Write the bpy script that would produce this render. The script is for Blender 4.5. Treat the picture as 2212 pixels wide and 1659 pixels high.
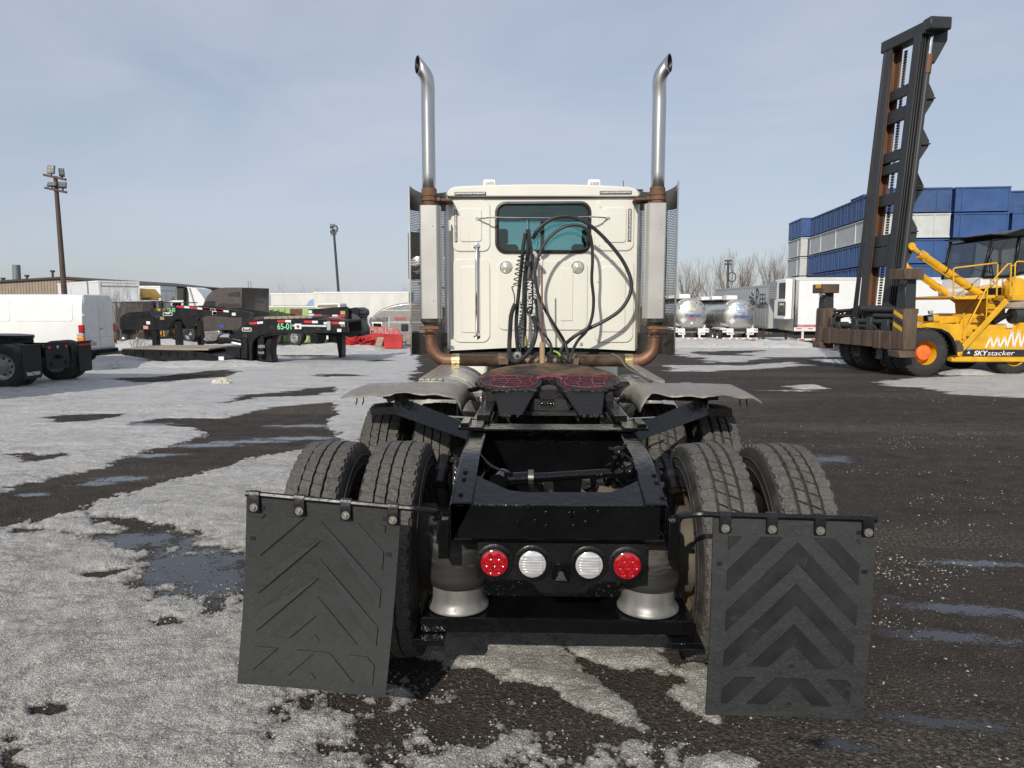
import bpy, bmesh, math, random
import numpy as np
from mathutils import Vector, Matrix, Euler
R_ = math.radians
scene = bpy.context.scene
for o in list(bpy.data.objects): bpy.data.objects.remove(o)

# ------------------------------------------------------------------ camera
CAM = Vector((-0.0985, 0.0, 1.706)); PITCH = 6.31; YAW = 1.77; FPX = 1534.0   # focal length in pixels of a 2212 px wide picture
cd = bpy.data.cameras.new('camera'); cam = bpy.data.objects.new('camera', cd); scene.collection.objects.link(cam)
cd.sensor_fit = 'HORIZONTAL'; cd.sensor_width = 36.0; cd.lens = FPX/2212*36.0
cd.clip_start = 0.05; cd.clip_end = 3000
cam.location = CAM; cam.rotation_euler = (R_(90-PITCH), 0, R_(YAW)); scene.camera = cam

# ------------------------------------------------------------------ sky, sun, exposure
SUN_AZ, SUN_EL = 17.0, 30.0        # light comes from behind the camera on the left
world = bpy.data.worlds.new('World'); scene.world = world; world.use_nodes = True
wn = world.node_tree.nodes; wl = world.node_tree.links; wn.clear()
w_out = wn.new('ShaderNodeOutputWorld'); w_bg = wn.new('ShaderNodeBackground'); w_sky = wn.new('ShaderNodeTexSky')
w_sky.sky_type = 'NISHITA'; w_sky.sun_disc = False; w_sky.sun_elevation = R_(SUN_EL); w_sky.sun_rotation = R_(180+SUN_AZ)
w_sky.altitude = 50; w_sky.air_density = 1.0; w_sky.dust_density = 1.2; w_sky.ozone_density = 1.6
w_tc = wn.new('ShaderNodeTexCoord'); w_mp = wn.new('ShaderNodeMapping'); w_mp.inputs['Scale'].default_value = (1.2, 1.2, 4.2)
w_nz = wn.new('ShaderNodeTexNoise'); w_nz.inputs['Scale'].default_value = 1.7; w_nz.inputs['Detail'].default_value = 7; w_nz.inputs['Roughness'].default_value = .55; w_nz.inputs['Distortion'].default_value = .6
w_rp = wn.new('ShaderNodeValToRGB'); w_rp.color_ramp.elements[0].position = .33; w_rp.color_ramp.elements[0].color = (.50,)*3+(1,); w_rp.color_ramp.elements[1].position = .72; w_rp.color_ramp.elements[1].color = (.88,)*3+(1,)
w_mx = wn.new('ShaderNodeMix'); w_mx.data_type = 'RGBA'
w_mx.inputs[7].default_value = (5.75, 6.2, 7.25, 1)       # thin high cloud
wl.new(w_tc.outputs['Generated'], w_mp.inputs[0]); wl.new(w_mp.outputs[0], w_nz.inputs['Vector']); wl.new(w_nz.outputs['Fac'], w_rp.inputs[0])
wl.new(w_rp.outputs[0], w_mx.inputs[0]); wl.new(w_sky.outputs[0], w_mx.inputs[6]); wl.new(w_mx.outputs[2], w_bg.inputs[0]); wl.new(w_bg.outputs[0], w_out.inputs[0])
w_bg.inputs[1].default_value = 0.10
sd_ = bpy.data.lights.new('sun', 'SUN'); sun = bpy.data.objects.new('sun', sd_); scene.collection.objects.link(sun)
sd_.energy = 3.6; sd_.angle = R_(0.53); sd_.color = (1.0, .94, .85)
a_, e_ = R_(SUN_AZ), R_(SUN_EL)
sun.rotation_euler = Vector((math.sin(a_)*math.cos(e_), math.cos(a_)*math.cos(e_), -math.sin(e_))).to_track_quat('-Z', 'Y').to_euler(); sun.location = (-8, -14, 16)
vs = scene.view_settings; vs.view_transform = 'Standard'; vs.look = 'None'; vs.gamma = 1; vs.exposure = 0.0; vs.use_curve_mapping = False

# ------------------------------------------------------------------ helpers
def ray(px, py):
    v = Vector(((px-1106)/FPX, 1.0, -(py-829.5)/FPX))
    c, s = math.cos(R_(PITCH)), math.sin(R_(PITCH)); v = Vector((v.x, v.y*c+v.z*s, -v.y*s+v.z*c))
    c, s = math.cos(R_(YAW)), math.sin(R_(YAW)); return Vector((v.x*c-v.y*s, v.x*s+v.y*c, v.z))
def atY(px, py, Y):
    d = ray(px, py); return CAM+d*((Y-CAM.y)/d.y)
def atZ(px, py, Z):
    d = ray(px, py); return CAM+d*((Z-CAM.z)/d.z)
def G(y): return -0.021*max(0.0, min(y, 100.0)-6.0)       # the yard falls away gently beyond the truck
def gnd(px, py):
    lo, hi = 1.0, 400.0
    for _ in range(50):
        m = (lo+hi)/2
        if atY(px, py, m).z > G(m): lo = m
        else: hi = m
    return atY(px, py, lo)
def zoom(ox, oy, s): return lambda x, y: ((ox+x/s)/1.852, (oy+y/s)/1.852)
z1 = zoom(1600, 650, 1.9235); z2 = zoom(1300, 1350, 1.2289); z3 = zoom(0, 1050, 2.4578); z4 = zoom(800, 1050, 2.4578); z5 = zoom(2650, 950, 2.9493)
z6 = zoom(3150, 650, 1.8235); zf = zoom(1700, 1650, 1.8438); zm = zoom(3400, 50, 2.2111); gl = zoom(0, 1500, 1.0554); gr = zoom(2700, 1350, .9635)
zh = zoom(1900, 850, 2.5517); zw = zoom(1880, 1420, 3.4563); s3 = zoom(3250, 1050, 3.2527); s2 = zoom(3600, 850, 2.3367)

COL = scene.collection
INFO = {}          # object -> (root location, rotation, coordinates are world coordinates)
def thing(name, label, cat, loc=(0,0,0), rotz=0.0, group=None, world_coords=False):
    o = bpy.data.objects.new(name, None); COL.objects.link(o); o.empty_display_size = .2
    o.location = loc; o.rotation_euler = (0, 0, R_(rotz)); o['label'] = label; o['category'] = cat
    if group: o['group'] = group
    INFO[o.name] = (Vector(loc), R_(rotz), world_coords)
    return o
def tag(o, label, cat, group=None):
    o['label'] = label; o['category'] = cat
    if group: o['group'] = group
    return o
def on(px, py, root, yl):
    loc, rz, w = INFO[root.name]; M = Matrix.Rotation(-rz, 3, 'Z'); c = M@(CAM-loc); d = M@ray(px, py)
    p = c+d*((yl-c.y)/d.y); return (p.x, p.z)
def onx(px, py, root, xl):
    loc, rz, w = INFO[root.name]; M = Matrix.Rotation(-rz, 3, 'Z'); c = M@(CAM-loc); d = M@ray(px, py)
    p = c+d*((xl-c.x)/d.x); return (p.y, p.z)

class MB:
    def __init__(s): s.v = []; s.f = []
    def add(s, vs, fs):
        b = len(s.v); s.v += [tuple(v) for v in vs]; s.f += [tuple(b+i for i in f) for f in fs]; return s
    def box(s, x0, x1, y0, y1, z0, z1):
        return s.add([(x, y, z) for z in (z0, z1) for y in (y0, y1) for x in (x0, x1)], [(0,2,3,1),(4,5,7,6),(0,1,5,4),(2,6,7,3),(0,4,6,2),(1,3,7,5)])
    def prism(s, pts, axis, a, b):
        n = len(pts)
        def P(p, t):
            if axis == 'y': return (p[0], t, p[1])
            if axis == 'x': return (t, p[0], p[1])
            return (p[0], p[1], t)
        return s.add([P(p, a) for p in pts]+[P(p, b) for p in pts], [tuple(range(n)), tuple(range(2*n-1, n-1, -1))]+[(i, n+i, n+(i+1) % n, (i+1) % n) for i in range(n)])
    def loft(s, secs, closed=True, caps=True):
        n = len(secs[0]); vs = [p for q in secs for p in q]; fs = []
        for k in range(len(secs)-1):
            for i in range(n if closed else n-1):
                j = (i+1) % n; fs.append((k*n+i, k*n+j, (k+1)*n+j, (k+1)*n+i))
        if caps and closed: fs += [tuple(range(n)), tuple(range((len(secs)-1)*n, len(secs)*n))]
        return s.add(vs, fs)
    def tube(s, path, r, n=8, caps=True, closed=False):
        P = [Vector(p) for p in path]; m = len(P); secs = []
        rs = r if isinstance(r, (list, tuple)) else [r]*m
        t0 = (P[1]-P[0]).normalized(); u = t0.orthogonal().normalized()
        for i in range(m):
            if closed: t = (P[(i+1) % m]-P[i-1]).normalized()
            else: t = (P[min(i+1, m-1)]-P[max(i-1, 0)]).normalized()
            u = (u-t*u.dot(t)).normalized(); w = t.cross(u)
            secs.append([P[i]+(u*math.cos(2*math.pi*k/n)+w*math.sin(2*math.pi*k/n))*rs[i] for k in range(n)])
        if closed: secs.append(secs[0]); caps = False
        return s.loft(secs, True, caps)
    def lathe(s, prof, c, axis='x', n=24, a0=0.0, a1=2*math.pi, caps=False):
        full = abs(a1-a0-2*math.pi) < 1e-6; secs = []
        for k in range(n+(0 if full else 1)):
            a = a0+(a1-a0)*k/n; ca, sa = math.cos(a), math.sin(a); sec = []
            for r, h in prof:
                if axis == 'x': sec.append((c[0]+h, c[1]+r*ca, c[2]+r*sa))
                elif axis == 'y': sec.append((c[0]+r*ca, c[1]+h, c[2]+r*sa))
                else: sec.append((c[0]+r*ca, c[1]+r*sa, c[2]+h))
            secs.append(sec)
        if full: secs.append(secs[0])
        return s.loft(secs, False, False)
    def cyl(s, p, q, r, n=12, r2=None): return s.tube([p, q], [r, r if r2 is None else r2], n)
    def bar(s, p, q, w, h, up=(0,0,1)):
        p, q = Vector(p), Vector(q); t = (q-p).normalized(); u = Vector(up); sd = t.cross(u)
        if sd.length < 1e-4: sd = t.orthogonal()
        sd = sd.normalized(); u = sd.cross(t).normalized()
        return s.loft([[c+sd*a*w/2+u*b*h/2 for a, b in ((-1,-1),(1,-1),(1,1),(-1,1))] for c in (p, q)])
    def ball(s, c, r, n=10, m=6, sc=(1,1,1)):
        secs = [[(c[0]+sc[0]*r*math.sin(math.pi*j/m)*math.cos(2*math.pi*i/n), c[1]+sc[1]*r*math.sin(math.pi*j/m)*math.sin(2*math.pi*i/n), c[2]+sc[2]*r*math.cos(math.pi*j/m)) for i in range(n)] for j in range(m+1)]
        return s.loft(secs, True, False)

def arc_path(pts, step=6):          # Catmull-Rom through points
    P = [Vector(p) for p in pts]; out = []
    for i in range(len(P)-1):
        a, b, c, d = P[max(i-1, 0)], P[i], P[i+1], P[min(i+2, len(P)-1)]
        for k in range(step):
            t = k/step; out.append(.5*((2*b)+(c-a)*t+(2*a-5*b+4*c-d)*t*t+(3*b-a-3*c+d)*t**3))
    return out+[P[-1]]
def rrect(x0, x1, y0, y1, r, n=5):
    out = []
    for cx, cy, a in ((x1-r, y1-r, 0), (x0+r, y1-r, 90), (x0+r, y0+r, 180), (x1-r, y0+r, 270)):
        for k in range(n+1):
            t = R_(a+90*k/n); out.append((cx+r*math.cos(t), cy+r*math.sin(t)))
    return out
def top_of(o):
    while o.parent: o = o.parent
    return o
def link(name, me, m, parent, at=None):
    o = bpy.data.objects.new(name, me); COL.objects.link(o)
    if m and not me.materials: me.materials.append(M[m])
    if parent is not None:
        o.parent = parent
        if at is not None:
            loc, rz, w = INFO[top_of(parent).name]; a = Vector(at)
            if w: a = a-loc
            o.location = a
    elif at is not None: o.location = at
    return o
def build(mb, name, m, parent=None, bevel=0, smooth=35, at=None, kind=None, seg=1):
    vs = mb.v
    if parent is not None and at is None:
        loc, rz, w = INFO[top_of(parent).name]
        if w: vs = [(x-loc.x, y-loc.y, z-loc.z) for x, y, z in vs]
    me = bpy.data.meshes.new(name); me.from_pydata(vs, [], mb.f)
    bm = bmesh.new(); bm.from_mesh(me); bmesh.ops.remove_doubles(bm, verts=bm.verts, dist=1e-5); bmesh.ops.recalc_face_normals(bm, faces=bm.faces); bm.to_mesh(me); bm.free()
    o = link(name, me, m, parent, at)
    if smooth:
        me.shade_smooth(); me.set_sharp_from_angle(angle=R_(smooth))
    if bevel:
        b = o.modifiers.new('bevel', 'BEVEL'); b.width = bevel; b.segments = seg; b.limit_method = 'ANGLE'; b.angle_limit = R_(40)
    if kind: o['kind'] = kind
    return o
def again(src, parent, at=(0,0,0), rot=None):
    o = src.copy(); COL.objects.link(o); o.parent = parent; loc, rz, w = INFO[top_of(parent).name]
    o.location = (Vector(at)-loc) if w else at
    if rot: o.rotation_euler = rot
    return o
def text(s, size, m, parent, at, rot=(90,0,0), depth=.003, name='lettering', shear=0.0, sx=1.0, bold=0.0, align='LEFT'):
    cu = bpy.data.curves.new('t', 'FONT'); cu.body = s; cu.size = size; cu.extrude = depth; cu.shear = shear; cu.offset = bold; cu.align_x = align
    to = bpy.data.objects.new('t', cu); COL.objects.link(to); dg = bpy.context.evaluated_depsgraph_get()
    me = bpy.data.meshes.new_from_object(to.evaluated_get(dg)); bpy.data.objects.remove(to); me.name = name
    me.materials.clear(); o = link(name, me, m, parent, at); o.rotation_euler = [R_(a) for a in rot]; o.scale = (sx, 1, 1); return o

# ------------------------------------------------------------------ materials
M = {}
def mat(name, col, rough=.5, metal=0.0, var=.12, scale=6.0, bump=0.0, bscale=60.0, dirt=None, damt=.5, dscale=3.0, coat=0.0, spec=.5, rvar=.1, stretch=(1,1,1), bdist=.01):
    m = bpy.data.materials.new(name); m.use_nodes = True; M[name] = m; nt = m.node_tree; N, L = nt.nodes, nt.links
    p = N['Principled BSDF']; p.inputs['Metallic'].default_value = metal; p.inputs['Coat Weight'].default_value = coat; p.inputs['Coat Roughness'].default_value = .05; p.inputs['Specular IOR Level'].default_value = spec
    tc = N.new('ShaderNodeTexCoord'); mp = N.new('ShaderNodeMapping'); mp.inputs['Scale'].default_value = stretch; L.new(tc.outputs['Object'], mp.inputs[0])
    nz = N.new('ShaderNodeTexNoise'); nz.inputs['Scale'].default_value = scale; nz.inputs['Detail'].default_value = 5; L.new(mp.outputs[0], nz.inputs['Vector'])
    mr = N.new('ShaderNodeMapRange'); mr.inputs['From Min'].default_value = .3; mr.inputs['From Max'].default_value = .7; mr.inputs['To Min'].default_value = 1-var; mr.inputs['To Max'].default_value = 1+var; L.new(nz.outputs['Fac'], mr.inputs[0])
    mu = N.new('ShaderNodeVectorMath'); mu.operation = 'SCALE'; mu.inputs[0].default_value = col; L.new(mr.outputs[0], mu.inputs['Scale']); src = mu.outputs[0]
    r2 = N.new('ShaderNodeMapRange'); r2.inputs['From Min'].default_value = .3; r2.inputs['From Max'].default_value = .7; r2.inputs['To Min'].default_value = max(.02, rough-rvar); r2.inputs['To Max'].default_value = min(1, rough+rvar); L.new(nz.outputs['Fac'], r2.inputs[0]); rsrc = r2.outputs[0]
    if dirt:
        dn = N.new('ShaderNodeTexNoise'); dn.inputs['Scale'].default_value = dscale; dn.inputs['Detail'].default_value = 8; dn.inputs['Roughness'].default_value = .68; L.new(mp.outputs[0], dn.inputs['Vector'])
        dr = N.new('ShaderNodeMapRange'); dr.inputs['From Min'].default_value = 1-.62*damt-.1; dr.inputs['From Max'].default_value = 1-.62*damt+.1; L.new(dn.outputs['Fac'], dr.inputs[0])
        mx = N.new('ShaderNodeMix'); mx.data_type = 'RGBA'; mx.inputs[7].default_value = tuple(dirt)+(1,); L.new(dr.outputs[0], mx.inputs[0]); L.new(src, mx.inputs[6]); src = mx.outputs[2]
        m2 = N.new('ShaderNodeMix'); m2.inputs[3].default_value = .85; L.new(dr.outputs[0], m2.inputs[0]); L.new(rsrc, m2.inputs[2]); rsrc = m2.outputs[0]
        if metal > .3:
            m3 = N.new('ShaderNodeMix'); m3.inputs[2].default_value = metal; m3.inputs[3].default_value = .1; L.new(dr.outputs[0], m3.inputs[0]); L.new(m3.outputs[0], p.inputs['Metallic'])
    L.new(src, p.inputs['Base Color']); L.new(rsrc, p.inputs['Roughness'])
    if bump:
        bn = N.new('ShaderNodeTexNoise'); bn.inputs['Scale'].default_value = bscale; bn.inputs['Detail'].default_value = 4; L.new(mp.outputs[0], bn.inputs['Vector'])
        bp = N.new('ShaderNodeBump'); bp.inputs['Strength'].default_value = bump; bp.inputs['Distance'].default_value = bdist; L.new(bn.outputs['Fac'], bp.inputs['Height']); L.new(bp.outputs[0], p.inputs['Normal'])
    return m
def glassy(name, tint, refl=.12, rough=0.02):
    m = bpy.data.materials.new(name); m.use_nodes = True; M[name] = m; N, L = m.node_tree.nodes, m.node_tree.links; N.clear()
    o = N.new('ShaderNodeOutputMaterial'); t = N.new('ShaderNodeBsdfTransparent'); t.inputs[0].default_value = tuple(tint)+(1,); g = N.new('ShaderNodeBsdfGlossy'); g.inputs['Roughness'].default_value = rough
    fr = N.new('ShaderNodeFresnel'); fr.inputs[0].default_value = 1.5; ad = N.new('ShaderNodeMath'); ad.operation = 'MULTIPLY_ADD'; ad.inputs[1].default_value = 1.0; ad.inputs[2].default_value = refl-.04; ad.use_clamp = True
    mx = N.new('ShaderNodeMixShader'); L.new(fr.outputs[0], ad.inputs[0]); L.new(ad.outputs[0], mx.inputs[0]); L.new(t.outputs[0], mx.inputs[1]); L.new(g.outputs[0], mx.inputs[2]); L.new(mx.outputs[0], o.inputs[0])
mat('cab_white', (.70,.685,.61), .30, var=.03, scale=3, coat=.5, dirt=(.50,.45,.36), damt=.40, dscale=3.0, rvar=.05, stretch=(1,1,.35))
mat('seal_black', (.012,.012,.013), .45, var=.1)
mat('gloss_black', (.0040,.0042,.0048), .13, var=.3, coat=0.0, spec=.36, bump=.25, bscale=28, bdist=.012, rvar=.05)
mat('satin_black', (.0065,.0067,.0072), .36, var=.3, bump=.2, bscale=50, spec=.35)
mat('flap_chevron', (.0172,.0186,.0194), .5, spec=.35, var=.2, scale=9, bump=.15, bscale=200, dirt=(.045,.045,.043), damt=.50, dscale=22, bdist=.003)
mat('bolt_zinc', (.40,.39,.35), .4, .8, var=.2, scale=60)
mat('flap_rubber', (.022,.0238,.0248), .55, var=.2, scale=9, bump=.45, bscale=330, dirt=(.055,.055,.053), damt=.62, dscale=60, bdist=.004, stretch=(1,1,2.2))
mat('tread_rubber', (.066,.061,.055), .85, var=.35, scale=14, bump=.5, bscale=180, dirt=(.125,.115,.10), damt=.72, dscale=75, bdist=.004)
mat('side_rubber', (.030,.028,.025), .75, var=.3, scale=10, bump=.2, bscale=90, dirt=(.085,.078,.068), damt=.62, dscale=5)
mat('rim_tan', (.21,.155,.085), .75, var=.35, scale=7, dirt=(.05,.035,.02), damt=.6, dscale=5)
mat('rim_steel', (.42,.42,.41), .35, .8, var=.2, dirt=(.12,.10,.08), damt=.5)
mat('dark_under', (.012,.0118,.0115), .6, var=.5, scale=9, bump=.4, bscale=40, dirt=(.035,.028,.02), damt=.5, dscale=8)
mat('axle_dirt', (.10,.085,.065), .8, var=.4, scale=9, bump=.4, bscale=50)
mat('aluminium', (.50,.485,.44), .32, .8, var=.12, scale=8, dirt=(.30,.24,.18), damt=.50, dscale=4, stretch=(1,4,1), bump=.1, bscale=20)
mat('fender_alu', (.27,.24,.205), .42, .45, var=.15, scale=7, dirt=(.24,.185,.14), damt=.66, dscale=3.5, stretch=(3,1,1), bump=.35, bscale=5, bdist=.02)
mat('chrome', (.80,.80,.80), .09, 1.0, var=.05, rvar=.04)
mat('stack_steel', (.52,.52,.50), .26, .95, var=.10, scale=5, stretch=(1,1,.25), rvar=.06)
mat('stack_rust', (.16,.085,.05), .75, .2, var=.4, scale=12, bump=.3, bscale=70)
mat('copper_pipe', (.19,.10,.065), .5, .55, var=.45, scale=5, dirt=(.075,.042,.028), damt=.58, dscale=6)
mat('flex_pipe', (.17,.12,.085), .55, .7, var=.35, scale=9, dirt=(.06,.04,.03), damt=.5, dscale=9)
mat('muffler_cover', (.46,.45,.425), .42, .35, var=.05, scale=3, dirt=(.30,.26,.20), damt=.36)
mat('shield_chrome', (.60,.60,.57), .16, 1.0, var=.05)
mat('shield_dull', (.22,.21,.19), .35, .9, var=.2)
mat('hose_rubber', (.018,.0175,.017), .5, var=.3, bump=.25, bscale=60)
mat('hose_green', (.010,.035,.030), .35, var=.2)
mat('cable_green', (.25,.42,.05), .5)
mat('sleeve', (.032,.027,.027), .6, var=.2)
mat('plate_brown', (.17,.095,.045), .6, .3, var=.35, scale=9, dirt=(.022,.020,.019), damt=.80, dscale=5, bump=.25, bscale=40)
mat('grease_dark', (.013,.012,.012), .55, var=.3, bump=.5, bscale=40, spec=.3)
mat('grease_red', (.14,.010,.026), .4, var=.35, scale=40, coat=.1, bump=.5, bscale=120)
mat('wood', (.33,.23,.12), .75, var=.3, scale=10, stretch=(1,1,.2), dirt=(.10,.06,.03), damt=.5, dscale=7)
mat('bag_rubber', (.022,.0215,.021), .6, var=.25, dirt=(.14,.122,.10), damt=.60, dscale=4.5, stretch=(.6,.6,3.5))
mat('piston_white', (.25,.245,.23), .45, .5, var=.25, scale=14, dirt=(.06,.055,.05), damt=.56, dscale=16, stretch=(1,1,.5))
mat('lens_red', (.36,.004,.010), .12, var=.3, scale=60, coat=1.0)
mat('lens_clear', (.62,.62,.62), .15, .35, var=.25, scale=50, coat=1.0, stretch=(.3,1,3))
mat('lamp_glass', (.55,.56,.46), .15, .3, var=.25, scale=70, coat=1.0)
mat('reflector', (.42,.42,.43), .35, .3, var=.4, scale=60)
mat('white_plain', (.78,.78,.76), .4, var=.05, dirt=(.5,.48,.43), damt=.3, dscale=2)
mat('white_dirty', (.66,.65,.60), .5, var=.08, scale=1.2, dirt=(.40,.37,.31), damt=.42, dscale=1.1, stretch=(1,1,.3))
mat('letter_white', (.75,.75,.72), .5, var=.15, scale=30)
mat('letter_green', (.25,.70,.35), .5)
mat('letter_black', (.02,.024,.026), .5)
mat('letter_blue', (.05,.10,.35), .4)
mat('letter_red', (.55,.05,.05), .5)
mat('red_paint', (.40,.018,.018), .5, var=.25, scale=2, dirt=(.13,.05,.03), damt=.48, dscale=2.2, bump=.15, bscale=9)
mat('red_faded', (.50,.13,.12), .6, var=.3, scale=3)
mat('pink_board', (.62,.26,.25), .6, var=.25, scale=6)
mat('taupe', (.125,.105,.095), .30, .45, var=.06, scale=2, coat=.6)
mat('taupe_dark', (.045,.036,.034), .5, var=.15)
mat('silver_grey', (.30,.295,.28), .35, .3, var=.06, coat=.4, dirt=(.20,.19,.17), damt=.4)
mat('lime_box', (.36,.50,.20), .55, var=.15, dirt=(.16,.08,.03), damt=.42, dscale=.9)
mat('plate_wood', (.30,.25,.19), .8, var=.35, scale=3, stretch=(.3,3,1))
mat('lowboy_black', (.0065,.007,.008), .42, spec=.3, var=.3, scale=3, dirt=(.045,.042,.038), damt=.42, dscale=2)
mat('building_tan', (.30,.245,.185), .65, var=.12, scale=1)
mat('roof_dark', (.04,.036,.034), .6)
mat('pole_brown', (.075,.048,.034), .65, var=.3, scale=3, dirt=(.14,.08,.05), damt=.45, dscale=4)
mat('pole_grey', (.035,.042,.044), .5, var=.2)
mat('lamp_panel', (.16,.175,.18), .5, 0, var=.1)
mat('yellow', (.70,.385,.018), .45, var=.16, scale=3, coat=.2, dirt=(.16,.075,.022), damt=.46, dscale=2.6)
mat('yellow_far', (.70,.40,.03), .5, var=.1)
mat('orange_hub', (.80,.17,.03), .5, var=.12, dirt=(.25,.06,.02), damt=.35, dscale=9)
mat('mast_grey', (.040,.042,.043), .50, .2, var=.25, scale=2, dirt=(.085,.06,.04), damt=.38, dscale=2.2, stretch=(1,1,.25))
mat('mast_rust', (.15,.075,.04), .7, .2, var=.45, scale=3, dirt=(.035,.028,.024), damt=.5, dscale=2.5, stretch=(1,1,.15))
mat('spreader_rust', (.105,.072,.05), .75, .1, var=.4, scale=2.5, dirt=(.035,.027,.022), damt=.56, dscale=3.0, stretch=(2,2,.35), bump=.2, bscale=20)
mat('chain', (.12,.09,.05), .6, .5, var=.4, scale=15)
mat('tyre_big', (.028,.0275,.027), .8, var=.3, scale=4, bump=.3, bscale=25, dirt=(.075,.07,.062), damt=.52, dscale=3)
mat('container_blue', (.032,.085,.235), .5, var=.14, scale=1, dirt=(.06,.11,.24), damt=.42, dscale=.6, coat=.1)
mat('container_rusty', (.035,.08,.20), .55, var=.2, scale=1, dirt=(.15,.055,.025), damt=.47, dscale=.42, stretch=(1,1,2.2))
mat('container_white', (.52,.54,.52), .55, var=.1, scale=1, dirt=(.34,.33,.29), damt=.42, dscale=.6)
mat('rust', (.16,.07,.04), .8, var=.4, scale=3)
mat('trailer_white', (.75,.76,.76), .35, var=.04, scale=1, dirt=(.55,.55,.53), damt=.35, dscale=.7, coat=.2)
mat('tank_steel', (.66,.645,.60), .27, .85, var=.06, scale=2, rvar=.05)
mat('bark', (.12,.095,.075), .85, var=.25, scale=4)
mat('twig', (.19,.155,.13), .85, var=.3, scale=2)
mat('tail_red', (.45,.01,.012), .2, coat=.8, var=.1)
mat('tail_orange', (.75,.22,.01), .2, coat=.8)
mat('seat', (.02,.021,.022), .7)
mat('strip_red', (.50,.02,.03), .4, var=.1)
mat('strip_white', (.72,.72,.72), .4, var=.1)
glassy('glass_teal', (.50,.74,.73), .06); glassy('glass_clear', (.80,.88,.88), .08); glassy('glass_dark', (.12,.14,.15), .16); glassy('glass_smoke', (.42,.46,.46), .12)
mat('van_white', (.74,.745,.72), .32, var=.03, scale=2, coat=.3, dirt=(.50,.48,.42), damt=.32, dscale=1.4)
mat('shield_dull2', (.20,.215,.21), .5, .3, var=.12)
mat('letter_blue2', (.25,.38,.65), .5)
mat('letter_faded', (.42,.30,.26), .6, var=.45, scale=5)
mat('trailer_grey', (.42,.435,.44), .4, .15, var=.05, scale=1, dirt=(.34,.34,.33), damt=.4, dscale=.8)
mat('band_red', (.50,.20,.20), .5, var=.3, scale=5)
mat('snow_dirty', (.50,.47,.40), .9, var=.35, scale=14, bump=.8, bscale=60, dirt=(.22,.19,.14), damt=.55, dscale=18)
# ------------------------------------------------------------------ ground: asphalt yard, melting snow
def hash2(i, j, s):
    h = (i*374761393+j*668265263+s*1442695041) & 0xffffffff
    h = ((h ^ (h >> 13))*1274126177) & 0xffffffff
    return ((h ^ (h >> 16)) & 0xffffff)/float(0xffffff)
def vnoise(x, y, s):
    i = np.floor(x).astype(np.int64); j = np.floor(y).astype(np.int64); fx = x-i; fy = y-j
    fx = fx*fx*(3-2*fx); fy = fy*fy*(3-2*fy)
    a = hash2(i, j, s); b = hash2(i+1, j, s); c = hash2(i, j+1, s); d = hash2(i+1, j+1, s)
    return (a*(1-fx)+b*fx)*(1-fy)+(c*(1-fx)+d*fx)*fy
def fbm(x, y, s, o=4, g=.5):
    t = np.zeros_like(x); a = 1.0; n = 0.0
    for k in range(o):
        t += a*(vnoise(x*2**k+17.3*k, y*2**k-9.1*k, s+k)-.5); n += a; a *= g
    return t/n*2
def poly_sd(x, y, P):          # signed distance, positive inside
    P = np.array(P); d = np.full(x.shape, 1e9); ins = np.zeros(x.shape, bool)
    for k in range(len(P)):
        a = P[k]; b = P[(k+1) % len(P)]; e = b-a; wx = x-a[0]; wy = y-a[1]
        t = np.clip((wx*e[0]+wy*e[1])/(e@e+1e-12), 0, 1); d = np.minimum(d, (wx-e[0]*t)**2+(wy-e[1]*t)**2)
        c = ((a[1] <= y) & (b[1] > y)) | ((b[1] <= y) & (a[1] > y))
        xi = a[0]+(y-a[1])/(e[1] if abs(e[1]) > 1e-9 else 1e-9)*e[0]; ins ^= c & (x < xi)
    d = np.sqrt(d); return np.where(ins, d, -d)
D = lambda x, y: (x, y)
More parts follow.
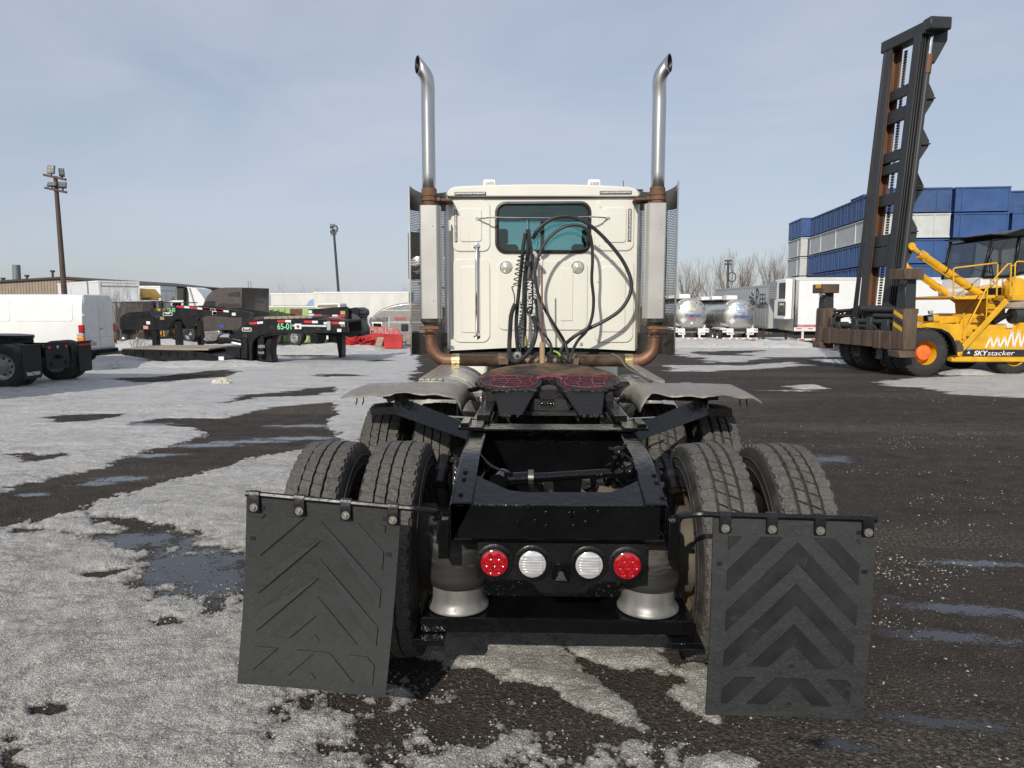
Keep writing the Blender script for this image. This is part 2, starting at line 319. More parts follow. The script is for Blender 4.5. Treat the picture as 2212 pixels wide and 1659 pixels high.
# patches traced on the picture and laid on the ground: (is snow, edge width factor, points)
OPS = [
 (1, 1, D, [(-260,1760),(-260,770),(300,765),(620,745),(900,742),(905,790),(880,860),(760,990),(640,1500),(830,1500),(870,1580),(1050,1612),(1330,1668),(1330,1760)]),
 (0, 1, gl, [(-300,640),(-300,560),(0,515),(40,480),(190,455),(330,410),(430,395),(540,345),(640,325),(720,305),(850,262),(800,228),(640,215),(530,205),(700,185),(960,180),(1150,140),(1400,112),(1420,290),(1240,325),(1090,345),(980,375),(850,405),(700,440),(560,490),(470,515),(380,565),(400,590),(540,620),(700,640),(800,662),(830,695),(870,722),(1010,727),(1090,700),(1090,1010),(1000,1005),(900,1012),(830,985),(760,930),(700,912),(640,890),(590,880),(640,830),(610,790),(540,735),(450,705),(440,680),(380,660),(0,648)]),
 (1, 1, gl, [(30,645),(60,625),(180,605),(330,588),(400,615),(520,650),(430,675),(330,682),(200,655),(80,668)]),
 (1, 1, gl, [(730,735),(770,728),(820,745),(780,756),(735,752)]),
 (1, 1, gl, [(940,990),(960,950),(1010,925),(1060,930),(1060,1000),(1000,1003)]),
 (0, 1, gl, [(240,180),(330,172),(500,168),(520,178),(380,192),(250,200)]),
 (0, 1, gl, [(1020,88),(1200,70),(1400,50),(1420,70),(1250,92),(1100,100),(960,118)]),
 (0, 1, gl, [(0,335),(45,322),(65,330),(20,345)]),
 (0, 1, gl, [(60,330),(190,345),(320,325),(300,340),(150,362)]),
 (0, .6, gl, [(0,1560),(60,1545),(110,1560),(80,1600),(140,1620),(130,1700),(0,1700)]),
 (0, .5, gl, [(160,1395),(240,1390),(290,1405),(230,1415),(170,1408)]),
 (0, .5, gl, [(10,1525),(80,1515),(140,1522),(60,1538)]),
 (0, .5, gl, [(650,1040),(720,1025),(790,1040),(760,1056),(680,1055)]),
 (0, .5, gl, [(380,840),(480,825),(590,815),(520,838),(440,850)]),
 (0, 1, z3, [(1180,1150),(1500,1130),(1900,1080),(2212,1060),(2400,1085),(2212,1130),(1800,1160),(1400,1185)]),
 (0, 1, z3, [(1050,1020),(1300,1000),(1700,1010),(1500,1030),(1100,1045)]),
 (0, 1, z4, [(700,905),(1100,895),(1400,915),(1200,925),(800,922)]),
 (0, 1, z4, [(1200,1115),(1400,1100),(1500,1115),(1250,1135)]),
 (0, 1, z4, [(1560,960),(1750,955),(1950,965),(1700,980)]),
 # under and behind the truck
 (1, .8, D, [(850,1325),(1030,1350),(1120,1345),(1180,1380),(1250,1440),(1330,1500),(1395,1575),(1330,1560),(1225,1510),(1185,1480),(1100,1460),(1000,1432),(940,1420),(890,1420)]),
 (1, .8, D, [(1170,1350),(1300,1340),(1480,1340),(1500,1420),(1530,1455),(1550,1560),(1500,1545),(1440,1500),(1480,1470),(1400,1445),(1280,1430),(1200,1390)]),
 (0, .6, D, [(1420,1410),(1490,1395),(1500,1425),(1460,1440)]),
 # right side
 (1, 1, D, [(1440,760),(1440,735),(1700,728),(1780,755),(1900,770),(1690,772),(1560,785)]),
 (0, 1, z5, [(300,1355),(700,1340),(1250,1330),(1100,1365),(960,1375),(1000,1400),(700,1390),(480,1385)]),
 (1, 1, D, [(1450,790),(1600,790),(1700,783),(1760,790),(1600,800),(1450,803)]),
 (1, 1, z5, [(1790,1460),(1850,1440),(2150,1445),(2212,1475),(1900,1475)]),
 (1, 1, D, [(1890,830),(1950,818),(2050,812),(2212,806),(2400,806),(2400,870),(2212,858),(2080,855),(1990,840)]),
 (1, 1, s3, [(20,1280),(120,1262),(400,1290),(480,1320),(200,1300)]),
 (1, 1, s3, [(0,1180),(200,1190),(350,1220),(200,1235),(0,1210)]),
 (1, 1, D, [(2010,812),(2050,803),(2150,800),(2230,806),(2150,813)]),
 (1, .6, D, [(1690,835),(1760,832),(1790,840),(1720,842)]),
 (1, .6, D, [(1480,1640),(1560,1625),(1640,1650),(1600,1680),(1480,1680)]),
]
OPSW = [(k, w, [tuple(gnd(*fn(*p))[:2]) for p in pts]) for k, w, fn, pts in OPS]
def snow_field(x, y):
    dist = np.sqrt(x*x+y*y)
    wx = x+fbm(x*1.1, y*1.1, 5, 3)*.05*np.clip(dist/4, .5, 4); wy = y+fbm(x*.9, y*1.3, 9, 3)*.07*np.clip(dist/4, .5, 4)
    S = np.full(x.shape, -1.0)
    for k, w, P in OPSW:
        P_ = np.array(P); wid = .035*max(2.4, float(np.mean(np.linalg.norm(P_, axis=1))))*w
        x0, y0 = P_.min(0)-3*wid; x1, y1 = P_.max(0)+3*wid; m = (wx > x0) & (wx < x1) & (wy > y0) & (wy < y1)
        if not m.any(): continue
        s = np.clip(poly_sd(wx[m], wy[m], P)/wid, -1, 1)
        S[m] = np.maximum(S[m], s) if k else np.minimum(S[m], -s)
    far = np.clip((dist-8)/10, 0, 1)
    left = np.clip((-x-1)/4, 0, 1)
    S = S+fbm(x*2.3, y*2.3, 21, 4, .6)*(.55-.25*far)+fbm(x*.35, y*1.6, 33, 4, .6)*.75*far*np.where(S > 0, 1, .35)
    S = S+fbm(x*9, y*9, 41, 5, .75)*.85*(1-far)+fbm(x*1.1, y*7, 47, 4, .65)*.62*np.clip((dist-4)/8, 0, 1)
    return S
def sheet(name, mname, X, Y, Zv, keep=None, attr=None):
    nr, nc = X.shape; idx = np.arange(nr*nc).reshape(nr, nc)
    q = np.stack([idx[:-1,:-1], idx[:-1,1:], idx[1:,1:], idx[1:,:-1]], -1).reshape(-1, 4)
    if keep is not None: q = q[keep.reshape(-1)[q].any(1)]
    used = np.unique(q); re_ = np.full(nr*nc, -1); re_[used] = np.arange(len(used)); q = re_[q]
    co = np.stack([X, Y, Zv], -1).reshape(-1, 3)[used]
    me = bpy.data.meshes.new(name); me.vertices.add(len(co)); me.vertices.foreach_set('co', co.astype(np.float32).ravel())
    me.loops.add(q.size); me.loops.foreach_set('vertex_index', q.astype(np.int32).ravel()); me.polygons.add(len(q)); me.polygons.foreach_set('loop_start', (np.arange(len(q))*4).astype(np.int32)); me.polygons.foreach_set('loop_total', np.full(len(q), 4, np.int32)); me.update(); me.validate()
    for an, av in (attr or {}).items():
        a = me.attributes.new(an, 'FLOAT', 'POINT'); a.data.foreach_set('value', av.reshape(-1)[used].astype(np.float32))
    me.shade_smooth(); o = bpy.data.objects.new(name, me); COL.objects.link(o); me.materials.append(M[mname]); o['kind'] = 'structure'; return o
GV = np.vectorize(G)

def node_mat(name):
    m = bpy.data.materials.new(name); m.use_nodes = True; M[name] = m; return m, m.node_tree.nodes, m.node_tree.links, m.node_tree.nodes['Principled BSDF']
def NZ(N, L, vec, scale, detail=4, rough=.5, dist=0):
    n = N.new('ShaderNodeTexNoise'); n.inputs['Scale'].default_value = scale; n.inputs['Detail'].default_value = detail; n.inputs['Roughness'].default_value = rough; n.inputs['Distortion'].default_value = dist; L.new(vec, n.inputs['Vector']); return n.outputs['Fac']
def MR(N, L, v, a, b, c=0.0, d=1.0):
    n = N.new('ShaderNodeMapRange'); n.inputs[1].default_value = a; n.inputs[2].default_value = b; n.inputs[3].default_value = c; n.inputs[4].default_value = d; L.new(v, n.inputs[0]); return n.outputs[0]
def MT(N, L, op, a, b):
    n = N.new('ShaderNodeMath'); n.operation = op
    for i, v in enumerate((a, b)):
        if isinstance(v, (int, float)): n.inputs[i].default_value = v
        else: L.new(v, n.inputs[i])
    return n.outputs[0]
def MC(N, L, f, a, b):
    n = N.new('ShaderNodeMix'); n.data_type = 'RGBA'
    for i, v in ((0, f), (6, a), (7, b)):
        if isinstance(v, tuple): n.inputs[i].default_value = v+(1,)
        elif isinstance(v, (int, float)): n.inputs[i].default_value = v
        else: L.new(v, n.inputs[i])
    return n.outputs[2]
def MF(N, L, f, a, b):
    n = N.new('ShaderNodeMix')
    for i, v in ((0, f), (2, a), (3, b)):
        if isinstance(v, (int, float)): n.inputs[i].default_value = v
        else: L.new(v, n.inputs[i])
    return n.outputs[0]

# wet asphalt with grit and puddles
m, N, L, p = node_mat('asphalt'); tc = N.new('ShaderNodeTexCoord'); V = tc.outputs['Object']
big = NZ(N, L, V, .5, 6, .6); mid = NZ(N, L, V, 4, 6, .6); fine = NZ(N, L, V, 75, 4, .65); grit = NZ(N, L, V, 42, 3, .6)
vor = N.new('ShaderNodeTexVoronoi'); vor.inputs['Scale'].default_value = 68; L.new(V, vor.inputs['Vector'])
st = N.new('ShaderNodeMapping'); st.inputs['Scale'].default_value = (.22, 1.0, 1.0); L.new(V, st.inputs[0]); band = NZ(N, L, st.outputs[0], .55, 6, .62)
c = MC(N, L, MR(N, L, mid, .3, .7), (.036,.0295,.0245), (.074,.061,.050)); c = MC(N, L, MR(N, L, big, .35, .65, 0, .6), c, (.052,.043,.036)); c = MC(N, L, MR(N, L, fine, .54, .68, 0, .6), c, (.125,.112,.096)); c = MC(N, L, MR(N, L, NZ(N, L, V, 130, 2, .5), .56, .70, 0, .6), c, (.012,.011,.010))
gm = MT(N, L, 'MULTIPLY', MR(N, L, band, .50, .64), MR(N, L, grit, .46, .60)); c = MC(N, L, MT(N, L, 'MULTIPLY', gm, .6), c, (.22,.195,.155))
gm2 = MR(N, L, grit, .64, .68, 0, .8); c = MC(N, L, gm2, c, (.24,.225,.20))
# puddles: ellipses with broken edges
pud = None
for (px, py, fn, sx, sy, rz) in ((800,800,gl,.62,1.05,18),(900,880,gl,.42,.55,10),(570,700,gl,.5,.35,0),(520,440,gl,.55,.22,10),(400,460,gl,.35,.14,10),(140,505,gl,.3,.12,10),(640,340,gl,.6,.2,8),(850,297,gl,.8,.25,6),(1050,282,gl,.8,.2,6),(1260,268,gl,.9,.25,6),(600,210,gl,.8,.35,6),(1290,215,gl,.9,.25,4),(440,205,gr,1.1,.22,-4),(630,470,gr,.75,.34,-8),(830,1000,gr,.10,.05,0),(1150,870,gr,.5,.10,-5),(1150,1050,gr,.7,.12,-8),(1040,1150,gr,.55,.11,-6),(1000,1480,gr,.4,.07,-10),(640,1570,gr,.25,.06,-12)):
    g = gnd(*fn(px, py)); mp = N.new('ShaderNodeMapping'); mp.vector_type = 'TEXTURE'; mp.inputs['Location'].default_value = g; mp.inputs['Rotation'].default_value = (0, 0, R_(rz)); mp.inputs['Scale'].default_value = (sx, sy, 5); L.new(V, mp.inputs[0])
    gt = N.new('ShaderNodeTexGradient'); gt.gradient_type = 'SPHERICAL'; L.new(mp.outputs[0], gt.inputs[0]); pud = gt.outputs['Fac'] if pud is None else MT(N, L, 'MAXIMUM', pud, gt.outputs['Fac'])
edge = NZ(N, L, V, 5.5, 6, .7)
pv = MT(N, L, 'ADD', pud, MT(N, L, 'MULTIPLY', MT(N, L, 'SUBTRACT', edge, .5), 2.0)); pv = MT(N, L, 'ADD', pv, MT(N, L, 'MULTIPLY', MT(N, L, 'SUBTRACT', NZ(N, L, V, 42, 4, .7), .60), 1.9)); wet = MR(N, L, pv, .28, .36); damp = MR(N, L, pv, -.05, .35)
sp = MT(N, L, 'MULTIPLY', MR(N, L, NZ(N, L, st.outputs[0], 1.3, 7, .7), .56, .66), .5)       # thin wet film here and there
damp = MT(N, L, 'MAXIMUM', damp, sp)
c = MC(N, L, damp, c, MC(N, L, .5, c, (.012,.0115,.012))); c = MC(N, L, wet, c, (.020,.019,.018))
ro = MF(N, L, damp, MR(N, L, mid, .3, .7, 1.0, .85), .5); ro = MF(N, L, wet, ro, .05)
L.new(c, p.inputs['Base Color']); L.new(ro, p.inputs['Roughness']); p.inputs['Specular IOR Level'].default_value = .5; L.new(MF(N, L, MT(N, L, 'MAXIMUM', wet, MT(N, L, 'MULTIPLY', damp, .6)), .14, .6), p.inputs['Specular IOR Level'])
b1 = N.new('ShaderNodeBump'); b1.inputs['Distance'].default_value = .012; L.new(vor.outputs['Distance'], b1.inputs['Height']); L.new(MF(N, L, wet, 1.0, .03), b1.inputs['Strength'])
b2 = N.new('ShaderNodeBump'); b2.inputs['Distance'].default_value = .02; L.new(fine, b2.inputs['Height']); L.new(MF(N, L, wet, .8, .05), b2.inputs['Strength']); L.new(b1.outputs[0], b2.inputs['Normal']); L.new(b2.outputs[0], p.inputs['Normal'])

# grainy dirty snow and ice
m, N, L, p = node_mat('snow'); tc = N.new('ShaderNodeTexCoord'); V = tc.outputs['Object']; at_ = N.new('ShaderNodeAttribute'); at_.attribute_name = 'clean'; th = N.new('ShaderNodeAttribute'); th.attribute_name = 'thick'
big = NZ(N, L, V, .9, 6, .6); mid = NZ(N, L, V, 7, 6, .65); fine = NZ(N, L, V, 150, 4, .7); grain = NZ(N, L, V, 230, 2, .6)
cl = MT(N, L, 'ADD', at_.outputs['Fac'], MT(N, L, 'MULTIPLY', MT(N, L, 'SUBTRACT', big, .5), 1.1)); cl = MR(N, L, cl, 0, 1)
c = MC(N, L, cl, (.88,.84,.76), (.92,.91,.885)); d = MT(N, L, 'ADD', fine, MT(N, L, 'MULTIPLY', MT(N, L, 'SUBTRACT', mid, .5), .45)); stv = N.new('ShaderNodeMapping'); stv.inputs['Scale'].default_value = (.25, 1.0, 1.0); L.new(V, stv.inputs[0]); c = MC(N, L, MR(N, L, NZ(N, L, stv.outputs[0], .9, 7, .65), .52, .70, 0, .34), c, (.46,.45,.43)); ck = N.new('ShaderNodeMath'); ck.operation = 'ABSOLUTE'; L.new(MT(N, L, 'SUBTRACT', NZ(N, L, stv.outputs[0], 2.2, 6, .6, .6), .5), ck.inputs[0]); c = MC(N, L, MR(N, L, ck.outputs[0], .0, .013, .5, 0), c, (.15,.13,.115))
c = MC(N, L, MT(N, L, 'MULTIPLY', MR(N, L, d, .50, .60), MF(N, L, cl, .62, .12)), c, (.17,.15,.125))
c = MC(N, L, MR(N, L, mid, .60, .72, 0, .35), c, (.52,.53,.53))
vg = N.new('ShaderNodeTexVoronoi'); vg.inputs['Scale'].default_value = 95; L.new(V, vg.inputs['Vector']); crev = MR(N, L, vg.outputs['Distance'], .38, .66); c = MC(N, L, MT(N, L, 'MULTIPLY', MT(N, L, 'MULTIPLY', crev, MR(N, L, mid, .38, .60, .25, 1.0)), MF(N, L, cl, .58, .06)), c, (.17,.15,.125))
c = MC(N, L, MR(N, L, grain, .60, .68, 0, .7), c, (.88,.87,.84))
c = MC(N, L, MR(N, L, th.outputs['Fac'], .0, .16, .75, 0), c, (.16,.14,.12))
L.new(c, p.inputs['Base Color']); L.new(MR(N, L, mid, .35, .65, .75, .42), p.inputs['Roughness']); p.inputs['Specular IOR Level'].default_value = .4
b1 = N.new('ShaderNodeBump'); b1.inputs['Distance'].default_value = .035; b1.inputs['Strength'].default_value = 1.0; L.new(MT(N, L, 'SUBTRACT', fine, MT(N, L, 'MULTIPLY', crev, .5)), b1.inputs['Height']); b2 = N.new('ShaderNodeBump'); b2.inputs['Distance'].default_value = .01; b2.inputs['Strength'].default_value = .7; L.new(grain, b2.inputs['Height']); L.new(b1.outputs[0], b2.inputs['Normal']); L.new(b2.outputs[0], p.inputs['Normal'])

xs = np.array(sorted(set([-900,-500,-300,-200,-140]+list(range(-100, 101, 5))+[140,200,300,500,900])), float)
ys = np.array(sorted(set([-300,-100,-40,-15,-5,0,6]+list(range(8, 100, 4))+[100,120,160,220,300,450,700,1100,1800])), float)
X, Y = np.meshgrid(xs, ys); ground = sheet('ground', 'asphalt', X, Y, GV(Y))
# snow lies as a thin uneven sheet that sinks below the asphalt where it has melted
yy = [1.1]
while yy[-1] < 75: yy.append(yy[-1]*1.0052)
yy = np.array(yy); t = np.linspace(-1.1, 1.1, 860); X = t[None, :]*(yy[:, None]+.9); Y = np.repeat(yy[:, None], 860, 1)
S = snow_field(X, Y); dist = np.sqrt(X*X+Y*Y)
lump = (fbm(X*14, Y*14, 61, 4, .75)*.012+fbm(X*1.1, Y*1.1, 71, 3)*.012+fbm(X*.9, Y*4.5, 77, 5, .65)*.035*np.clip((dist-3)/8, 0, 1))*np.clip(S*1.5, 0, 1)
thick = np.clip(S, -1, .9); H_ = np.where(thick > 0, .030*thick**.45, .10*thick)
rut = np.abs((X-.28)-(.10*(Y-3.0)))                       # wheel track pressed into the slush
H_ = H_+np.where(S > 0, lump, 0)
clean = np.clip((dist-2.5)/9, 0.12, 1)*np.where(X > 3, .8, 1.0)
snow = sheet('snow', 'snow', X, Y, GV(Y)+H_, keep=(S > -.12), attr={'clean': clean, 'thick': thick})
def snow_bank(cx, cy, lx, ly, h, seed, rot=0):
    nx, ny = int(40*max(1, lx/4)), 26; u = np.linspace(-1, 1, nx); v = np.linspace(-1, 1, ny); U, W = np.meshgrid(u, v); x = U*lx; y = W*ly
    e = np.clip(1-(U**2+W**2), 0, 1)**.7; n = fbm(x*.8+seed, y*.8, seed, 4, .55)
    z = e*h*(1+.7*n)+fbm(x*3, y*3, seed+3, 3)*.10*h*(e > 0)-.02-.08*(e <= 0)
    c, s_ = math.cos(R_(rot)), math.sin(R_(rot)); Xw = cx+x*c-y*s_; Yw = cy+x*s_+y*c
    o = sheet('snow_bank', 'snow', Xw, Yw, GV(Yw)+z, keep=(e > 0), attr={'clean': np.full(x.shape, .9), 'thick': np.full(x.shape, .9)}); return o

# loose grit and ice crumbs on the near ground: too many to count, one mesh each
def scatter(name, mname, n, seed, size, where, far=12):
    rng = np.random.default_rng(seed); out_v = []; out_f = []
    oct_v = np.array([(1,0,0),(-1,0,0),(0,1,0),(0,-1,0),(0,0,1),(0,0,-.6)], float); oct_f = [(0,2,4),(2,1,4),(1,3,4),(3,0,4),(2,0,5),(1,2,5),(3,1,5),(0,3,5)]
    yv = 2.2*np.exp(rng.random(n)*math.log(far/2.2)); xv = (rng.random(n)*2-1)*(.95*yv+.4); Sv = snow_field(xv, yv); ok = where(Sv, xv, yv, rng)
    xv, yv, Sv = xv[ok], yv[ok], Sv[ok]; m_ = len(xv); r = size[0]+(size[1]-size[0])*rng.random(m_)**2.5
    v = oct_v[None]*r[:, None, None]*(.6+.8*rng.random((m_, 6, 1))); v[:, :, 2] *= .7; a = rng.random(m_)*6.28; c, q = np.cos(a)[:, None], np.sin(a)[:, None]
    z = GV(yv)+np.where(Sv > .25, .022, np.where(Sv > 0, .008, 0))+r*.25
    out_v = np.stack([xv[:, None]+v[:, :, 0]*c-v[:, :, 1]*q, yv[:, None]+v[:, :, 0]*q+v[:, :, 1]*c, z[:, None]+v[:, :, 2]], -1).reshape(-1, 3).tolist()
    out_f = (np.array(oct_f)[None]+(np.arange(m_)*6)[:, None, None]).reshape(-1, 3).tolist()
    me = bpy.data.meshes.new(name); me.from_pydata(out_v, [], out_f); me.materials.append(M[mname]); o = bpy.data.objects.new(name, me); COL.objects.link(o); o['kind'] = 'stuff'; return o
mat('grit_stone', (.115,.10,.085), .8, var=.6, scale=30)
mat('ice_crumb', (.36,.34,.30), .6, var=.35, scale=30)
mat('pale_stone', (.36,.325,.26), .8, var=.45, scale=30)
scatter('pale_gravel', 'pale_stone', 150000, 8, (.0025, .010), lambda S_, x, y, r: (S_ < .05) & (x > -2.5) & (r.random(len(x)) < np.clip((fbm(x*.35, y*1.3, 91, 4, .6)+fbm(x*2.2, y*4.0, 95, 3)*.6-.22)*1.6, 0.012, .7)), far=26)
scatter('gravel', 'grit_stone', 16000, 3, (.002, .008), lambda S_, x, y, r: (S_ < .15))
scatter('ice_crumbs', 'ice_crumb', 42000, 5, (.0015, .0075), lambda S_, x, y, r: (S_ > -.22) & (r.random(len(x)) < np.where(S_ < .25, .8, .5)))
# ------------------------------------------------------------------ the truck tractor
truck = thing('truck_tractor', 'white day cab truck tractor with freshly painted black frame, seen from behind, twin chrome stacks', 'truck', (0, 5.6, 0), world_coords=True)
YR, YF = 3.40, 4.81            # rear and front drive axle
RTOP = [(2.73,.932),(3.12,1.042),(3.58,1.058),(12.3,1.06)]      # the frame tail is tapered down
def rail_z(y):
    for (a, p), (b, q) in zip(RTOP, RTOP[1:]):
        if y <= b: return p+(q-p)*(y-a)/(b-a)
    return RTOP[-1][1]
TS = (1.042-.932)/.39; TAIL = math.degrees(math.atan(TS))
def on_tail(px, py, up=0.0):
    d = ray(px, py); t = (.932+up-TS*2.73-CAM.z)/(d.z-TS*d.y); return CAM+d*t
for s in (-1, 1):
    secs = []
    for y, zb in ((2.73,.775),(2.95,.775),(3.12,.782),(3.3,.788),(3.58,.79),(12.3,.79)):
        x = .432; w = .092; th = .011; zt = rail_z(y)
        secs.append([(s*(x-a), y, z) for a, z in ((.012,zt),(w,zt),(w,zt-th),(th,zt-th),(th,zb+th),(w,zb+th),(w,zb),(.012,zb),(0,zb+.012),(0,zt-.012))])
    build(MB().loft(secs), 'frame_rail', 'gloss_black', truck, .004)
# rear crossmember with the top gusset plate
xm = build(MB().box(-.402,.402,2.734,2.750,.782,.920), 'rear_crossmember', 'gloss_black', truck, .004)
gp = [on_tail(*zf(x, y), -.011)[:2] for x, y in ((370,450),(440,487),(520,522),(580,551),(640,571),(760,583),(1370,583),(1480,541),(1610,478))]
gus = [(-.390, 2.736)]+[(-.390, gp[0][1])]+[(a, b) for a, b in gp]+[(.390, gp[-1][1]), (.390, 2.736)]
gn = len(gus); gz = lambda y: .932+TS*(y-2.73)
build(MB().add([(x, y, gz(y)-.0125) for x, y in gus]+[(x, y, gz(y)-.0225) for x, y in gus], [tuple(range(gn)), tuple(range(2*gn-1, gn-1, -1))]+[(i, gn+i, gn+(i+1) % gn, (i+1) % gn) for i in range(gn)]), 'gusset_plate', 'gloss_black', truck, .003)
build(MB().box(-.40,.40,2.752,2.80,.778,.788), 'bottom_flange', 'gloss_black', truck, .002)
wb = MB(); random.seed(4)
for k in range(60): wb.ball((-.395+.79*k/59, 2.736+random.uniform(-.002,.002), .921+random.uniform(-.001,.001)), random.uniform(.005,.008), 6, 4, (1.6,1,.7))
build(wb, 'weld_bead', 'gloss_black', truck, kind='stuff')
bolt = build(MB().lathe([(0,.0),(.0001,-.010),(.007,-.010),(.010,-.006),(.010,0),(.017,0),(.018,.003)], (0,0,0), 'y', 8), 'bolt', 'gloss_black', truck, at=(-.16, 2.732, .85))
for x, y in ((1068,750),(1100,750),(895,845),(1098,845),(895,745),(1185,720),(1188,815),(815,805),(760,690),(1280,740)):
    q = atY(*zf(x, y), 2.732); again(bolt, truck, (q.x, 2.732, max(.80, min(.91, q.z))))
for x, y in ((298,440),(288,492),(263,604),(1690,463),(1710,516),(1752,630)):
    q = on_tail(*zf(x, y), .001); link('bolt', bolt.data, None, truck, q).rotation_euler = (R_(-90+TAIL), 0, 0)
# crossmember behind the fifth wheel: thin bright flange over a deep black plate
build(MB().box(-.435,.435,3.60,3.77,1.062,1.074).box(-.42,.42,3.72,3.735,.66,1.062), 'crossmember', 'gloss_black', truck, .003)
for s in (-1, 1): build(MB().box(s*.36, s*.485, 3.56, 3.80, 1.0755, 1.090).box(s*.43, s*.475, 3.58, 3.78, 1.088, 1.108), 'mount_pad', 'gloss_black', truck, .004)
for x, y in ((725,210),(900,212),(945,210),(1118,212),(1118,235),(1210,210),(640,205)):
    q = atY(*zf(x, y), 3.718); again(bolt, truck, (q.x, 3.718, q.z))
# second inner crossmembers, driveline, axles
build(MB().box(-.42,.42,3.02,3.04,.63,.78), 'inner_crossmember', 'dark_under', truck)
build(MB().cyl((0,4.6,.62),(0,7.2,.80),.055,14), 'drive_shaft', 'dark_under', truck)
for y, nm in ((YR, 'rear_axle'), (YF, 'front_axle')):
    a = MB().tube([(-.98,y,.52),(-.35,y,.52),(-.2,y,.53),(.2,y,.53),(.35,y,.52),(.98,y,.52)], [.062,.075,.16,.16,.075,.062], 16).ball((.02, y-.10, .53), .21, 16, 10, (1,1.0,1))
    ax = build(a, nm, 'dark_under', truck)
    build(MB().tube([(.02,y-.30,.56),(.02,y-.45,.58)], [.085,.07], 14).cyl((-.18,y-.22,.60),(-.18,y-.34,.60),.075,14), 'pinion_housing', 'axle_dirt', ax)
# hidden pots seen through the frame opening
for x, y, r in ((862,540,.055),(1230,545,.05),(1330,545,.07)):
    q = atY(*zf(x, y), 3.22); build(MB().tube([(q.x,3.22,q.z-.22),(q.x,3.22,q.z+.0),(q.x,3.22,q.z+.03)], [r,r,r*.85], 16), 'brake_chamber', 'axle_dirt', truck)
# transverse torque rod
P0, P1 = atY(*zf(575,497), 3.08), atY(*zf(1515,437), 3.10)
tr = build(MB().tube([P0, P0.lerp(P1,.22), P0.lerp(P1,.23), P0.lerp(P1,.86), P0.lerp(P1,.87), P1], [.030,.030,.022,.020,.028,.028], 14), 'torque_rod', 'gloss_black', truck)
build(MB().cyl(P0+Vector((-.02,-.045,-.005)), P0+Vector((.0,.045,0)), .042, 14), 'rod_end', 'gloss_black', tr)
build(MB().cyl(P1+Vector((0,-.05,.005)), P1+Vector((.0,.05,0)), .040, 14).ball(P1+Vector((-.01,-.045,.01)), .03, 8, 6), 'rod_end', 'gloss_black', tr)
q = P0.lerp(P1, .22); build(MB().lathe([(.034,-.012),(.037,-.012),(.037,.012),(.034,.012)], q, 'x', 14), 'clamp', 'shield_dull', tr)
random.seed(8)
def jitter_line(a, b, n, amp, r, mname, name, nn=6):
    a, b = Vector(a), Vector(b); pts = [a.lerp(b, i/n)+Vector([random.uniform(-amp, amp) for _ in range(3)])*(0 if i in (0, n) else 1) for i in range(n+1)]
    return build(MB().tube(arc_path(pts, 4), r, nn), name, mname, truck)
for s, x0 in ((-1, -.36), (1, .38)):
    for k in range(5): jitter_line((x0+s*.0, 2.95+.08*k, .93-.03*k), (x0-s*.03, 4.1, .90-.035*k), 7, .022, .006+.002*(k % 3), 'gloss_black', 'brake_line')
for a, b in (((395,300),(640,450)),((1330,520),(1430,300)),((1350,560),(1460,310)),((1280,575),(1400,330)),((1180,560),(1320,470)),((1470,330),(1560,420)),((1545,500),(1600,420)),((780,470),(850,560)),((800,470),(870,575))):
    A, B = atY(*zf(*a), 3.2), atY(*zf(*b), 3.05); jitter_line(A, B, 4, .025, random.choice((.007,.010,.013)), 'gloss_black', 'air_hose')
q = atY(*zf(1430,300), 3.35); vb = MB().ball(q, .035, 8, 6).cyl(q+Vector((0,0,-.06)), q, .022, 8).ball(q+Vector((.03,.0,.03)), .02, 7, 5).cyl(q+Vector((-.05,0,.02)), q+Vector((.05,0,.0)), .012, 8); build(vb, 'levelling_valve', 'gloss_black', truck)
# shock absorber tops outside the rails
for s, c in ((-1, atY(955,1012,3.32)), (1, atY(1450,1025,3.30))):
    so = build(MB().cyl((c.x-s*.02,c.y+.02,c.z-.42),(c.x,c.y,c.z-.06),.032,14).tube([(c.x-s*.01,c.y+.05,c.z+.045),(c.x+s*.004,c.y-.055,c.z-.065)], .034, 14), 'shock_absorber', 'gloss_black', truck, .004)
    build(MB().prism([(c.y-.10,c.z-.30),(c.y+.12,c.z-.30),(c.y+.10,c.z+.05),(c.y+.03,c.z+.06),(c.y-.06,c.z-.10)], 'x', c.x-s*.055, c.x-s*.07), 'bracket', 'gloss_black', so)
    build(MB().cyl((c.x-s*.10,c.y+.03,c.z+.03),(c.x+s*.0,c.y+.03,c.z+.03),.016,10), 'pin', 'gloss_black', so)
    build(MB().tube([(c.x-s*.004,c.y+.012,c.z+.005),(c.x,c.y-.012,c.z-.02)], .036, 14), 'band', 'satin_black', so)
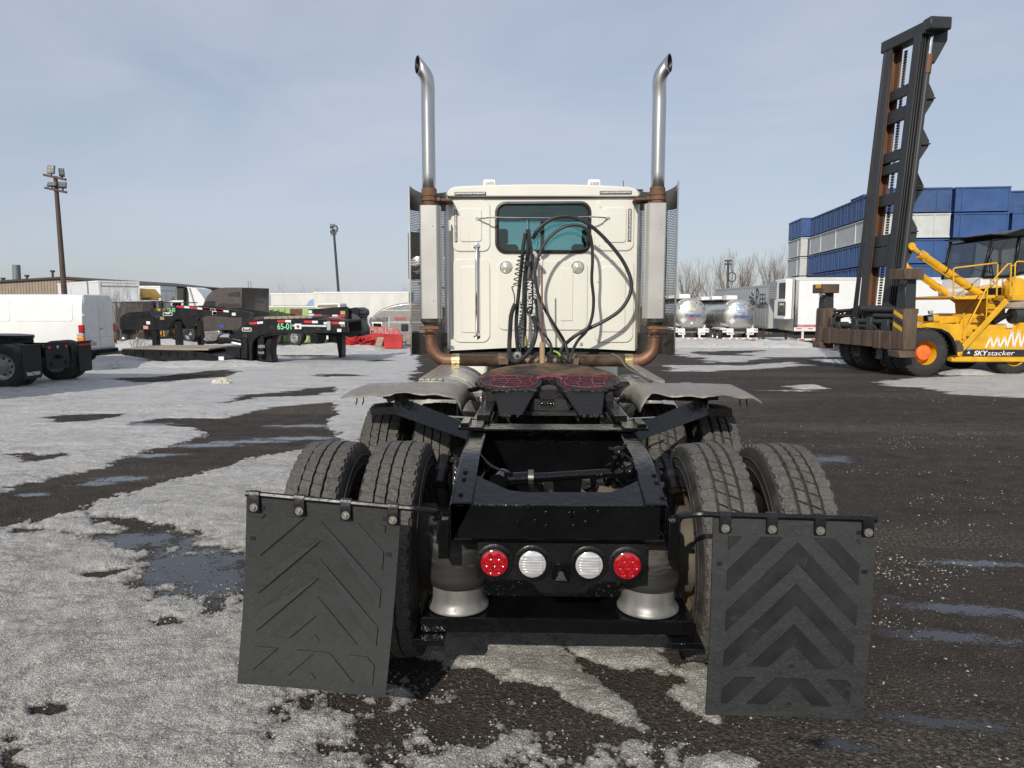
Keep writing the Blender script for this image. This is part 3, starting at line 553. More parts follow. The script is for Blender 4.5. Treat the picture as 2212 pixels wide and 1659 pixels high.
# air springs and the beam that carries them
build(MB().box(-.575,.575,2.86,3.10,.385,.397).box(-.575,.575,2.86,2.874,.33,.385).box(-.575,.575,3.086,3.10,.33,.385), 'suspension_beam', 'gloss_black', truck, .005)
for s in (-1, 1):
    build(MB().box(s*.47,s*.60,2.80,3.2,.300,.328), 'beam_foot', 'gloss_black', truck, .004)
    cx = -.425 if s < 0 else .40; cy = 2.985
    ab = build(MB().lathe([(0,.80),(.10,.80),(.125,.79),(.128,.76),(.124,.735),(.128,.71),(.130,.62),(.132,.55),(.131,.53),(.124,.512),(.112,.505)], (cx,cy,0), 'z', 40), 'air_spring', 'bag_rubber', truck)
    build(MB().lathe([(.112,.53),(.1145,.51),(.1145,.475),(.115,.45),(.119,.432),(.128,.420),(.133,.412),(.133,.405),(.125,.3985),(0,.398)], (cx,cy,0), 'z', 40), 'piston', 'piston_white', ab)
    build(MB().lathe([(.1285,.0),(.1315,.002),(.1315,.012),(.1285,.014)], (cx,cy,.725), 'z', 40), 'girdle_ring', 'bag_rubber', ab)
    build(MB().box(cx-.10,cx+.10,cy-.07,cy+.09,.80,.812), 'top_plate', 'gloss_black', ab)
# tail light plate
LY = 2.78
lp = [atY(x, y, LY) for x, y in ((1032,1172),(1396,1176),(1394,1258),(1300,1256),(1278,1262),(1262,1281),(1168,1280),(1152,1262),(1130,1253),(1030,1250))]
lb = build(MB().prism([(q.x, q.z) for q in lp], 'y', LY, LY+.005), 'light_plate', 'satin_black', truck)
build(MB().box(-.30,.30,LY+.01,LY+.035,.715,.785), 'plate_hanger', 'gloss_black', truck)
for x, y, mm, nm in ((513,1105,'lens_red','tail_lamp'),(793,1113,'lens_clear','reversing_lamp'),(1210,1120,'lens_clear','reversing_lamp'),(1490,1125,'lens_red','tail_lamp')):
    q = atY(*zf(x, y), LY); c = (q.x, LY, q.z)
    fl = build(MB().lathe([(.077,0),(.077,-.003),(.074,-.005),(.062,-.006),(.060,-.012),(.056,-.013),(.055,-.004)], c, 'y', 36), nm, 'satin_black', lb)
    ln = MB().lathe([(.0555,-.008),(.0545,-.013),(.048,-.0165),(.030,-.019),(.0001,-.020)], c, 'y', 36)
    if mm == 'lens_red':
        for k in range(7):
            a = 2*math.pi*k/6; r = 0 if k == 6 else .033
            ln.lathe([(.0135,-.015),(.012,-.021),(.009,-.0195),(.006,-.023),(.0001,-.0235)], (c[0]+r*math.cos(a), c[1], c[2]+r*math.sin(a)), 'y', 12)
    else:
        for k in range(7): ln.box(c[0]-.040, c[0]+.040, LY-.0215, LY-.017, c[2]-.036+.011*k, c[2]-.030+.011*k)
    build(ln, 'lens', mm, lb)
    for a in (90, 210, 330): again(bolt, truck, (c[0]+.067*math.cos(R_(a)+math.pi), LY-.004, c[2]+.067*math.sin(R_(a)+math.pi))).scale = (.42, .5, .42)
q = atY(*zf(1003,1170), LY)
pl = build(MB().box(q.x-.037,q.x+.037,LY-.008,LY,q.z-.034,q.z+.034).prism([(q.x-.033,q.z-.03),(q.x-.02,q.z-.012),(q.x-.008,q.z+.012),(q.x+.008,q.z+.012),(q.x+.02,q.z-.012),(q.x+.033,q.z-.03)], 'y', LY-.030, LY-.006), 'plate_lamp', 'gloss_black', lb, .003)
build(MB().prism([(q.x-.026,q.z-.029),(q.x-.013,q.z-.010),(q.x-.005,q.z+.010),(q.x+.005,q.z+.010),(q.x+.013,q.z-.010),(q.x+.026,q.z-.029)], 'y', LY-.033, LY-.029), 'lamp_hood', 'shield_dull', lb, .002)
text('Grote', .016, 'letter_black', lb, (q.x-.018, LY-.034, q.z-.028), depth=.001)
# ---- wheels
def tyre_mesh(gap, slant):
    mb = MB(); R, Rg = .520, .500
    mb.lathe([(.287,-.085),(.30,-.105),(.335,-.122),(.385,-.134),(.43,-.137),(.470,-.131),(.497,-.121),(Rg,-.113),(Rg,-.04),(Rg,.04),(Rg,.113),(.497,.121),(.470,.131),(.43,.137),(.385,.134),(.335,.122),(.30,.105),(.287,.085)], (0,0,0), 'x', 72)
    for r in (.40,.447):
        for s in (-1, 1): mb.lathe([(r-.006, s*.1355),(r-.003,s*.1395),(r+.003,s*.1395),(r+.006,s*.1355)], (0,0,0), 'x', 72)
    n = 52; wd = [.054,.044,.044,.054] if gap < .005 else [.052,.037,.037,.052]; g = .010 if gap < .005 else .0160; x = -.113; dth = 2*math.pi/n
    for row, w in enumerate(wd):
        xa, xb = x, x+w; x = xb+g; sh = row in (0, 3); xm = (xa+xb)/2
        gp_ = .0016 if sh else gap; ph = .37*row; bulge = .0035
        for k in range(n):
            t0 = (k+ph)*dth+gp_/R/2; t1 = (k+1+ph)*dth-gp_/R/2; s1, s2 = slant*dth, 0
            sgn = 1 if k % 2 else -1
            out = lambda e: .012*(.5 if k % 2 else 0)
            if sh:      # notched shoulder
                e = -1 if row == 0 else 1; xo = xa if e < 0 else xb; xi = xb if e < 0 else xa
                pts = [(t0, xi),(t0+(t1-t0)*.5, xi+e*(-1)*bulge),(t1, xi),(t1, xo-e*.004),(t0+(t1-t0)*.80, xo-e*.004),(t0+(t1-t0)*.78, xo+e*.004),(t0+(t1-t0)*.30, xo+e*.004),(t0+(t1-t0)*.28, xo-e*.004),(t0, xo-e*.004)]
            else:
                pts = [(t0-s1, xa),(t0-s1*.2, xm-.004),(t0+s1*.2, xm+.004),(t0+s1, xb),(t0+s1+(t1-t0)*.5, xb+bulge*.8),(t1+s1, xb),(t1+s1*.2, xm+.004),(t1-s1*.2, xm-.004),(t1-s1, xa),(t0-s1+(t1-t0)*.5, xa+bulge*.8)]
            m_ = len(pts); Rt = R-(.0035 if sh else 0)+random.uniform(-.0012,.0006)
            def P(t, xx, rr):
                return (xx, rr*math.cos(t), rr*math.sin(t))
            mb.add([P(t, xx, Rg-.002) for t, xx in pts]+[P(t, xx, Rt-(.004 if sh and abs(xx) > .105 else 0)) for t, xx in pts], [tuple(range(m_, 2*m_))]+[(i, (i+1) % m_, m_+(i+1) % m_, m_+i) for i in range(m_)])
    return mb
random.seed(2)
def two_mat(o, m2, test):        # second material on faces chosen by a test on the face centre
    o.data.materials.append(M[m2])
    for f in o.data.polygons:
        if test(f.center): f.material_index = 1
rad = lambda c: math.hypot(c.y, c.z)
tyres = {}
def rim_mb(deep):       # disc wheel, dish towards +x
    return MB().lathe([(.292,-.10),(.280,-.095),(.268,-.07),(.262,0),(.268,.07),(.280,.095),(.292,.10)], (0,0,0), 'x', 40).lathe([(.264,deep),(.24,deep-.004),(.20,deep-.03),(.165,deep-.045),(.145,deep-.05),(.145,deep+.02),(.10,deep+.06),(.0001,deep+.065)], (0,0,0), 'x', 40)
for s in (-1, 1):
    for y in (YR, YF):
        for inner in (0, 1):
            cx = s*(.745 if inner else 1.085)
            key = (s,)
            w = build(rim_mb(.07), 'wheel', 'rim_tan' if inner else 'rim_steel', truck, at=(cx, y, .52)) if ('rim', inner) not in tyres else again(tyres[('rim', inner)], truck, (cx, y, .52))
            tyres.setdefault(('rim', inner), w)
            face_out = (s > 0) != bool(inner)
            w.rotation_euler = (R_(37*len(tyres)+90*inner+11*s), 0, 0 if face_out else math.pi)
            if key not in tyres:
                t_ = tyre_mesh(.0035 if s < 0 else .0105, .10 if s < 0 else .14)
                me_o = build(t_, 'tyre', 'tread_rubber', w, smooth=28, at=(0,0,0)); me_o.location = (0,0,0)
                two_mat(me_o, 'side_rubber', lambda c: rad(c) < .503 and abs(c.x) > .1145 or abs(c.x) > .119 or rad(c) < .5005 and abs(c.x) < .113)
                tyres[key] = me_o
            else:
                o = tyres[key].copy(); COL.objects.link(o); o.parent = w; o.location = (0,0,0)
    for y in (YR, YF): build(MB().cyl((s*.56,y,.52),(s*.66,y,.52),.21,28), 'brake_drum', 'axle_dirt', truck, .006)
# front axle wheels, further ahead
for s in (-1, 1):
    w = again(tyres[('rim', 0)], truck, (s*1.03, 11.3, .52)); w.rotation_euler = (0, 0, 0 if s > 0 else math.pi)
    o = tyres[(s,)].copy(); COL.objects.link(o); o.parent = w; o.location = (0,0,0)
# ---- mud flaps
def clip_rect(P, x0, x1, y0, y1):
    for ax, lim, sg in ((0,x0,1),(0,x1,-1),(1,y0,1),(1,y1,-1)):
        out = []
        for i in range(len(P)):
            a, b = P[i-1], P[i]; ia, ib = sg*(a[ax]-lim) >= 0, sg*(b[ax]-lim) >= 0
            if ia != ib:
                t = (lim-a[ax])/(b[ax]-a[ax]); out.append((a[0]+(b[0]-a[0])*t, a[1]+(b[1]-a[1])*t))
            if ib: out.append(b)
        P = out
        if not P: return []
    return P
steel_bolt = MB().lathe([(.0001,-.011),(.0075,-.011),(.0085,-.0095),(.0085,-.004)], (0,0,0), 'y', 6).lathe([(.0085,-.004),(.0155,-.004),(.0165,-.002),(.0165,0)], (0,0,0), 'y', 18)
sb_me = None
def mud_flap(s, TL, TR, BL, BR, Yt, Yb, cr, off):
    global sb_me
    def P(u, v, d):
        a = Vector((TL[0]+(TR[0]-TL[0])*u, 0, TL[1]+(TR[1]-TL[1])*u)); b = Vector((BL[0]+(BR[0]-BL[0])*u, 0, BL[1]+(BR[1]-BL[1])*u)); q = a.lerp(b, v)
        bow = .020*math.sin(math.pi*min(1, v*1.05))*(1 if s < 0 else -.7)+.007*math.sin(math.pi*u)
        return Vector((q.x, Yt+(Yb-Yt)*v-d+bow, q.z))
    nu, nv = 12, 14; mb = MB()
    for d in (0, -.011):
        mb.add([P(i/nu, j/nv, d) for j in range(nv+1) for i in range(nu+1)], [(j*(nu+1)+i, j*(nu+1)+i+1, (j+1)*(nu+1)+i+1, (j+1)*(nu+1)+i) for j in range(nv) for i in range(nu)])
    ring = [i for i in range(nu)]+[j*(nu+1)+nu for j in range(nv)]+[nv*(nu+1)+i for i in range(nu, 0, -1)]+[j*(nu+1) for j in range(nv, 0, -1)]
    k0 = (nu+1)*(nv+1); mb.f += [(ring[i], ring[(i+1) % len(ring)], k0+ring[(i+1) % len(ring)], k0+ring[i]) for i in range(len(ring))]
    fl = build(mb, 'mud_flap', 'flap_rubber', truck)
    ap = .51+.02*s; dv = .203; bw = .10; sl = .80
    for (u0, u1, v0, v1) in ((.095,.905,.085,.735), (.095,.905,.795,.935)):
        for k in range(-4, 6):
            v_ = off+dv*k
            for sg in (-1, 1):
                cm = MB()
                arm = [(ap, v_),(ap+sg*.7, v_+.7*sl),(ap+sg*.7, v_+.7*sl+bw),(ap, v_+bw)]
                c_ = clip_rect(arm if sg > 0 else arm[::-1], u0, u1, v0, v1)
                if len(c_) < 3: continue
                # subdivide along the arm so that it follows the bow
                n_ = len(c_); cm.add([P(a, b, .0065) for a, b in c_]+[P(a, b, -.002) for a, b in c_], [tuple(range(n_))]+[(i, (i+1) % n_, n_+(i+1) % n_, n_+i) for i in range(n_)])
                build(cm, 'chevron', 'flap_rubber' if s < 0 else 'flap_chevron', fl, smooth=0)
    # hanger rod with clamps and bolts
    r0 = P(0 if s < 0 else 1, 0, 0)+Vector((0, .006, .012)); r1 = P(1 if s < 0 else 0, 0, 0)+Vector((0, .006, .012)); ex = Vector((s*.475, Yt+.13, .86))
    rod = [r0+(r0-r1).normalized()*.004, r0.lerp(r1, .5), r1, r1+(r1-r0).normalized()*.06, (r1+Vector((-s*.13, .02, -.01))).lerp(ex, .3), ex+Vector((s*.035, 0, .03)), ex, ex+Vector((0, .0, -.10))]
    hr = MB(); path = [Vector(rod[0]), Vector(rod[1]), Vector(rod[2])]+arc_path(rod[2:], 5)[1:]
    hr.tube(path, .0115, 8); hang = build(hr, 'flap_hanger', 'satin_black', truck)
    build(MB().box(s*.434, s*.478, Yt+.11, Yt+.16, .70, .86), 'hanger_bracket', 'gloss_black', truck, .004)
    for u in cr:
        q = P(u, 0, 0); t = (P(1, 0, 0)-P(0, 0, 0)).normalized()
        cb = MB().loft([[q+t*a+Vector((0, y, z)) for y, z in ((.016,-.050),(-.0145,-.052),(-.0145,.012),(-.008,.026),(.010,.027),(.018,.015))] for a in (-.021, .021)])
        cl_ = build(cb, 'clamp', 'satin_black', hang, .002)
        c = q+Vector((0,-.0148,-.034))
        if sb_me is None: sb = build(steel_bolt, 'bolt', 'bolt_zinc', hang, at=c); sb_me = sb.data
        else: link('bolt', sb_me, None, hang, c)
    for u, v in ((.10,.05),(.90,.05),(.045,.22),(.94,.24)):
        q = P(u, v, .002); build(MB().box(q.x-.010,q.x+.010,q.y-.0012,q.y+.004,q.z-.007,q.z+.007), 'slot', 'seal_black', fl, smooth=0)
    return fl
mud_flap(-1, (-1.196,.978), (-.602,.928), (-1.255,.236), (-.672,.186), 2.62, 2.60, (.055,.345,.645,.95), .098)
mud_flap(1, (.578,.911), (1.182,.899), (.568,.138), (1.163,.130), 2.62, 2.60, (.07,.36,.655,.945), .108)
# ---- fenders over the front drive tyres
def fender(s):
    prof = [(4.18,1.178),(4.24,1.190),(4.45,1.203),(4.70,1.196),(4.95,1.168),(5.2,1.12),(5.42,1.05),(5.55,.97)]
    nx = 22; mb = MB(); sheet_ = []
    xi, xo = .60, 1.255
    for j, (y, z) in enumerate(prof):
        row = []
        for i in range(nx+1):
            f = i/nx; x = xi+(xo-xi)*f
            rip = (.007*math.sin(f*21+s)+.007*math.sin(f*9.0+2*s))*(1 if j == 0 else .45 if j == 1 else .1)
            droop = -.022*f**3*(1 if j < 3 else .4) if s > 0 else -.008*f**2
            if i >= nx-1: rip += -.012*(i-nx+2)
            if abs(f*4-round(f*4)) < .03 and 0 < f < 1: rip += .006
            row.append((s*x, y+(.02*math.sin(f*7+s) if j == 0 else 0), z+rip+droop))
        # rolled inner side
        side = [(s*(xi-.035), y, z-.022),(s*(xi-.062), y+.0, z-.07),(s*(xi-.070), y, z-.10 if j < 1 else z-.12)]
        sheet_.append(side[::-1]+row)
    mb.loft(sheet_, False, False)
    o = build(mb, 'fender', 'fender_alu', truck, smooth=50); so = o.modifiers.new('thick', 'SOLIDIFY'); so.thickness = .004
    build(MB().box(s*.555,s*.567,4.25,4.27,.93,1.13).box(s*.555,s*1.05,4.42,4.46,1.12,1.155), 'fender_bracket', 'satin_black', o, .002)
    # flat strut from the frame up to the fender
    A = Vector((s*.445, 3.74, 1.03)); B = Vector((s*.95, 4.26, 1.115)); t = (B-A).normalized(); up = Vector((0, .35, 1)); up = (up-t*up.dot(t)).normalized()
    st_ = MB().loft([[A+up*.042, A-up*.042, A-up*.042+Vector((0,.012,0)), A+up*.042+Vector((0,.012,0))], [B+up*.05, B-up*.062, B-up*.062+Vector((0,.012,0)), B+up*.05+Vector((0,.012,0))]])
    build(st_, 'fender_strut', 'gloss_black', truck, .002)
    build(MB().bar(B+Vector((-s*.06,.03,-.045)), B+Vector((s*.14,.05,-.05)), .10, .05), 'strut_pad', 'satin_black', truck, .004)
    build(MB().cyl((s*.44,3.95,1.075),(s*.62,4.1,1.06),.006,6), 'support_rod', 'aluminium', truck)
    for xx in (1.13, 1.17): build(MB().tube([(s*xx,4.24,1.15),(s*(xx+.004),4.25,1.125),(s*(xx+.012),4.25,1.105)], .004, 5), 'wire', 'satin_black', o)
fender(-1); fender(1)
# ---- fifth wheel
TA = math.atan2(.125, .86); FC = Vector((0, 4.68, 1.222))
def FW(x, y, z=0.0): return FC+Vector((x, y*math.cos(TA)-z*math.sin(TA), y*math.sin(TA)+z*math.cos(TA)))
out = []
for k in range(33):
    a = R_(-14+208*k/32); out.append((.470*math.cos(a), .02+.46*math.sin(a)))
left_in = [(-.455,-.12),(-.36,-.26),(-.10,-.30),(-.055,-.16),(-.045,-.02),(0,.02),(.045,-.02),(.055,-.16),(.10,-.30),(.36,-.26),(.455,-.12)]
poly = out+left_in
n_ = len(poly); mb = MB().add([FW(x, y, 0) for x, y in poly]+[FW(x, y, -.045) for x, y in poly], [tuple(range(n_)), tuple(range(2*n_-1, n_-1, -1))]+[(i, n_+i, n_+(i+1) % n_, (i+1) % n_) for i in range(n_)])
fw = build(mb, 'fifth_wheel', 'plate_brown', truck, .006)
fw.data.materials.append(M['grease_dark'])
for f in fw.data.polygons:
    if abs(f.normal.z) < .75: f.material_index = 1
for s in (-1, 1):       # ramps hang from the rear edge
    a0, a1, b0, b1 = FW(s*.345,-.262,.002), FW(s*.085,-.30,.002), Vector((s*.305,4.12,1.072)), Vector((s*.165,4.12,1.066))
    th = Vector((0,.05,-.015)); rp = [a0, a1, b1, b0]
    build(MB().add(rp+[q+th for q in rp], [(0,1,2,3),(7,6,5,4),(0,4,5,1),(1,5,6,2),(2,6,7,3),(3,7,4,0)]), 'ramp', 'grease_dark', fw, .006)
    build(MB().box(s*.33,s*.40,4.42,4.95,1.03,1.17).prism([(4.30,1.01),(5.0,1.01),(4.95,1.10),(4.35,1.10)], 'x', s*.34, s*.43), 'bracket', 'grease_dark', fw, .006)
    rk = MB().box(s*.345,s*.43,3.81,5.35,1.062,1.092)
    rack = build(rk, 'slide_rail', 'gloss_black', truck, .003); tm = MB()
    for k in range(16): tm.box(s*.340,s*.41,3.84+.043*k,3.863+.043*k,1.09,1.110)
    build(tm, 'rack_teeth', 'gloss_black', rack, .003, kind='stuff')
build(MB().prism([(-.09,1.0),(.09,1.0),(.16,1.07),(.10,1.16),(-.10,1.16),(-.16,1.07)], 'y', 4.50, 4.62), 'lock_jaw', 'grease_dark', fw, .008)
build(MB().prism([(-.13,1.055),(.13,1.055),(.10,1.13),(-.10,1.13)], 'y', 4.36, 4.375).box(-.22,.22,4.32,4.40,1.03,1.056), 'throat_plate', 'dark_under', fw, .004)
spr = MB()
for k in range(5): spr.tube([( -.05+.018*k+.007*math.cos(t*.9), 4.352+.005*math.sin(t*.9), 1.08+.0045*t) for t in range(14)], .003, 4)
build(spr, 'spring', 'gloss_black', fw, kind='stuff')
build(MB().ball((-.19,4.62,.98),.11,14,8).ball((.10,4.60,.98),.10,14,8).box(-.33,.33,4.55,4.75,.90,.99), 'base_casting', 'dark_under', fw)
gb = MB(); random.seed(11)
for s in (-1, 1):       # dark smear bed and worms of red grease
    bed = [(s*x, y) for x, y in ((.050,-.16),(.044,-.02),(.02,.02),(.0,.075),(.22,.10),(.40,.085),(.462,0),(.456,-.118),(.36,-.258),(.10,-.298))]
    bn = len(bed); build(MB().add([FW(x, y, .0045) for x, y in bed]+[FW(x, y, -.001) for x, y in bed], [tuple(range(bn))]+[(i, (i+1) % bn, bn+(i+1) % bn, bn+i) for i in range(bn)]), 'grease_smear', 'grease_dark', fw)
    for row in range(5):
        y0 = .05-.062*row; pts = [FW(s*(.085+(.40-.085-.012*row)*k/9)+random.uniform(-.004,.004), y0+random.uniform(-.010,.010)+.012*math.sin(k*.8+row), .006) for k in range(10)]
        gb.tube(arc_path(pts, 4), [random.uniform(.0020,.0040) for _ in range(37)], 6)
    for k in range(4):
        x0 = .11+.085*k; pts = [FW(s*(x0+random.uniform(-.02,.02)), .05-.06*j, .0065) for j in range(5)]; gb.tube(arc_path(pts, 4), [random.uniform(.003,.0055) for _ in range(17)], 6)
    ring = [FW(s*(.26+.185*math.cos(t)), -.085+.15*math.sin(t), .006) for t in np.linspace(0, 2*math.pi, 22)]; gb.tube(ring, [random.uniform(.003,.0055) for _ in ring], 6)
for k in range(30):
    a = R_(180*k/29); gb.ball(FW(.075*math.cos(a)+random.uniform(-.01,.01), -.02+.06*math.sin(a)+random.uniform(-.015,.015), .008), random.uniform(.008,.014), 6, 4)
build(gb, 'grease', 'grease_red', fw, kind='stuff')
lip = MB()
for k in range(70):
    s = -1 if k % 2 else 1; i = k/70; pnt = FW(s*(.09+.37*i), -.29+.17*max(0, i-.65)/.35*1.0+random.uniform(-.01,.01), random.uniform(-.012,.004)); lip.ball(pnt, random.uniform(.009,.02), 6, 4, (1.4,1,.8))
for k in range(22):
    s = -1 if k % 2 else 1; lip.ball(Vector((s*random.uniform(.165,.305), 4.115, 1.066+random.uniform(-.008,.006))), random.uniform(.008,.015), 6, 4)
build(lip, 'grease_edge', 'grease_dark', fw, kind='stuff')
build(MB().tube(arc_path([(-.47,4.8,1.15),(-.53,4.78,1.14),(-.56,4.84,1.12),(-.50,4.9,1.12),(-.46,4.86,1.14)], 5), .011, 6), 'release_handle', 'satin_black', fw)
# ---- side tanks and walkway
for s in (-1, 1):
    tk = build(MB().lathe([(.0001,5.75),(.18,5.76),(.25,5.78),(.285,5.82),(.29,5.84),(.29,7.05),(.27,7.1),(.0001,7.12)], (s*.83,0,.82 if s < 0 else .74), 'y', 40), 'fuel_tank', 'aluminium', truck)
    for y in (5.95, 6.75): build(MB().lathe([(.291,0),(.296,.003),(.296,.05),(.291,.053)], (s*.83,y,.82 if s < 0 else .74), 'y', 40), 'tank_strap', 'chrome', tk)
    build(MB().box(s*.50, s*.66, 5.46, 5.62, 1.00, 1.035).box(s*.50,s*.52,5.46,5.62,.86,1.0), 'tank_bracket', 'aluminium', truck, .004)
wk = MB()
for k in range(4): wk.box(-1.04+.05*k, -.995+.05*k, 5.75, 7.6, 1.098, 1.112)
wl_ = build(MB().box(-1.045,-.845,5.75,7.6,1.065,1.096), 'walkway', 'aluminium', truck, .003); build(wk, 'tread_strips', 'aluminium', wl_, .002)
build(MB().box(.835,.935,5.60,7.3,1.075,1.12), 'walkway', 'aluminium', truck, .003)
build(MB().box(.58,.76,5.50,5.53,.95,1.11), 'side_step', 'aluminium', truck, .006)
build(MB().box(.50,.62,5.3,5.6,1.02,1.14), 'battery_box', 'satin_black', truck, .01)
build(MB().tube(arc_path([(.66,6.9,1.24),(.70,6.6,1.22),(.71,6.2,1.17),(.80,5.8,1.13),(.86,5.3,1.12)], 5), .006, 6), 'air_line', 'piston_white', truck)
# ------------------------------------------------------------------ cab
YC = 7.40
def C1(x, y, Y=YC): return atY(*z1(x, y), Y)
def xz1(x, y, Y=YC):
    q = C1(x, y, Y); return (q.x, q.z)
wx0, wz1_ = xz1(735, 305); wx1, wz0 = xz1(1465, 697); wcx, wcz = (wx0+wx1)/2, (wz0+wz1_)/2
outer = [xz1(*p) for p in ((372,262),(385,1448),(560,1440),(800,1428),(1100,1420),(1400,1428),(1650,1441),(1808,1448),(1833,262))]
def ray_poly(ang, P):
    d = (math.cos(ang), math.sin(ang)); best = None
    for i in range(len(P)):
        a, b = P[i-1], P[i]; ex, ez = b[0]-a[0], b[1]-a[1]; det = d[0]*(-ez)+ex*d[1]
        if abs(det) < 1e-12: continue
        rx, rz = a[0]-wcx, a[1]-wcz; t = (rx*(-ez)+ex*rz)/det; u = (d[0]*rz-d[1]*rx)/det
        if t > 0 and -1e-9 <= u <= 1+1e-9 and (best is None or t < best): best = t
    return (wcx+d[0]*best, wcz+d[1]*best)
win = rrect(wx0+.012, wx1-.012, wz0+.012, wz1_-.012, .10, 6)
angs = sorted(set([round(math.atan2(z-wcz, x-wcx), 6) for x, z in outer+win]+[round(-math.pi+2*math.pi*k/64, 6) for k in range(64)]))
li = [ray_poly(a, win) for a in angs]; lo = [ray_poly(a, outer) for a in angs]
mb = MB().loft([[(x, YC, z) for x, z in lo], [(x, YC, z) for x, z in li], [(x, YC+.05, z) for x, z in li], [(x, YC+.05, z) for x, z in lo]], True, False)
cab = build(mb, 'cab_rear_wall', 'cab_white', truck)
def pad(x0, x1, y0, y1, r, th, name='stamped_panel'):
    a, b = xz1(x0, y0), xz1(x1, y1); o = build(MB().prism(rrect(a[0], b[0], b[1], a[1], r, 6), 'y', YC-th, YC+.002), name, 'cab_white', cab, .009, seg=3); return o
for a in ((400,695,290,685,.075),(400,695,742,1385,.085),(1500,1797,288,680,.075),(1497,1792,745,1385,.085),(752,1440,758,1290,.07)): pad(*a, .015)
for a in ((460,632,355,612,.035),(467,620,800,1310,.03),(1565,1740,348,618,.035),(1550,1730,800,1305,.03)): pad(*a, .025, 'stamped_recess')
pad(1240,1330,812,1220,.01,.022,'stamped_recess')
ringo = rrect(wx0-.045, wx1+.045, wz0-.045, wz1_+.045, .14, 6)
# window gasket and glass
gk = MB(); secs = []
for d_, y in ((0,.002),(-.004,-.016),(.018,-.020),(.032,-.010),(.034,.03)):
    secs.append([(x, YC+y, z) for x, z in rrect(wx0+d_, wx1-d_, wz0+d_, wz1_-d_, .105-d_, 6)])
gk.loft(secs, True, False); rw = build(gk, 'window_seal', 'seal_black', cab)
build(MB().prism(rrect(wx0+.02, wx1-.02, wz0+.02, wz1_-.02, .085, 6), 'y', YC+.012, YC+.017), 'rear_window', 'glass_teal', cab, smooth=0)
# outer shell: rounded rear corners, sides, roof, windscreen, bonnet
lx, rx = xz1(385,800)[0], xz1(1815,800)[0]
for s, xe in ((-1, xz1(378,800)[0]), (1, xz1(1822,800)[0])):
    col_ = MB(); prof = [(xe, YC+.001), (xe+s*.004, YC+.03), (xe+s*.012, YC+.05), (xe+s*.045, YC+.11), (xe+s*.075, YC+.20), (xe+s*.088, YC+.34)]
    col_.loft([[(x, y, z) for x, y in prof] for z in (1.255, 1.30, 2.70, 2.87)], False, False)
    build(col_, 'cab_corner', 'cab_white', truck)
    xs_ = xe+s*.088
    sw = build(MB().box(xs_-s*.05, xs_, YC+.34, 9.2, 1.15, 2.02).box(xs_-s*.05, xs_, YC+.34, 7.98, 2.02, 2.87).box(xs_-s*.05, xs_, 8.95, 9.2, 2.02, 2.87).box(xs_-s*.05, xs_, 7.98, 8.95, 2.62, 2.87), 'cab_side', 'cab_white', truck)
    build(MB().box(xs_-s*.03, xs_-s*.025, 7.98, 8.95, 2.02, 2.62), 'side_window', 'glass_smoke', sw, smooth=0)
    build(MB().box(xs_, xs_+s*.012, 7.95, 9.05, 1.20, 1.98), 'door', 'cab_white', sw, .008)
rf = [xz1(*p, 7.35) for p in ((364,262),(358,240),(372,214),(400,192),(440,182),(660,173),(900,168),(1100,166),(1300,168),(1540,174),(1760,186),(1805,198),(1832,218),(1842,242),(1838,264))]
mid_ = sum(p[0] for p in rf)/len(rf)
mb = MB().loft([[(x, 7.35, z) for x, z in rf], [(mid_+(x-mid_)*1.04, 7.6, z+.015) for x, z in rf], [(mid_+(x-mid_)*1.03, 8.9, z+.0) for x, z in rf], [(mid_+(x-mid_)*.97, 9.25, z-.03) for x, z in rf]])
roof = build(mb, 'cab_roof', 'cab_white', truck, .014, seg=3)
build(MB().box(-.98,.98,7.372,7.378,xz1(1100,266)[1]-.012,xz1(1100,262)[1]), 'roof_drip', 'seal_black', roof)
build(MB().box(-.99,1.03,YC+.06,9.2,1.18,1.22), 'cab_floor', 'dark_under', truck)
build(MB().box(-1.0,1.03,9.2,9.26,1.15,2.02).box(-1.0,-.93,9.2,9.26,2.02,2.88).box(.96,1.03,9.2,9.26,2.02,2.88).box(-.02,.03,9.2,9.26,2.02,2.88).box(-1.0,1.03,9.18,9.26,2.83,2.95), 'windscreen_frame', 'cab_white', truck)
for a, b in ((-.93,-.02),(.03,.96)): build(MB().box(a,b,9.225,9.23,2.02,2.83), 'windscreen', 'glass_clear', truck, smooth=0)
build(MB().box(-.98,1.01,YC+.06,9.1,2.872,2.885), 'headliner', 'seat', truck)
build(MB().box(-.97,1.0,8.9,9.19,1.7,2.0), 'dashboard', 'seat', truck, .03)
for x in (-.52, .55):
    st_ = build(MB().box(x-.26,x+.26,7.9,8.4,1.55,1.72).prism([(7.72,1.7),(7.86,1.7),(7.80,2.36),(7.72,2.36)], 'x', x-.25, x+.25), 'seat', 'seat', truck, .03)
    build(MB().box(x-.14,x+.14,7.70,7.78,2.36,2.52), 'headrest', 'seat', st_, .02)
build(MB().lathe([(.20,0),(.215,.012),(.20,.024),(.188,.012)], (-.52,8.62,1.98), 'z', 28), 'steering_wheel', 'seat', truck)
hd = [[(-.62,9.26,1.1),(.65,9.26,1.1),(.65,9.26,1.8),(.5,9.26,1.96),(-.47,9.26,1.96),(-.62,9.26,1.8)], [(-.52,11.6,1.0),(.55,11.6,1.0),(.55,11.6,1.6),(.42,11.6,1.74),(-.39,11.6,1.74),(-.52,11.6,1.6)], [(-.5,11.8,1.0),(.53,11.8,1.0),(.53,11.8,1.55),(.42,11.8,1.66),(-.39,11.8,1.66),(-.5,11.8,1.55)]]
build(MB().loft(hd), 'bonnet', 'cab_white', truck, .03, seg=3)
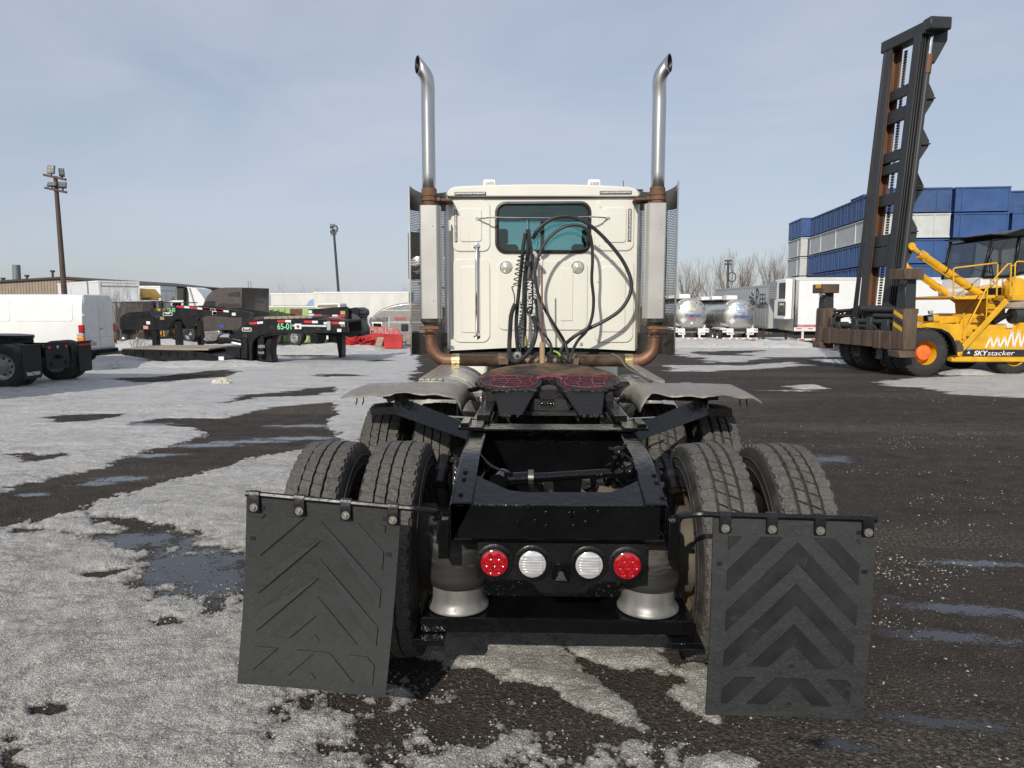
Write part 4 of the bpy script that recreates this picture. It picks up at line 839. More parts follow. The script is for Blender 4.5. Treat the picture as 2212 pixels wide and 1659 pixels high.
for s in (-1, 1):
    ff = MB().lathe([(.62,0),(.66,.02),(.67,.3),(.64,.36)], (s*.80 if s > 0 else -1.16, 11.3, .52), 'x', 20, R_(0), R_(180)); o = build(ff, 'front_fender', 'cab_white', truck); o.modifiers.new('thick', 'SOLIDIFY').thickness = .01
build(MB().box(-1.15,1.15,11.95,12.1,.45,.85), 'front_bumper', 'chrome', truck, .03)
build(MB().box(-.43,.46,11.8,11.85,.95,1.6), 'grille', 'chrome', truck)
# mirrors beside the left door
q = atY(884,500,9.0); mr_ = build(MB().box(q.x-.02,q.x+.17,9.0,9.05,2.03,2.62), 'mirror', 'satin_black', truck, .015)
q = atY(884,572,8.98); build(MB().lathe([(.0001,-.01),(.09,-.004),(.11,.004),(.115,.02),(.08,.06),(.0001,.08)], (q.x+.115,8.98,q.z), 'y', 24), 'round_mirror', 'chrome', mr_)
build(MB().tube([(q.x+.10,9.03,2.65),(-1.05,9.05,2.7)], .012, 6).tube([(q.x+.10,9.03,1.98),(-1.05,9.05,1.9)], .012, 6), 'mirror_arm', 'chrome', mr_, kind='stuff')
q = atY(1445,520,9.0); build(MB().box(q.x-.17,q.x-.02,9.0,9.05,2.03,2.55), 'mirror', 'satin_black', truck, .015)
# roof lamps and aerial
for px in (1057, 1284):
    q = atY(px, 394, 8.3); b = build(MB().prism([(q.x-.075,3.0),(q.x+.075,3.0),(q.x+.07,q.z+.035),(q.x-.07,q.z+.035)], 'y', 8.3, 8.45), 'roof_lamp', 'white_plain', roof, .012)
    build(MB().box(q.x-.052,q.x+.052,8.292,8.30,q.z-.04,q.z+.005), 'lamp_lens', 'reflector', b, .003)
q = C1(1720,140,8.3); build(MB().cyl((q.x,8.3,2.93),(q.x,8.3,q.z),.004,5), 'aerial', 'seal_black', roof)
for a in ((420,662,228,250,7.348),(1538,1783,220,243,7.348),(420,442,365,612,YC-.015),(1757,1778,357,607,YC-.015)):
    p0, p1 = xz1(a[0], a[2], a[4]), xz1(a[1], a[3], a[4]); yb = a[4]
    o = build(MB().box(p0[0],p1[0],yb-.010,yb+.004,p1[1],p0[1]), 'reflector_strip', 'seal_black', cab, .002)
    build(MB().box(p0[0]+.006,p1[0]-.006,yb-.013,yb-.008,p1[1]+.006,p0[1]-.006), 'reflector_face', 'reflector', cab, .001)
for x in (818, 1368):
    q = C1(x, 807); c = (q.x, YC-.010, q.z)
    w = build(MB().lathe([(.067,.004),(.066,-.006),(.058,-.012),(.053,-.012),(.050,-.004)], c, 'y', 32), 'work_lamp', 'chrome', cab)
    build(MB().lathe([(.052,-.008),(.050,-.016),(.035,-.022),(.018,-.024),(.012,-.027),(.0001,-.028)], c, 'y', 32), 'lamp_glass', 'lamp_glass', cab)
# grab handle
t0, t1 = C1(592,645), C1(594,1335)
gh = build(MB().tube([(t0.x,YC-.008,t0.z),(t0.x,YC-.045,t0.z),(t0.x,YC-.065,t0.z-.03),(t1.x,YC-.065,t1.z+.03),(t1.x,YC-.045,t1.z),(t1.x,YC-.008,t1.z)], .0135, 12), 'grab_handle', 'chrome', cab)
for t in (t0, t1): build(MB().lathe([(.0001,-.014),(.02,-.013),(.036,-.008),(.038,0)], (t.x,YC-.010,t.z), 'y', 20), 'handle_foot', 'chrome', cab)
for x, y in ((1541,345),(1535,640),(1523,921),(1395,1395)):
    q = C1(x, y); build(MB().box(q.x-.014,q.x+.014,YC-.014,YC-.009,q.z-.016,q.z+.016).cyl((q.x,YC-.018,q.z),(q.x,YC-.012,q.z),.008,8), 'clip', 'reflector', cab, .002)
# hose hanger bar
b0, b1 = C1(598,437), C1(1600,431); hy = YC-.16
bar_ = build(MB().tube(arc_path([(b0.x,YC-.01,b0.z),(b0.x+.03,YC-.06,b0.z),(b0.x+.16,hy+.01,b0.z-.002),(b0.x+.3,hy,b0.z-.004),((b0.x+b1.x)/2,hy-.01,b0.z-.012),(b1.x-.3,hy,b1.z-.004),(b1.x-.16,hy+.01,b1.z-.002),(b1.x-.03,YC-.06,b1.z),(b1.x,YC-.01,b1.z)], 5), .0085, 8), 'hose_bar', 'chrome', cab)
for b in (b0, b1): build(MB().box(b.x-.022,b.x+.022,YC-.03,YC+.002,b.z-.018,b.z+.018), 'bar_bracket', 'reflector', cab, .006)
# ---- exhaust
zs = zoom(1600, 180, 1.9235)
def stack(s):
    sx = -1.146 if s < 0 else 1.112; r = .066; ys = 7.2
    tip = atY(*(zs(128,138) if s < 0 else zs(2084,125)), 7.12); path = [Vector((sx,ys,2.62)), Vector((sx,ys,3.0)), Vector((sx,ys,3.4)), Vector((sx,ys,3.72))]
    t_ = Vector((s*.66,-.05,.75)).normalized(); E = Vector((tip.x, 7.16, tip.z)); nrm = Vector((s*.86,-.50,.10)).normalized()
    P0_, P3_ = Vector((sx,ys,3.66)), E-t_*.085; P1_, P2_ = P0_+Vector((0,0,.14)), P3_-t_*.09
    path = path[:3]+[P0_*(1-k)**3+P1_*3*k*(1-k)**2+P2_*3*k*k*(1-k)+P3_*k**3 for k in np.linspace(0, 1, 12)]+[E]
    def cut_tube(r_):
        m_ = MB().tube(path, r_, 28, caps=False)
        for i in range(len(m_.v)-28, len(m_.v)):      # oblique cut at the tip
            v = Vector(m_.v[i]); c0 = v-E; c0 = c0-t_*c0.dot(t_); v = E+c0.normalized()*r_; m_.v[i] = tuple(v+t_*((E-v).dot(nrm)/t_.dot(nrm)))
        return m_
    st_ = build(cut_tube(r), 'exhaust_stack', 'stack_steel', truck); so = st_.modifiers.new('thick', 'SOLIDIFY'); so.thickness = .004
    build(cut_tube(r-.006), 'stack_bore', 'satin_black', st_)
    zc = [xz1(0, y, ys)[1] for y in (205, 240, 290, 330)]
    build(MB().lathe([(r+.002,zc[1]-.03),(r+.010,zc[1]-.028),(r+.010,zc[0]),(r+.002,zc[0]+.004)], (sx,ys,0), 'z', 28).lathe([(r+.003,zc[3]-.02),(r+.003,zc[1]-.03)], (sx,ys,0), 'z', 28).lathe([(r+.002,zc[2]-.014),(r+.013,zc[2]-.012),(r+.013,zc[2]+.012),(r+.002,zc[2]+.014)], (sx,ys,0), 'z', 28), 'stack_clamp', 'stack_rust', st_)
    build(MB().box(sx-s*.07,sx-s*.22,ys-.02,ys+.28,zc[2]-.012,zc[2]+.012).cyl((sx-s*.10,ys-.02,zc[2]),(sx-s*.10,ys-.06,zc[2]),.02,8), 'stack_bracket', 'stack_rust', st_, .004)
    # muffler and its flat cover
    build(MB().lathe([(.06,1.50),(.10,1.54),(.10,2.64),(.06,2.68)], (sx,ys,0), 'z', 24), 'muffler', 'shield_dull', st_)
    if s < 0: A, B, zt, zb = xz1(146,0,7.03)[0], xz1(283,0,7.03)[0], xz1(0,328,7.03)[1], xz1(0,1203,7.03)[1]; E_ = xz1(306,0,7.07)[0]
    else: A, B, zt, zb = xz1(2062,0,7.03)[0], xz1(1922,0,7.03)[0], xz1(0,318,7.03)[1], xz1(0,1201,7.03)[1]; E_ = xz1(1897,0,7.07)[0]
    cv = MB().loft([[(A,7.09,z),(A,7.045,z),(A-s*.012,7.03,z),(B+s*.012,7.03,z),(B,7.04,z),((B+E_)/2,7.065,z),((B+E_)/2-s*.002,7.085,z),(E_,7.09,z),(E_,7.16,z),(E_+s*.01,7.16,z),(B+s*.004,7.06,z),(A-s*.01,7.05,z)] for z in (zb, zt)])
    co = build(cv, 'muffler_cover', 'muffler_cover', st_, .003)
    for zz in (zb+.18, zt-.2): build(MB().ball(((A+B)/2+.04,7.029,zz), .007, 8, 4), 'rivet', 'reflector', st_)
    # perforated heat shield wrapped round the outside
    rs = .195; zt_, zb_ = 2.905, 1.205
    ang = lambda f: R_(188-150*f) if s < 0 else R_(-8+150*f)
    def P(f, z): a = ang(f); return (sx+rs*math.cos(a), ys+rs*math.sin(a), z)
    nn = 16
    for za, zb2 in ((zb_, zb_+.22), (2.66, zt_)):
        sol = MB()
        for k in range(nn):
            f0, f1 = k/nn, (k+1)/nn; drop = lambda f: -.06*min(1, f*2.2) if zb2 == zt_ else 0
            sol.add([P(f0, za), P(f1, za), P(f1, zb2+drop(f1)), P(f0, zb2+drop(f0))], [(0,1,2,3)])
        build(sol, 'heat_shield', 'shield_dull', st_)
    pf = MB(); rows = 74; z0 = zb_+.22; dz = (2.66-z0)/rows; nb = 15
    for j in range(rows+1):
        z = z0+dz*j; w = dz*.20
        for k in range(nn): pf.add([P(k/nn, z-w), P((k+1)/nn, z-w), P((k+1)/nn, z+w), P(k/nn, z+w)], [(0,1,2,3)])
        if j < rows:
            for k in range(nb):
                f = (k+(.5 if j % 2 else 0))/nb; pf.add([P(f, z+w), P(min(1, f+.013), z+w), P(min(1, f+.013), z+dz-w), P(f, z+dz-w)], [(0,1,2,3)])
    build(pf, 'perforated_sheet', 'shield_dull', st_, smooth=0, kind='stuff')
    ea = P(0, 0); build(MB().loft([[(ea[0]+dx, ea[1]+dy, z) for dx, dy in ((-s*.004,-.010),(s*.012,-.008),(s*.012,.006),(-s*.004,.006))] for z in (zb_-.01, zt_+.012)]), 'shield_edge', 'shield_chrome', st_)
    # lower elbow, flexible pipe
    ex = xz1(238 if s < 0 else 1960, 1300, 7.2)[0]; zh_ = xz1(0, 1521, 7.2)[1]; x2 = xz1(410 if s < 0 else 1795, 0, 7.2)[0]; x3 = xz1(800 if s < 0 else 1345, 0, 7.2)[0]
    el = [Vector((sx*.6+ex*.4,7.2,1.56)), Vector((ex,7.2,1.42)), Vector((ex,7.2,1.33))]+[Vector((ex-s*.17*(1-math.cos(t)), 7.2, 1.333-(1.333-zh_)*math.sin(t))) for t in np.linspace(.1, math.pi/2, 9)]+[Vector((x2,7.2,zh_))]
    build(MB().tube(el, [.062]*2+[.064]*(len(el)-2), 24), 'exhaust_elbow', 'copper_pipe', truck)
    build(MB().lathe([(.065,1.47),(.076,1.475),(.076,1.50),(.066,1.505)], (ex,7.2,0), 'z', 24).box(ex-.09,ex+.10,7.02,7.05,1.475,1.50).lathe([(.066,1.39),(.072,1.395),(.072,1.41),(.066,1.415)], (ex,7.2,0), 'z', 24), 'elbow_clamp', 'stack_rust', truck, kind='stuff')
    n_ = 46; prof = []
    for k in range(n_): f = k/n_; prof += [(.058, x2+(x3-x2)*f), (.063, x2+(x3-x2)*(f+.5/n_))]
    build(MB().lathe(prof, (0,7.2,zh_), 'x', 24), 'flexible_pipe', 'flex_pipe', truck)
    build(MB().cyl((x2+s*.03,7.2,zh_),(x2-s*.05,7.2,zh_),.0665,24), 'pipe_band', 'brass', truck)
    build(MB().cyl((x3,7.2,zh_),(0,7.2,zh_-.01),.058,20), 'exhaust_pipe', 'flex_pipe', truck)
    build(MB().box(x3-.05,x3+.05,7.03,7.16,zh_-.03,zh_+.03).lathe([(.064,x3-.06),(.069,x3-.05),(.069,x3+.05),(.064,x3+.06)], (0,7.2,zh_), 'x', 20), 'pipe_clamp', 'flex_pipe', truck, .004, kind='stuff')
mat('brass', (.50,.40,.20), .35, .9, var=.25, scale=14)
stack(-1); stack(1)
# ---- hoses, cables and coils hanging from the bar
def hose(pts, r, mname='hose_rubber', Y=7.2, fn=z1, name='air_hose', n=9, parent=None):
    P = []
    for p in pts:
        yy_ = p[2] if len(p) > 2 else Y; P.append(atY(*fn(p[0], p[1]), yy_))
    return build(MB().tube(arc_path(P, 6), r, n), name, mname, parent or truck)
hose([(1028,575,7.1),(1050,535),(1100,482),(1180,432),(1280,415),(1380,437),(1480,497),(1590,600),(1700,735),(1760,850),(1781,940),(1760,1040),(1690,1140),(1580,1215),(1450,1280),(1340,1340),(1255,1420,7.12),(1222,1500,7.05),(1218,1545,6.95)], .0185, Y=7.06)
hose([(1300,1530,6.95),(1270,1390,7.1),(1200,1270),(1110,1120),(1055,980),(1040,850),(1060,740),(1110,630),(1190,540),(1290,487),(1390,487),(1450,532),(1476,620),(1482,760),(1476,900),(1490,1050),(1480,1180),(1440,1290),(1370,1370,7.1),(1325,1460,7.0),(1305,1540,6.95)], .0155, Y=7.02)
for k in range(6):        # tape wraps on the hose ends
    q0 = C1(1020+14*k, 588-18*k, 7.17); q1 = C1(1027+14*k, 579-18*k, 7.17); build(MB().cyl(q0, q1, .0205, 10), 'tape_wrap', 'seal_black', truck)
hose([(965,545),(950,640),(940,760),(925,900),(905,1090)], .019, Y=7.2, name='cable_bundle')
hose([(990,515),(1003,620),(1020,750),(1005,880),(1000,905)], .016, Y=7.16, name='cable_bundle')
hose([(985,515),(990,640),(975,790),(960,900),(955,1100)], .022, Y=7.22, name='cable_bundle')
hose([(905,1090),(895,1250),(905,1420),(910,1460)], .020, Y=7.2, name='cable_bundle')
hose([(955,1080),(965,1200),(960,1380),(975,1440)], .016, Y=7.2, name='cable_bundle')
hose([(985,440,7.22),(978,470,7.22),(983,515,7.2)], .004, 'chrome', name='hanger_hook'); hose([(985,440,7.22),(994,475,7.22),(987,515,7.2)], .004, 'seal_black', name='hanger_hook')
q0 = C1(1030,690,7.16); q1 = C1(1065,735,7.16); build(MB().bar(q0, q1, .045, .035).cyl(C1(1020,680,7.16), C1(1075,755,7.2), .014, 10), 'hose_connector', 'reflector', truck, .004)
def coil(pts, R, turns, r, mname='hose_green', Y=7.12, name='coiled_air_line'):
    P = arc_path([atY(*z1(a, b), Y) for a, b in pts], 20); out = []; n = int(turns*14); L_ = len(P)-1
    for k in range(n+1):
        f = k/n*L_; i = min(int(f), L_-1); c = P[i].lerp(P[i+1], f-i); a = 2*math.pi*k/14; out.append(c+Vector((R*math.cos(a), R*math.sin(a), 0)))
    return build(MB().tube(out, r, 6), name, mname, truck)
coil([(945,690),(922,760),(905,850),(893,950)], .026, 8, .0055); coil([(962,670),(965,760),(958,850)], .018, 6, .0045)
coil([(945,1085),(940,1180),(932,1260),(912,1370)], .024, 11, .0055, Y=7.10); coil([(965,860),(965,940),(955,1070)], .020, 7, .0045, Y=7.12)
hose([(880,955),(862,960),(880,1020),(883,1080)], .006, 'hose_green', 7.13); hose([(920,1380),(930,1430),(915,1500,7.05)], .006, 'hose_green', 7.1)
for k in range(5): coil([(985,765+7*k),(990,772+7*k)], .036, 1.2, .0085, 'hose_rubber', 7.13, 'cable_loop')
hose([(888,1085),(858,1170),(848,1300),(842,1430,7.1),(850,1510,7.0),(895,1532,6.95),(950,1505,6.98),(1010,1430,7.05),(1043,1330),(1045,1250),(1020,1180)], .0225, Y=7.13, name='power_cable')
for k in range(16):
    f = k/15; q0 = C1(848-8*f, 1180+280*f, 7.13); build(MB().lathe([(.0227,-.002),(.0240,0),(.0227,.002)], q0, 'z', 12), 'spiral_wrap', 'hose_rubber', truck)
q0, q1 = C1(997,1150,7.10), C1(1003,905,7.10)
slv = build(MB().tube([q0+Vector((-.003,0,-.02)), q0, q0.lerp(q1,.5), q1, q1+Vector((0,0,.015))], [.024,.033,.035,.033,.024], 18), 'hose_sleeve', 'sleeve', truck)
text('TECTRAN', .058, 'letter_white', slv, (q0.x+.020, 7.0635, q0.z+.045), rot=(90, -90, 0), bold=.0012, depth=.001)
q = q0+Vector((0,0,.022)); build(MB().prism([(q.x-.012,q.z-.012),(q.x-.002,q.z-.012),(q.x-.002,q.z-.002),(q.x-.012,q.z-.002)], 'y', 7.061, 7.066), 'logo_mark', 'letter_white', slv); build(MB().prism([(q.x+.002,q.z+.002),(q.x+.012,q.z+.002),(q.x+.012,q.z+.012),(q.x+.002,q.z+.012)], 'y', 7.061, 7.066), 'logo_mark', 'letter_white', slv)
hose([(1030,1040),(1050,1120),(1065,1200),(1075,1250)], .007, 'hose_green', 7.12); hose([(1048,1050),(1055,1150),(1060,1230)], .012, 'hose_rubber', 7.16)
hose([(1062,1255),(1090,1300),(1140,1360),(1165,1410),(1160,1450,7.1),(1140,1490,7.0)], .012, Y=7.14)
hose([(1180,1450,7.05),(1215,1465,7.05),(1240,1495,7.0)], .010, 'cable_green', name='cable'); hose([(1240,1490,7.0),(1270,1515,6.95),(1290,1535,6.9)], .014, name='cable')
hose([(1010,1510,6.98),(1050,1470,7.0),(1090,1500,7.0),(1060,1530,6.95)], .007, name='cable')
hose([(1023,700,7.15),(1050,690,7.18),(1062,560,7.2),(1030,525,7.2)], .003, 'seal_black', name='cable')
q = C1(905,1490,7.0); gh_ = build(MB().lathe([(.0001,-.03),(.03,-.03),(.045,-.02),(.048,0),(.03,.03),(.0001,.03)], (q.x,7.0,q.z), 'y', 8), 'gladhand', 'piston_white', truck, .004); build(MB().cyl((q.x,6.965,q.z),(q.x,6.98,q.z),.018,10), 'gladhand_seal', 'seal_black', gh_)
q = C1(970,1375,7.15); build(MB().cyl((q.x,7.15,q.z-.05),(q.x,7.15,q.z+.02),.018,8).cyl((q.x,7.15,q.z+.02),(q.x,7.15,q.z+.05),.011,8), 'hose_fitting', 'brass', truck)
build(MB().box(-.35,.35,6.85,7.05,1.03,1.09), 'deck_plate', 'dark_under', truck, .01)
# a steel rod with a wooden handle stands behind the cab
q0, q1, q2 = C1(1095,1525,6.90), C1(1095,1390,6.90), C1(1092,808,6.90)
sk = thing('hammer', 'long steel rod with a worn wooden grip standing upright behind the white cab', 'hammer', (q0.x, 6.90, 1.09), world_coords=True)
build(MB().tube([(q0.x,6.90,1.092),q1,q1+Vector((0,0,.006))], [.026,.026,.022], 14), 'wooden_grip', 'wood', sk)
build(MB().tube([q1, q2], .0085, 10), 'steel_rod', 'rust', sk)
# ------------------------------------------------------------------ shared background builders
zr = zoom(1350,1220,6.703); zg = zoom(480,1120,5.925); zp = zoom(2900,1080,4.88); zl = zoom(880,1220,4.096); zt = zoom(2650,1150,6.32); zv = zoom(0,1150,4.148); zq = zoom(0,600,2.7644); zk = zoom(1200,850,4.424)
def tr(root, fn, pts, yl=0.0): return [on(*fn(x, y), root, yl) for x, y in pts]
def trx(root, fn, pts, xl=0.0): return [onx(*fn(x, y), root, xl) for x, y in pts]
def slab(root, fn, pts, y0, y1, name, m, bevel=0, parent=None, yl=None): return build(MB().prism(tr(root, fn, pts, y0 if yl is None else yl), 'y', y0, y1), name, m, parent or root, bevel)
def tbox(root, fn, x0, y0, x1, y1, ya, yb, name, m, bevel=0, parent=None):
    a, b = on(*fn(x0, y0), root, ya), on(*fn(x1, y1), root, ya); return build(MB().box(min(a[0],b[0]), max(a[0],b[0]), ya, yb, min(a[1],b[1]), max(a[1],b[1])), name, m, parent or root, bevel)
def at_ground(px, py, Y): q = atY(px, py, Y); return (q.x, Y, G(Y))
def rwheel(root, c, r, w, axis='y', face=-1, rim='rim_steel', tyre='side_rubber', hub=None, holes=True):
    rr = r*.56; f = face
    rm = MB().lathe([(rr+.01, f*w*.5), (rr-.01, f*w*.47), (rr-.03, f*w*.3), (rr*.78, f*w*.22), (rr*.55, f*w*.26), (rr*.42, f*w*.30), (rr*.40, f*w*.42), (rr*.22, f*w*.46), (.0001, f*w*.47)], (0,0,0), axis, 28)
    wh = build(rm, 'wheel', rim, root, at=c)
    t = build(MB().lathe([(rr-.02, -w*.42), (rr+.02, -w*.5), (r*.8, -w*.52), (r*.95, -w*.46), (r, -w*.38), (r, -w*.14), (r*.982, -w*.12), (r*.982, -w*.08), (r, -w*.06), (r, w*.06), (r*.982, w*.08), (r*.982, w*.12), (r, w*.14), (r, w*.38), (r*.95, w*.46), (r*.8, w*.52), (rr+.02, w*.5), (rr-.02, w*.42)], (0,0,0), axis, 32), 'tyre', tyre, wh, at=(0,0,0)); t.location = (0,0,0)
    if holes:
        hb = MB()
        for k in range(8):
            a = 2*math.pi*k/8; p = (rr*.64*math.cos(a), f*w*.235, rr*.64*math.sin(a)); q = (p[0], f*w*.27, p[2])
            if axis == 'x': p = (p[1], p[0], p[2]); q = (q[1], q[0], q[2])
            hb.cyl(p, q, rr*.10, 8)
        o = build(hb, 'hand_holes', 'seal_black', wh, at=(0,0,0), kind='stuff'); o.location = (0,0,0)
    return wh
def wheel_copy(src, root, c):
    w = src.copy(); COL.objects.link(w); w.parent = root; w.location = c
    for ch in src.children: k = ch.copy(); COL.objects.link(k); k.parent = w
    return w
def copy_thing(src, label, loc, rotz=None):
    o = src.copy(); COL.objects.link(o); o.location = loc; o['label'] = label
    if rotz is not None: o.rotation_euler = (0, 0, R_(rotz))
    INFO[o.name] = (Vector(loc), o.rotation_euler[2], False)
    for ch in src.children:
        c = ch.copy(); COL.objects.link(c); c.parent = o
        for g in ch.children: d = g.copy(); COL.objects.link(d); d.parent = c
    return o
def strip(root, x0, x1, z, h, y, n, first=0, parent=None):
    for k in range(n):
        a, b = x0+(x1-x0)*k/n, x0+(x1-x0)*(k+1)/n
        build(MB().box(a+.002, b-.002, y-.004, y, z, z+h), 'reflective_tape', 'strip_red' if (k+first) % 2 == 0 else 'strip_white', parent or root, smooth=0)

# ------------------------------------------------------------------ tractor at the left edge (only its tail is in view)
lt = thing('truck_tractor', 'black truck tractor tail with TRACTION mud flap at the left edge beside white van', 'truck', (-11.9, 17.4, G(17.4)))
def fx(fn, x0, y0, x1, y1):
    a, b = onx(*fn(x0, y0), lt, 0), onx(*fn(x1, y1), lt, 0); return min(a[0],b[0]), max(a[0],b[0]), min(a[1],b[1]), max(a[1],b[1])
n0 = fx(zv, 345, 975, 700, 1490); f0 = fx(zv, 1285, 905, 1530, 1370); p0 = fx(zv, 745, 915, 1165, 1320)
for nm, e in (('n', n0), ('f', f0)):
    fl = build(MB().prism([(e[0],e[3]),(e[1],e[3]),(e[1],e[2]+.04),(e[1]-.04,e[2]),(e[0]+.04,e[2]),(e[0],e[2]+.04)], 'x', 0, .012), 'mud_flap', 'satin_black', lt)
    build(MB().cyl((.02, e[0]-.02, e[3]+.01), (.02, e[1]+.05, e[3]+.01), .014, 8), 'flap_hanger', 'satin_black', lt)
    if nm == 'f': build(MB().box(.013,.016,e[0]+.02,e[1]-.02,e[3]-.10,e[3]-.055), 'reflective_tape', 'strip_red', fl)
    else: text('TRACTION', .11, 'letter_white', fl, (.0145, n0[0]+.10, n0[2]+.08), rot=(90,0,90), bold=.003, sx=.82)
lpl = build(MB().prism([(p0[0],p0[3]),(p0[1],p0[3]),(p0[1],p0[2]+.06),(p0[1]-.06,p0[2]),(p0[0]+.06,p0[2]),(p0[0],p0[2]+.06)], 'x', -.03, .0), 'light_plate', 'satin_black', lt, .006)
wdt = p0[1]-p0[0]; hgt = p0[3]-p0[2]
for f, mm in ((.14,'tail_red'),(.5,'reflector'),(.86,'tail_red')):
    build(MB().lathe([(.045,0),(.043,.012),(.03,.02),(.0001,.024)], (.0, p0[0]+wdt*f, p0[3]-hgt*.2), 'x', 18), 'lamp', mm, lpl)
build(MB().cyl((0, p0[0]+wdt*.55, p0[2]+hgt*.45), (.10, p0[0]+wdt*.55, p0[2]+hgt*.45), .05, 12).box(.0,.08,p0[0]+wdt*.45,p0[0]+wdt*.7,p0[2]+hgt*.40,p0[2]+hgt*.5), 'tow_hitch', 'satin_black', lpl, .01)
for f in (.2,.85): build(MB().lathe([(.05,0),(.065,.01),(.05,.02),(.035,.01)], (0, p0[0]+wdt*f, p0[2]+hgt*.2), 'x', 18), 'tow_ring', 'satin_black', lpl)
for f in (-.08, 1.07): build(MB().lathe([(.03,-.01),(.05,0),(.03,.01)], (.01, p0[0]+wdt*f, p0[3]-.08), 'x', 14), 'shackle', 'rust', lt)
for s in (-.43,.43): build(MB().box(-7.5,-.03,s-.04,s+.04,.72,1.0), 'frame_rail', 'satin_black', lt, .01)
w1 = rwheel(lt, (-.62,-1.10,.52), .52, .28, 'y', -1)
for x in (-.62,-1.95):
    for y in (-1.10,-.76,.76,1.10):
        if (x, y) != (-.62,-1.10): wheel_copy(w1, lt, (x, y, .52))
    build(MB().cyl((x,-1,.52),(x,1,.52),.09,12), 'axle', 'dark_under', lt)
tp = MB()
for k in range(2): pass
disc = [(.47*math.cos(R_(a))-1.25, .47*math.sin(R_(a))) for a in range(0, 360, 15)]
fwl = build(MB().add([(x,y,1.20+.10*(-.8-x)*.5) for x, y in disc]+[(x,y,1.13+.10*(-.8-x)*.5) for x, y in disc], [tuple(range(24)), tuple(range(47,23,-1))]+[(i,24+i,24+(i+1)%24,(i+1)%24) for i in range(24)]), 'fifth_wheel', 'satin_black', lt)
build(MB().box(-1.6,-1.0,-.42,.42,1.0,1.13), 'fifth_wheel_base', 'dark_under', lt, .01)
build(MB().box(-6.2,-3.3,-1.2,1.2,1.15,3.9), 'sleeper', 'trailer_white', lt, .12, seg=3)
build(MB().loft([[(-6.2,-1.15,1.0),(-6.2,1.15,1.0),(-6.2,1.15,2.9),(-6.2,-1.15,2.9)],[(-7.0,-1.1,1.0),(-7.0,1.1,1.0),(-7.0,1.1,2.1),(-7.0,-1.1,2.1)],[(-8.4,-1.0,.8),(-8.4,1.0,.8),(-8.4,1.0,1.6),(-8.4,-1.0,1.6)]]), 'bonnet', 'trailer_white', lt, .05)
for y in (-1.05,1.05): wheel_copy(w1, lt, (-7.4,y,.52))
build(MB().box(-3.4,-2.9,-1.22,-.7,.5,1.1), 'fuel_tank', 'aluminium', lt, .12, seg=3)
# unseen box trailer, added past the left edge to cast shade over the snow
bt = thing('box_trailer', 'white box trailer added out of view past the left edge to shade the snow', 'trailer', (-11.35, 12.2, G(12.2)))
build(MB().box(-9,0,-1.28,1.28,1.15,4.0), 'trailer_body', 'trailer_white', bt, .03)
build(MB().box(-8.8,-.2,-.5,.5,.85,1.15), 'chassis', 'dark_under', bt, .01); build(MB().box(-.05,.02,-1.1,1.1,.50,.62), 'rear_bumper', 'strip_white', bt, .01)
w2 = rwheel(bt, (-1.6,-1.05,.5), .5, .5, 'y', -1)
for x in (-1.6,-2.9):
    for y in (-1.05,1.05):
        if (x, y) != (-1.6,-1.05): wheel_copy(w2, bt, (x, y, .5))
for y in (-.8,.8): build(MB().box(-7.2,-7.08,y-.05,y+.05,0.0,.9).box(-7.3,-6.98,y-.12,y+.12,0.0,.03), 'landing_leg', 'satin_black', bt)

# ------------------------------------------------------------------ white delivery van
van = thing('van', 'white high-sided panel van with closed rear doors beside black tractor', 'van', (-15.94, 24.5, G(24.5)))
def vsec(x, zt, zb, w0=0.0, tum=.11, ins=0.0):
    h = zt-zb; return [(x, .03+ins, zb), (x, 0+ins, zb+.12), (x, 0+ins, zb+h*.5), (x, .05+ins, zb+h*.80), (x, tum+ins, zt-.10), (x, tum+.05+ins, zt-.03), (x, tum+.14+ins, zt), (x, 1.93-tum-.14-ins, zt), (x, 1.93-tum-.05-ins, zt-.03), (x, 1.93-tum-ins, zt-.10), (x, 1.88-ins, zb+h*.80), (x, 1.93-ins, zb+h*.5), (x, 1.93-ins, zb+.12), (x, 1.90-ins, zb)]
vz = on(*zv(700,110), van, .15)[1]-G(24.5)*0
vz = on(*zv(700,112), van, .2)[1]
body = build(MB().loft([vsec(-.0,vz-.03,.42,ins=.012), vsec(-.05,vz,.40), vsec(-3.9,vz,.40), vsec(-4.5,vz-.10,.40), vsec(-5.2,1.55,.40,ins=.02), vsec(-5.75,1.15,.42,ins=.06), vsec(-5.95,.75,.42,ins=.14)]), 'body', 'van_white', van, .012, seg=2)
for x0, x1 in ((238,1205),(-500,165)):
    a, b = on(*zv(x0,218), van, .03), on(*zv(x1,560), van, .0)
    def yv(z): f = (z-.40)/(vz-.40); return 0 if f < .5 else (f-.5)/.3*.05 if f < .8 else .05+(f-.8)/.16*.06
    rr_ = rrect(a[0], b[0], b[1], a[1], .09, 4); n_ = len(rr_)
    build(MB().add([(x, yv(z)-.016, z) for x, z in rr_]+[(x, yv(z)+.01, z) for x, z in rr_], [tuple(range(n_))]+[(i,(i+1)%n_,n_+(i+1)%n_,n_+i) for i in range(n_)]), 'side_panel', 'van_white', van, .004)
def vd(x, y): return onx(*zv(x, y), van, .0)
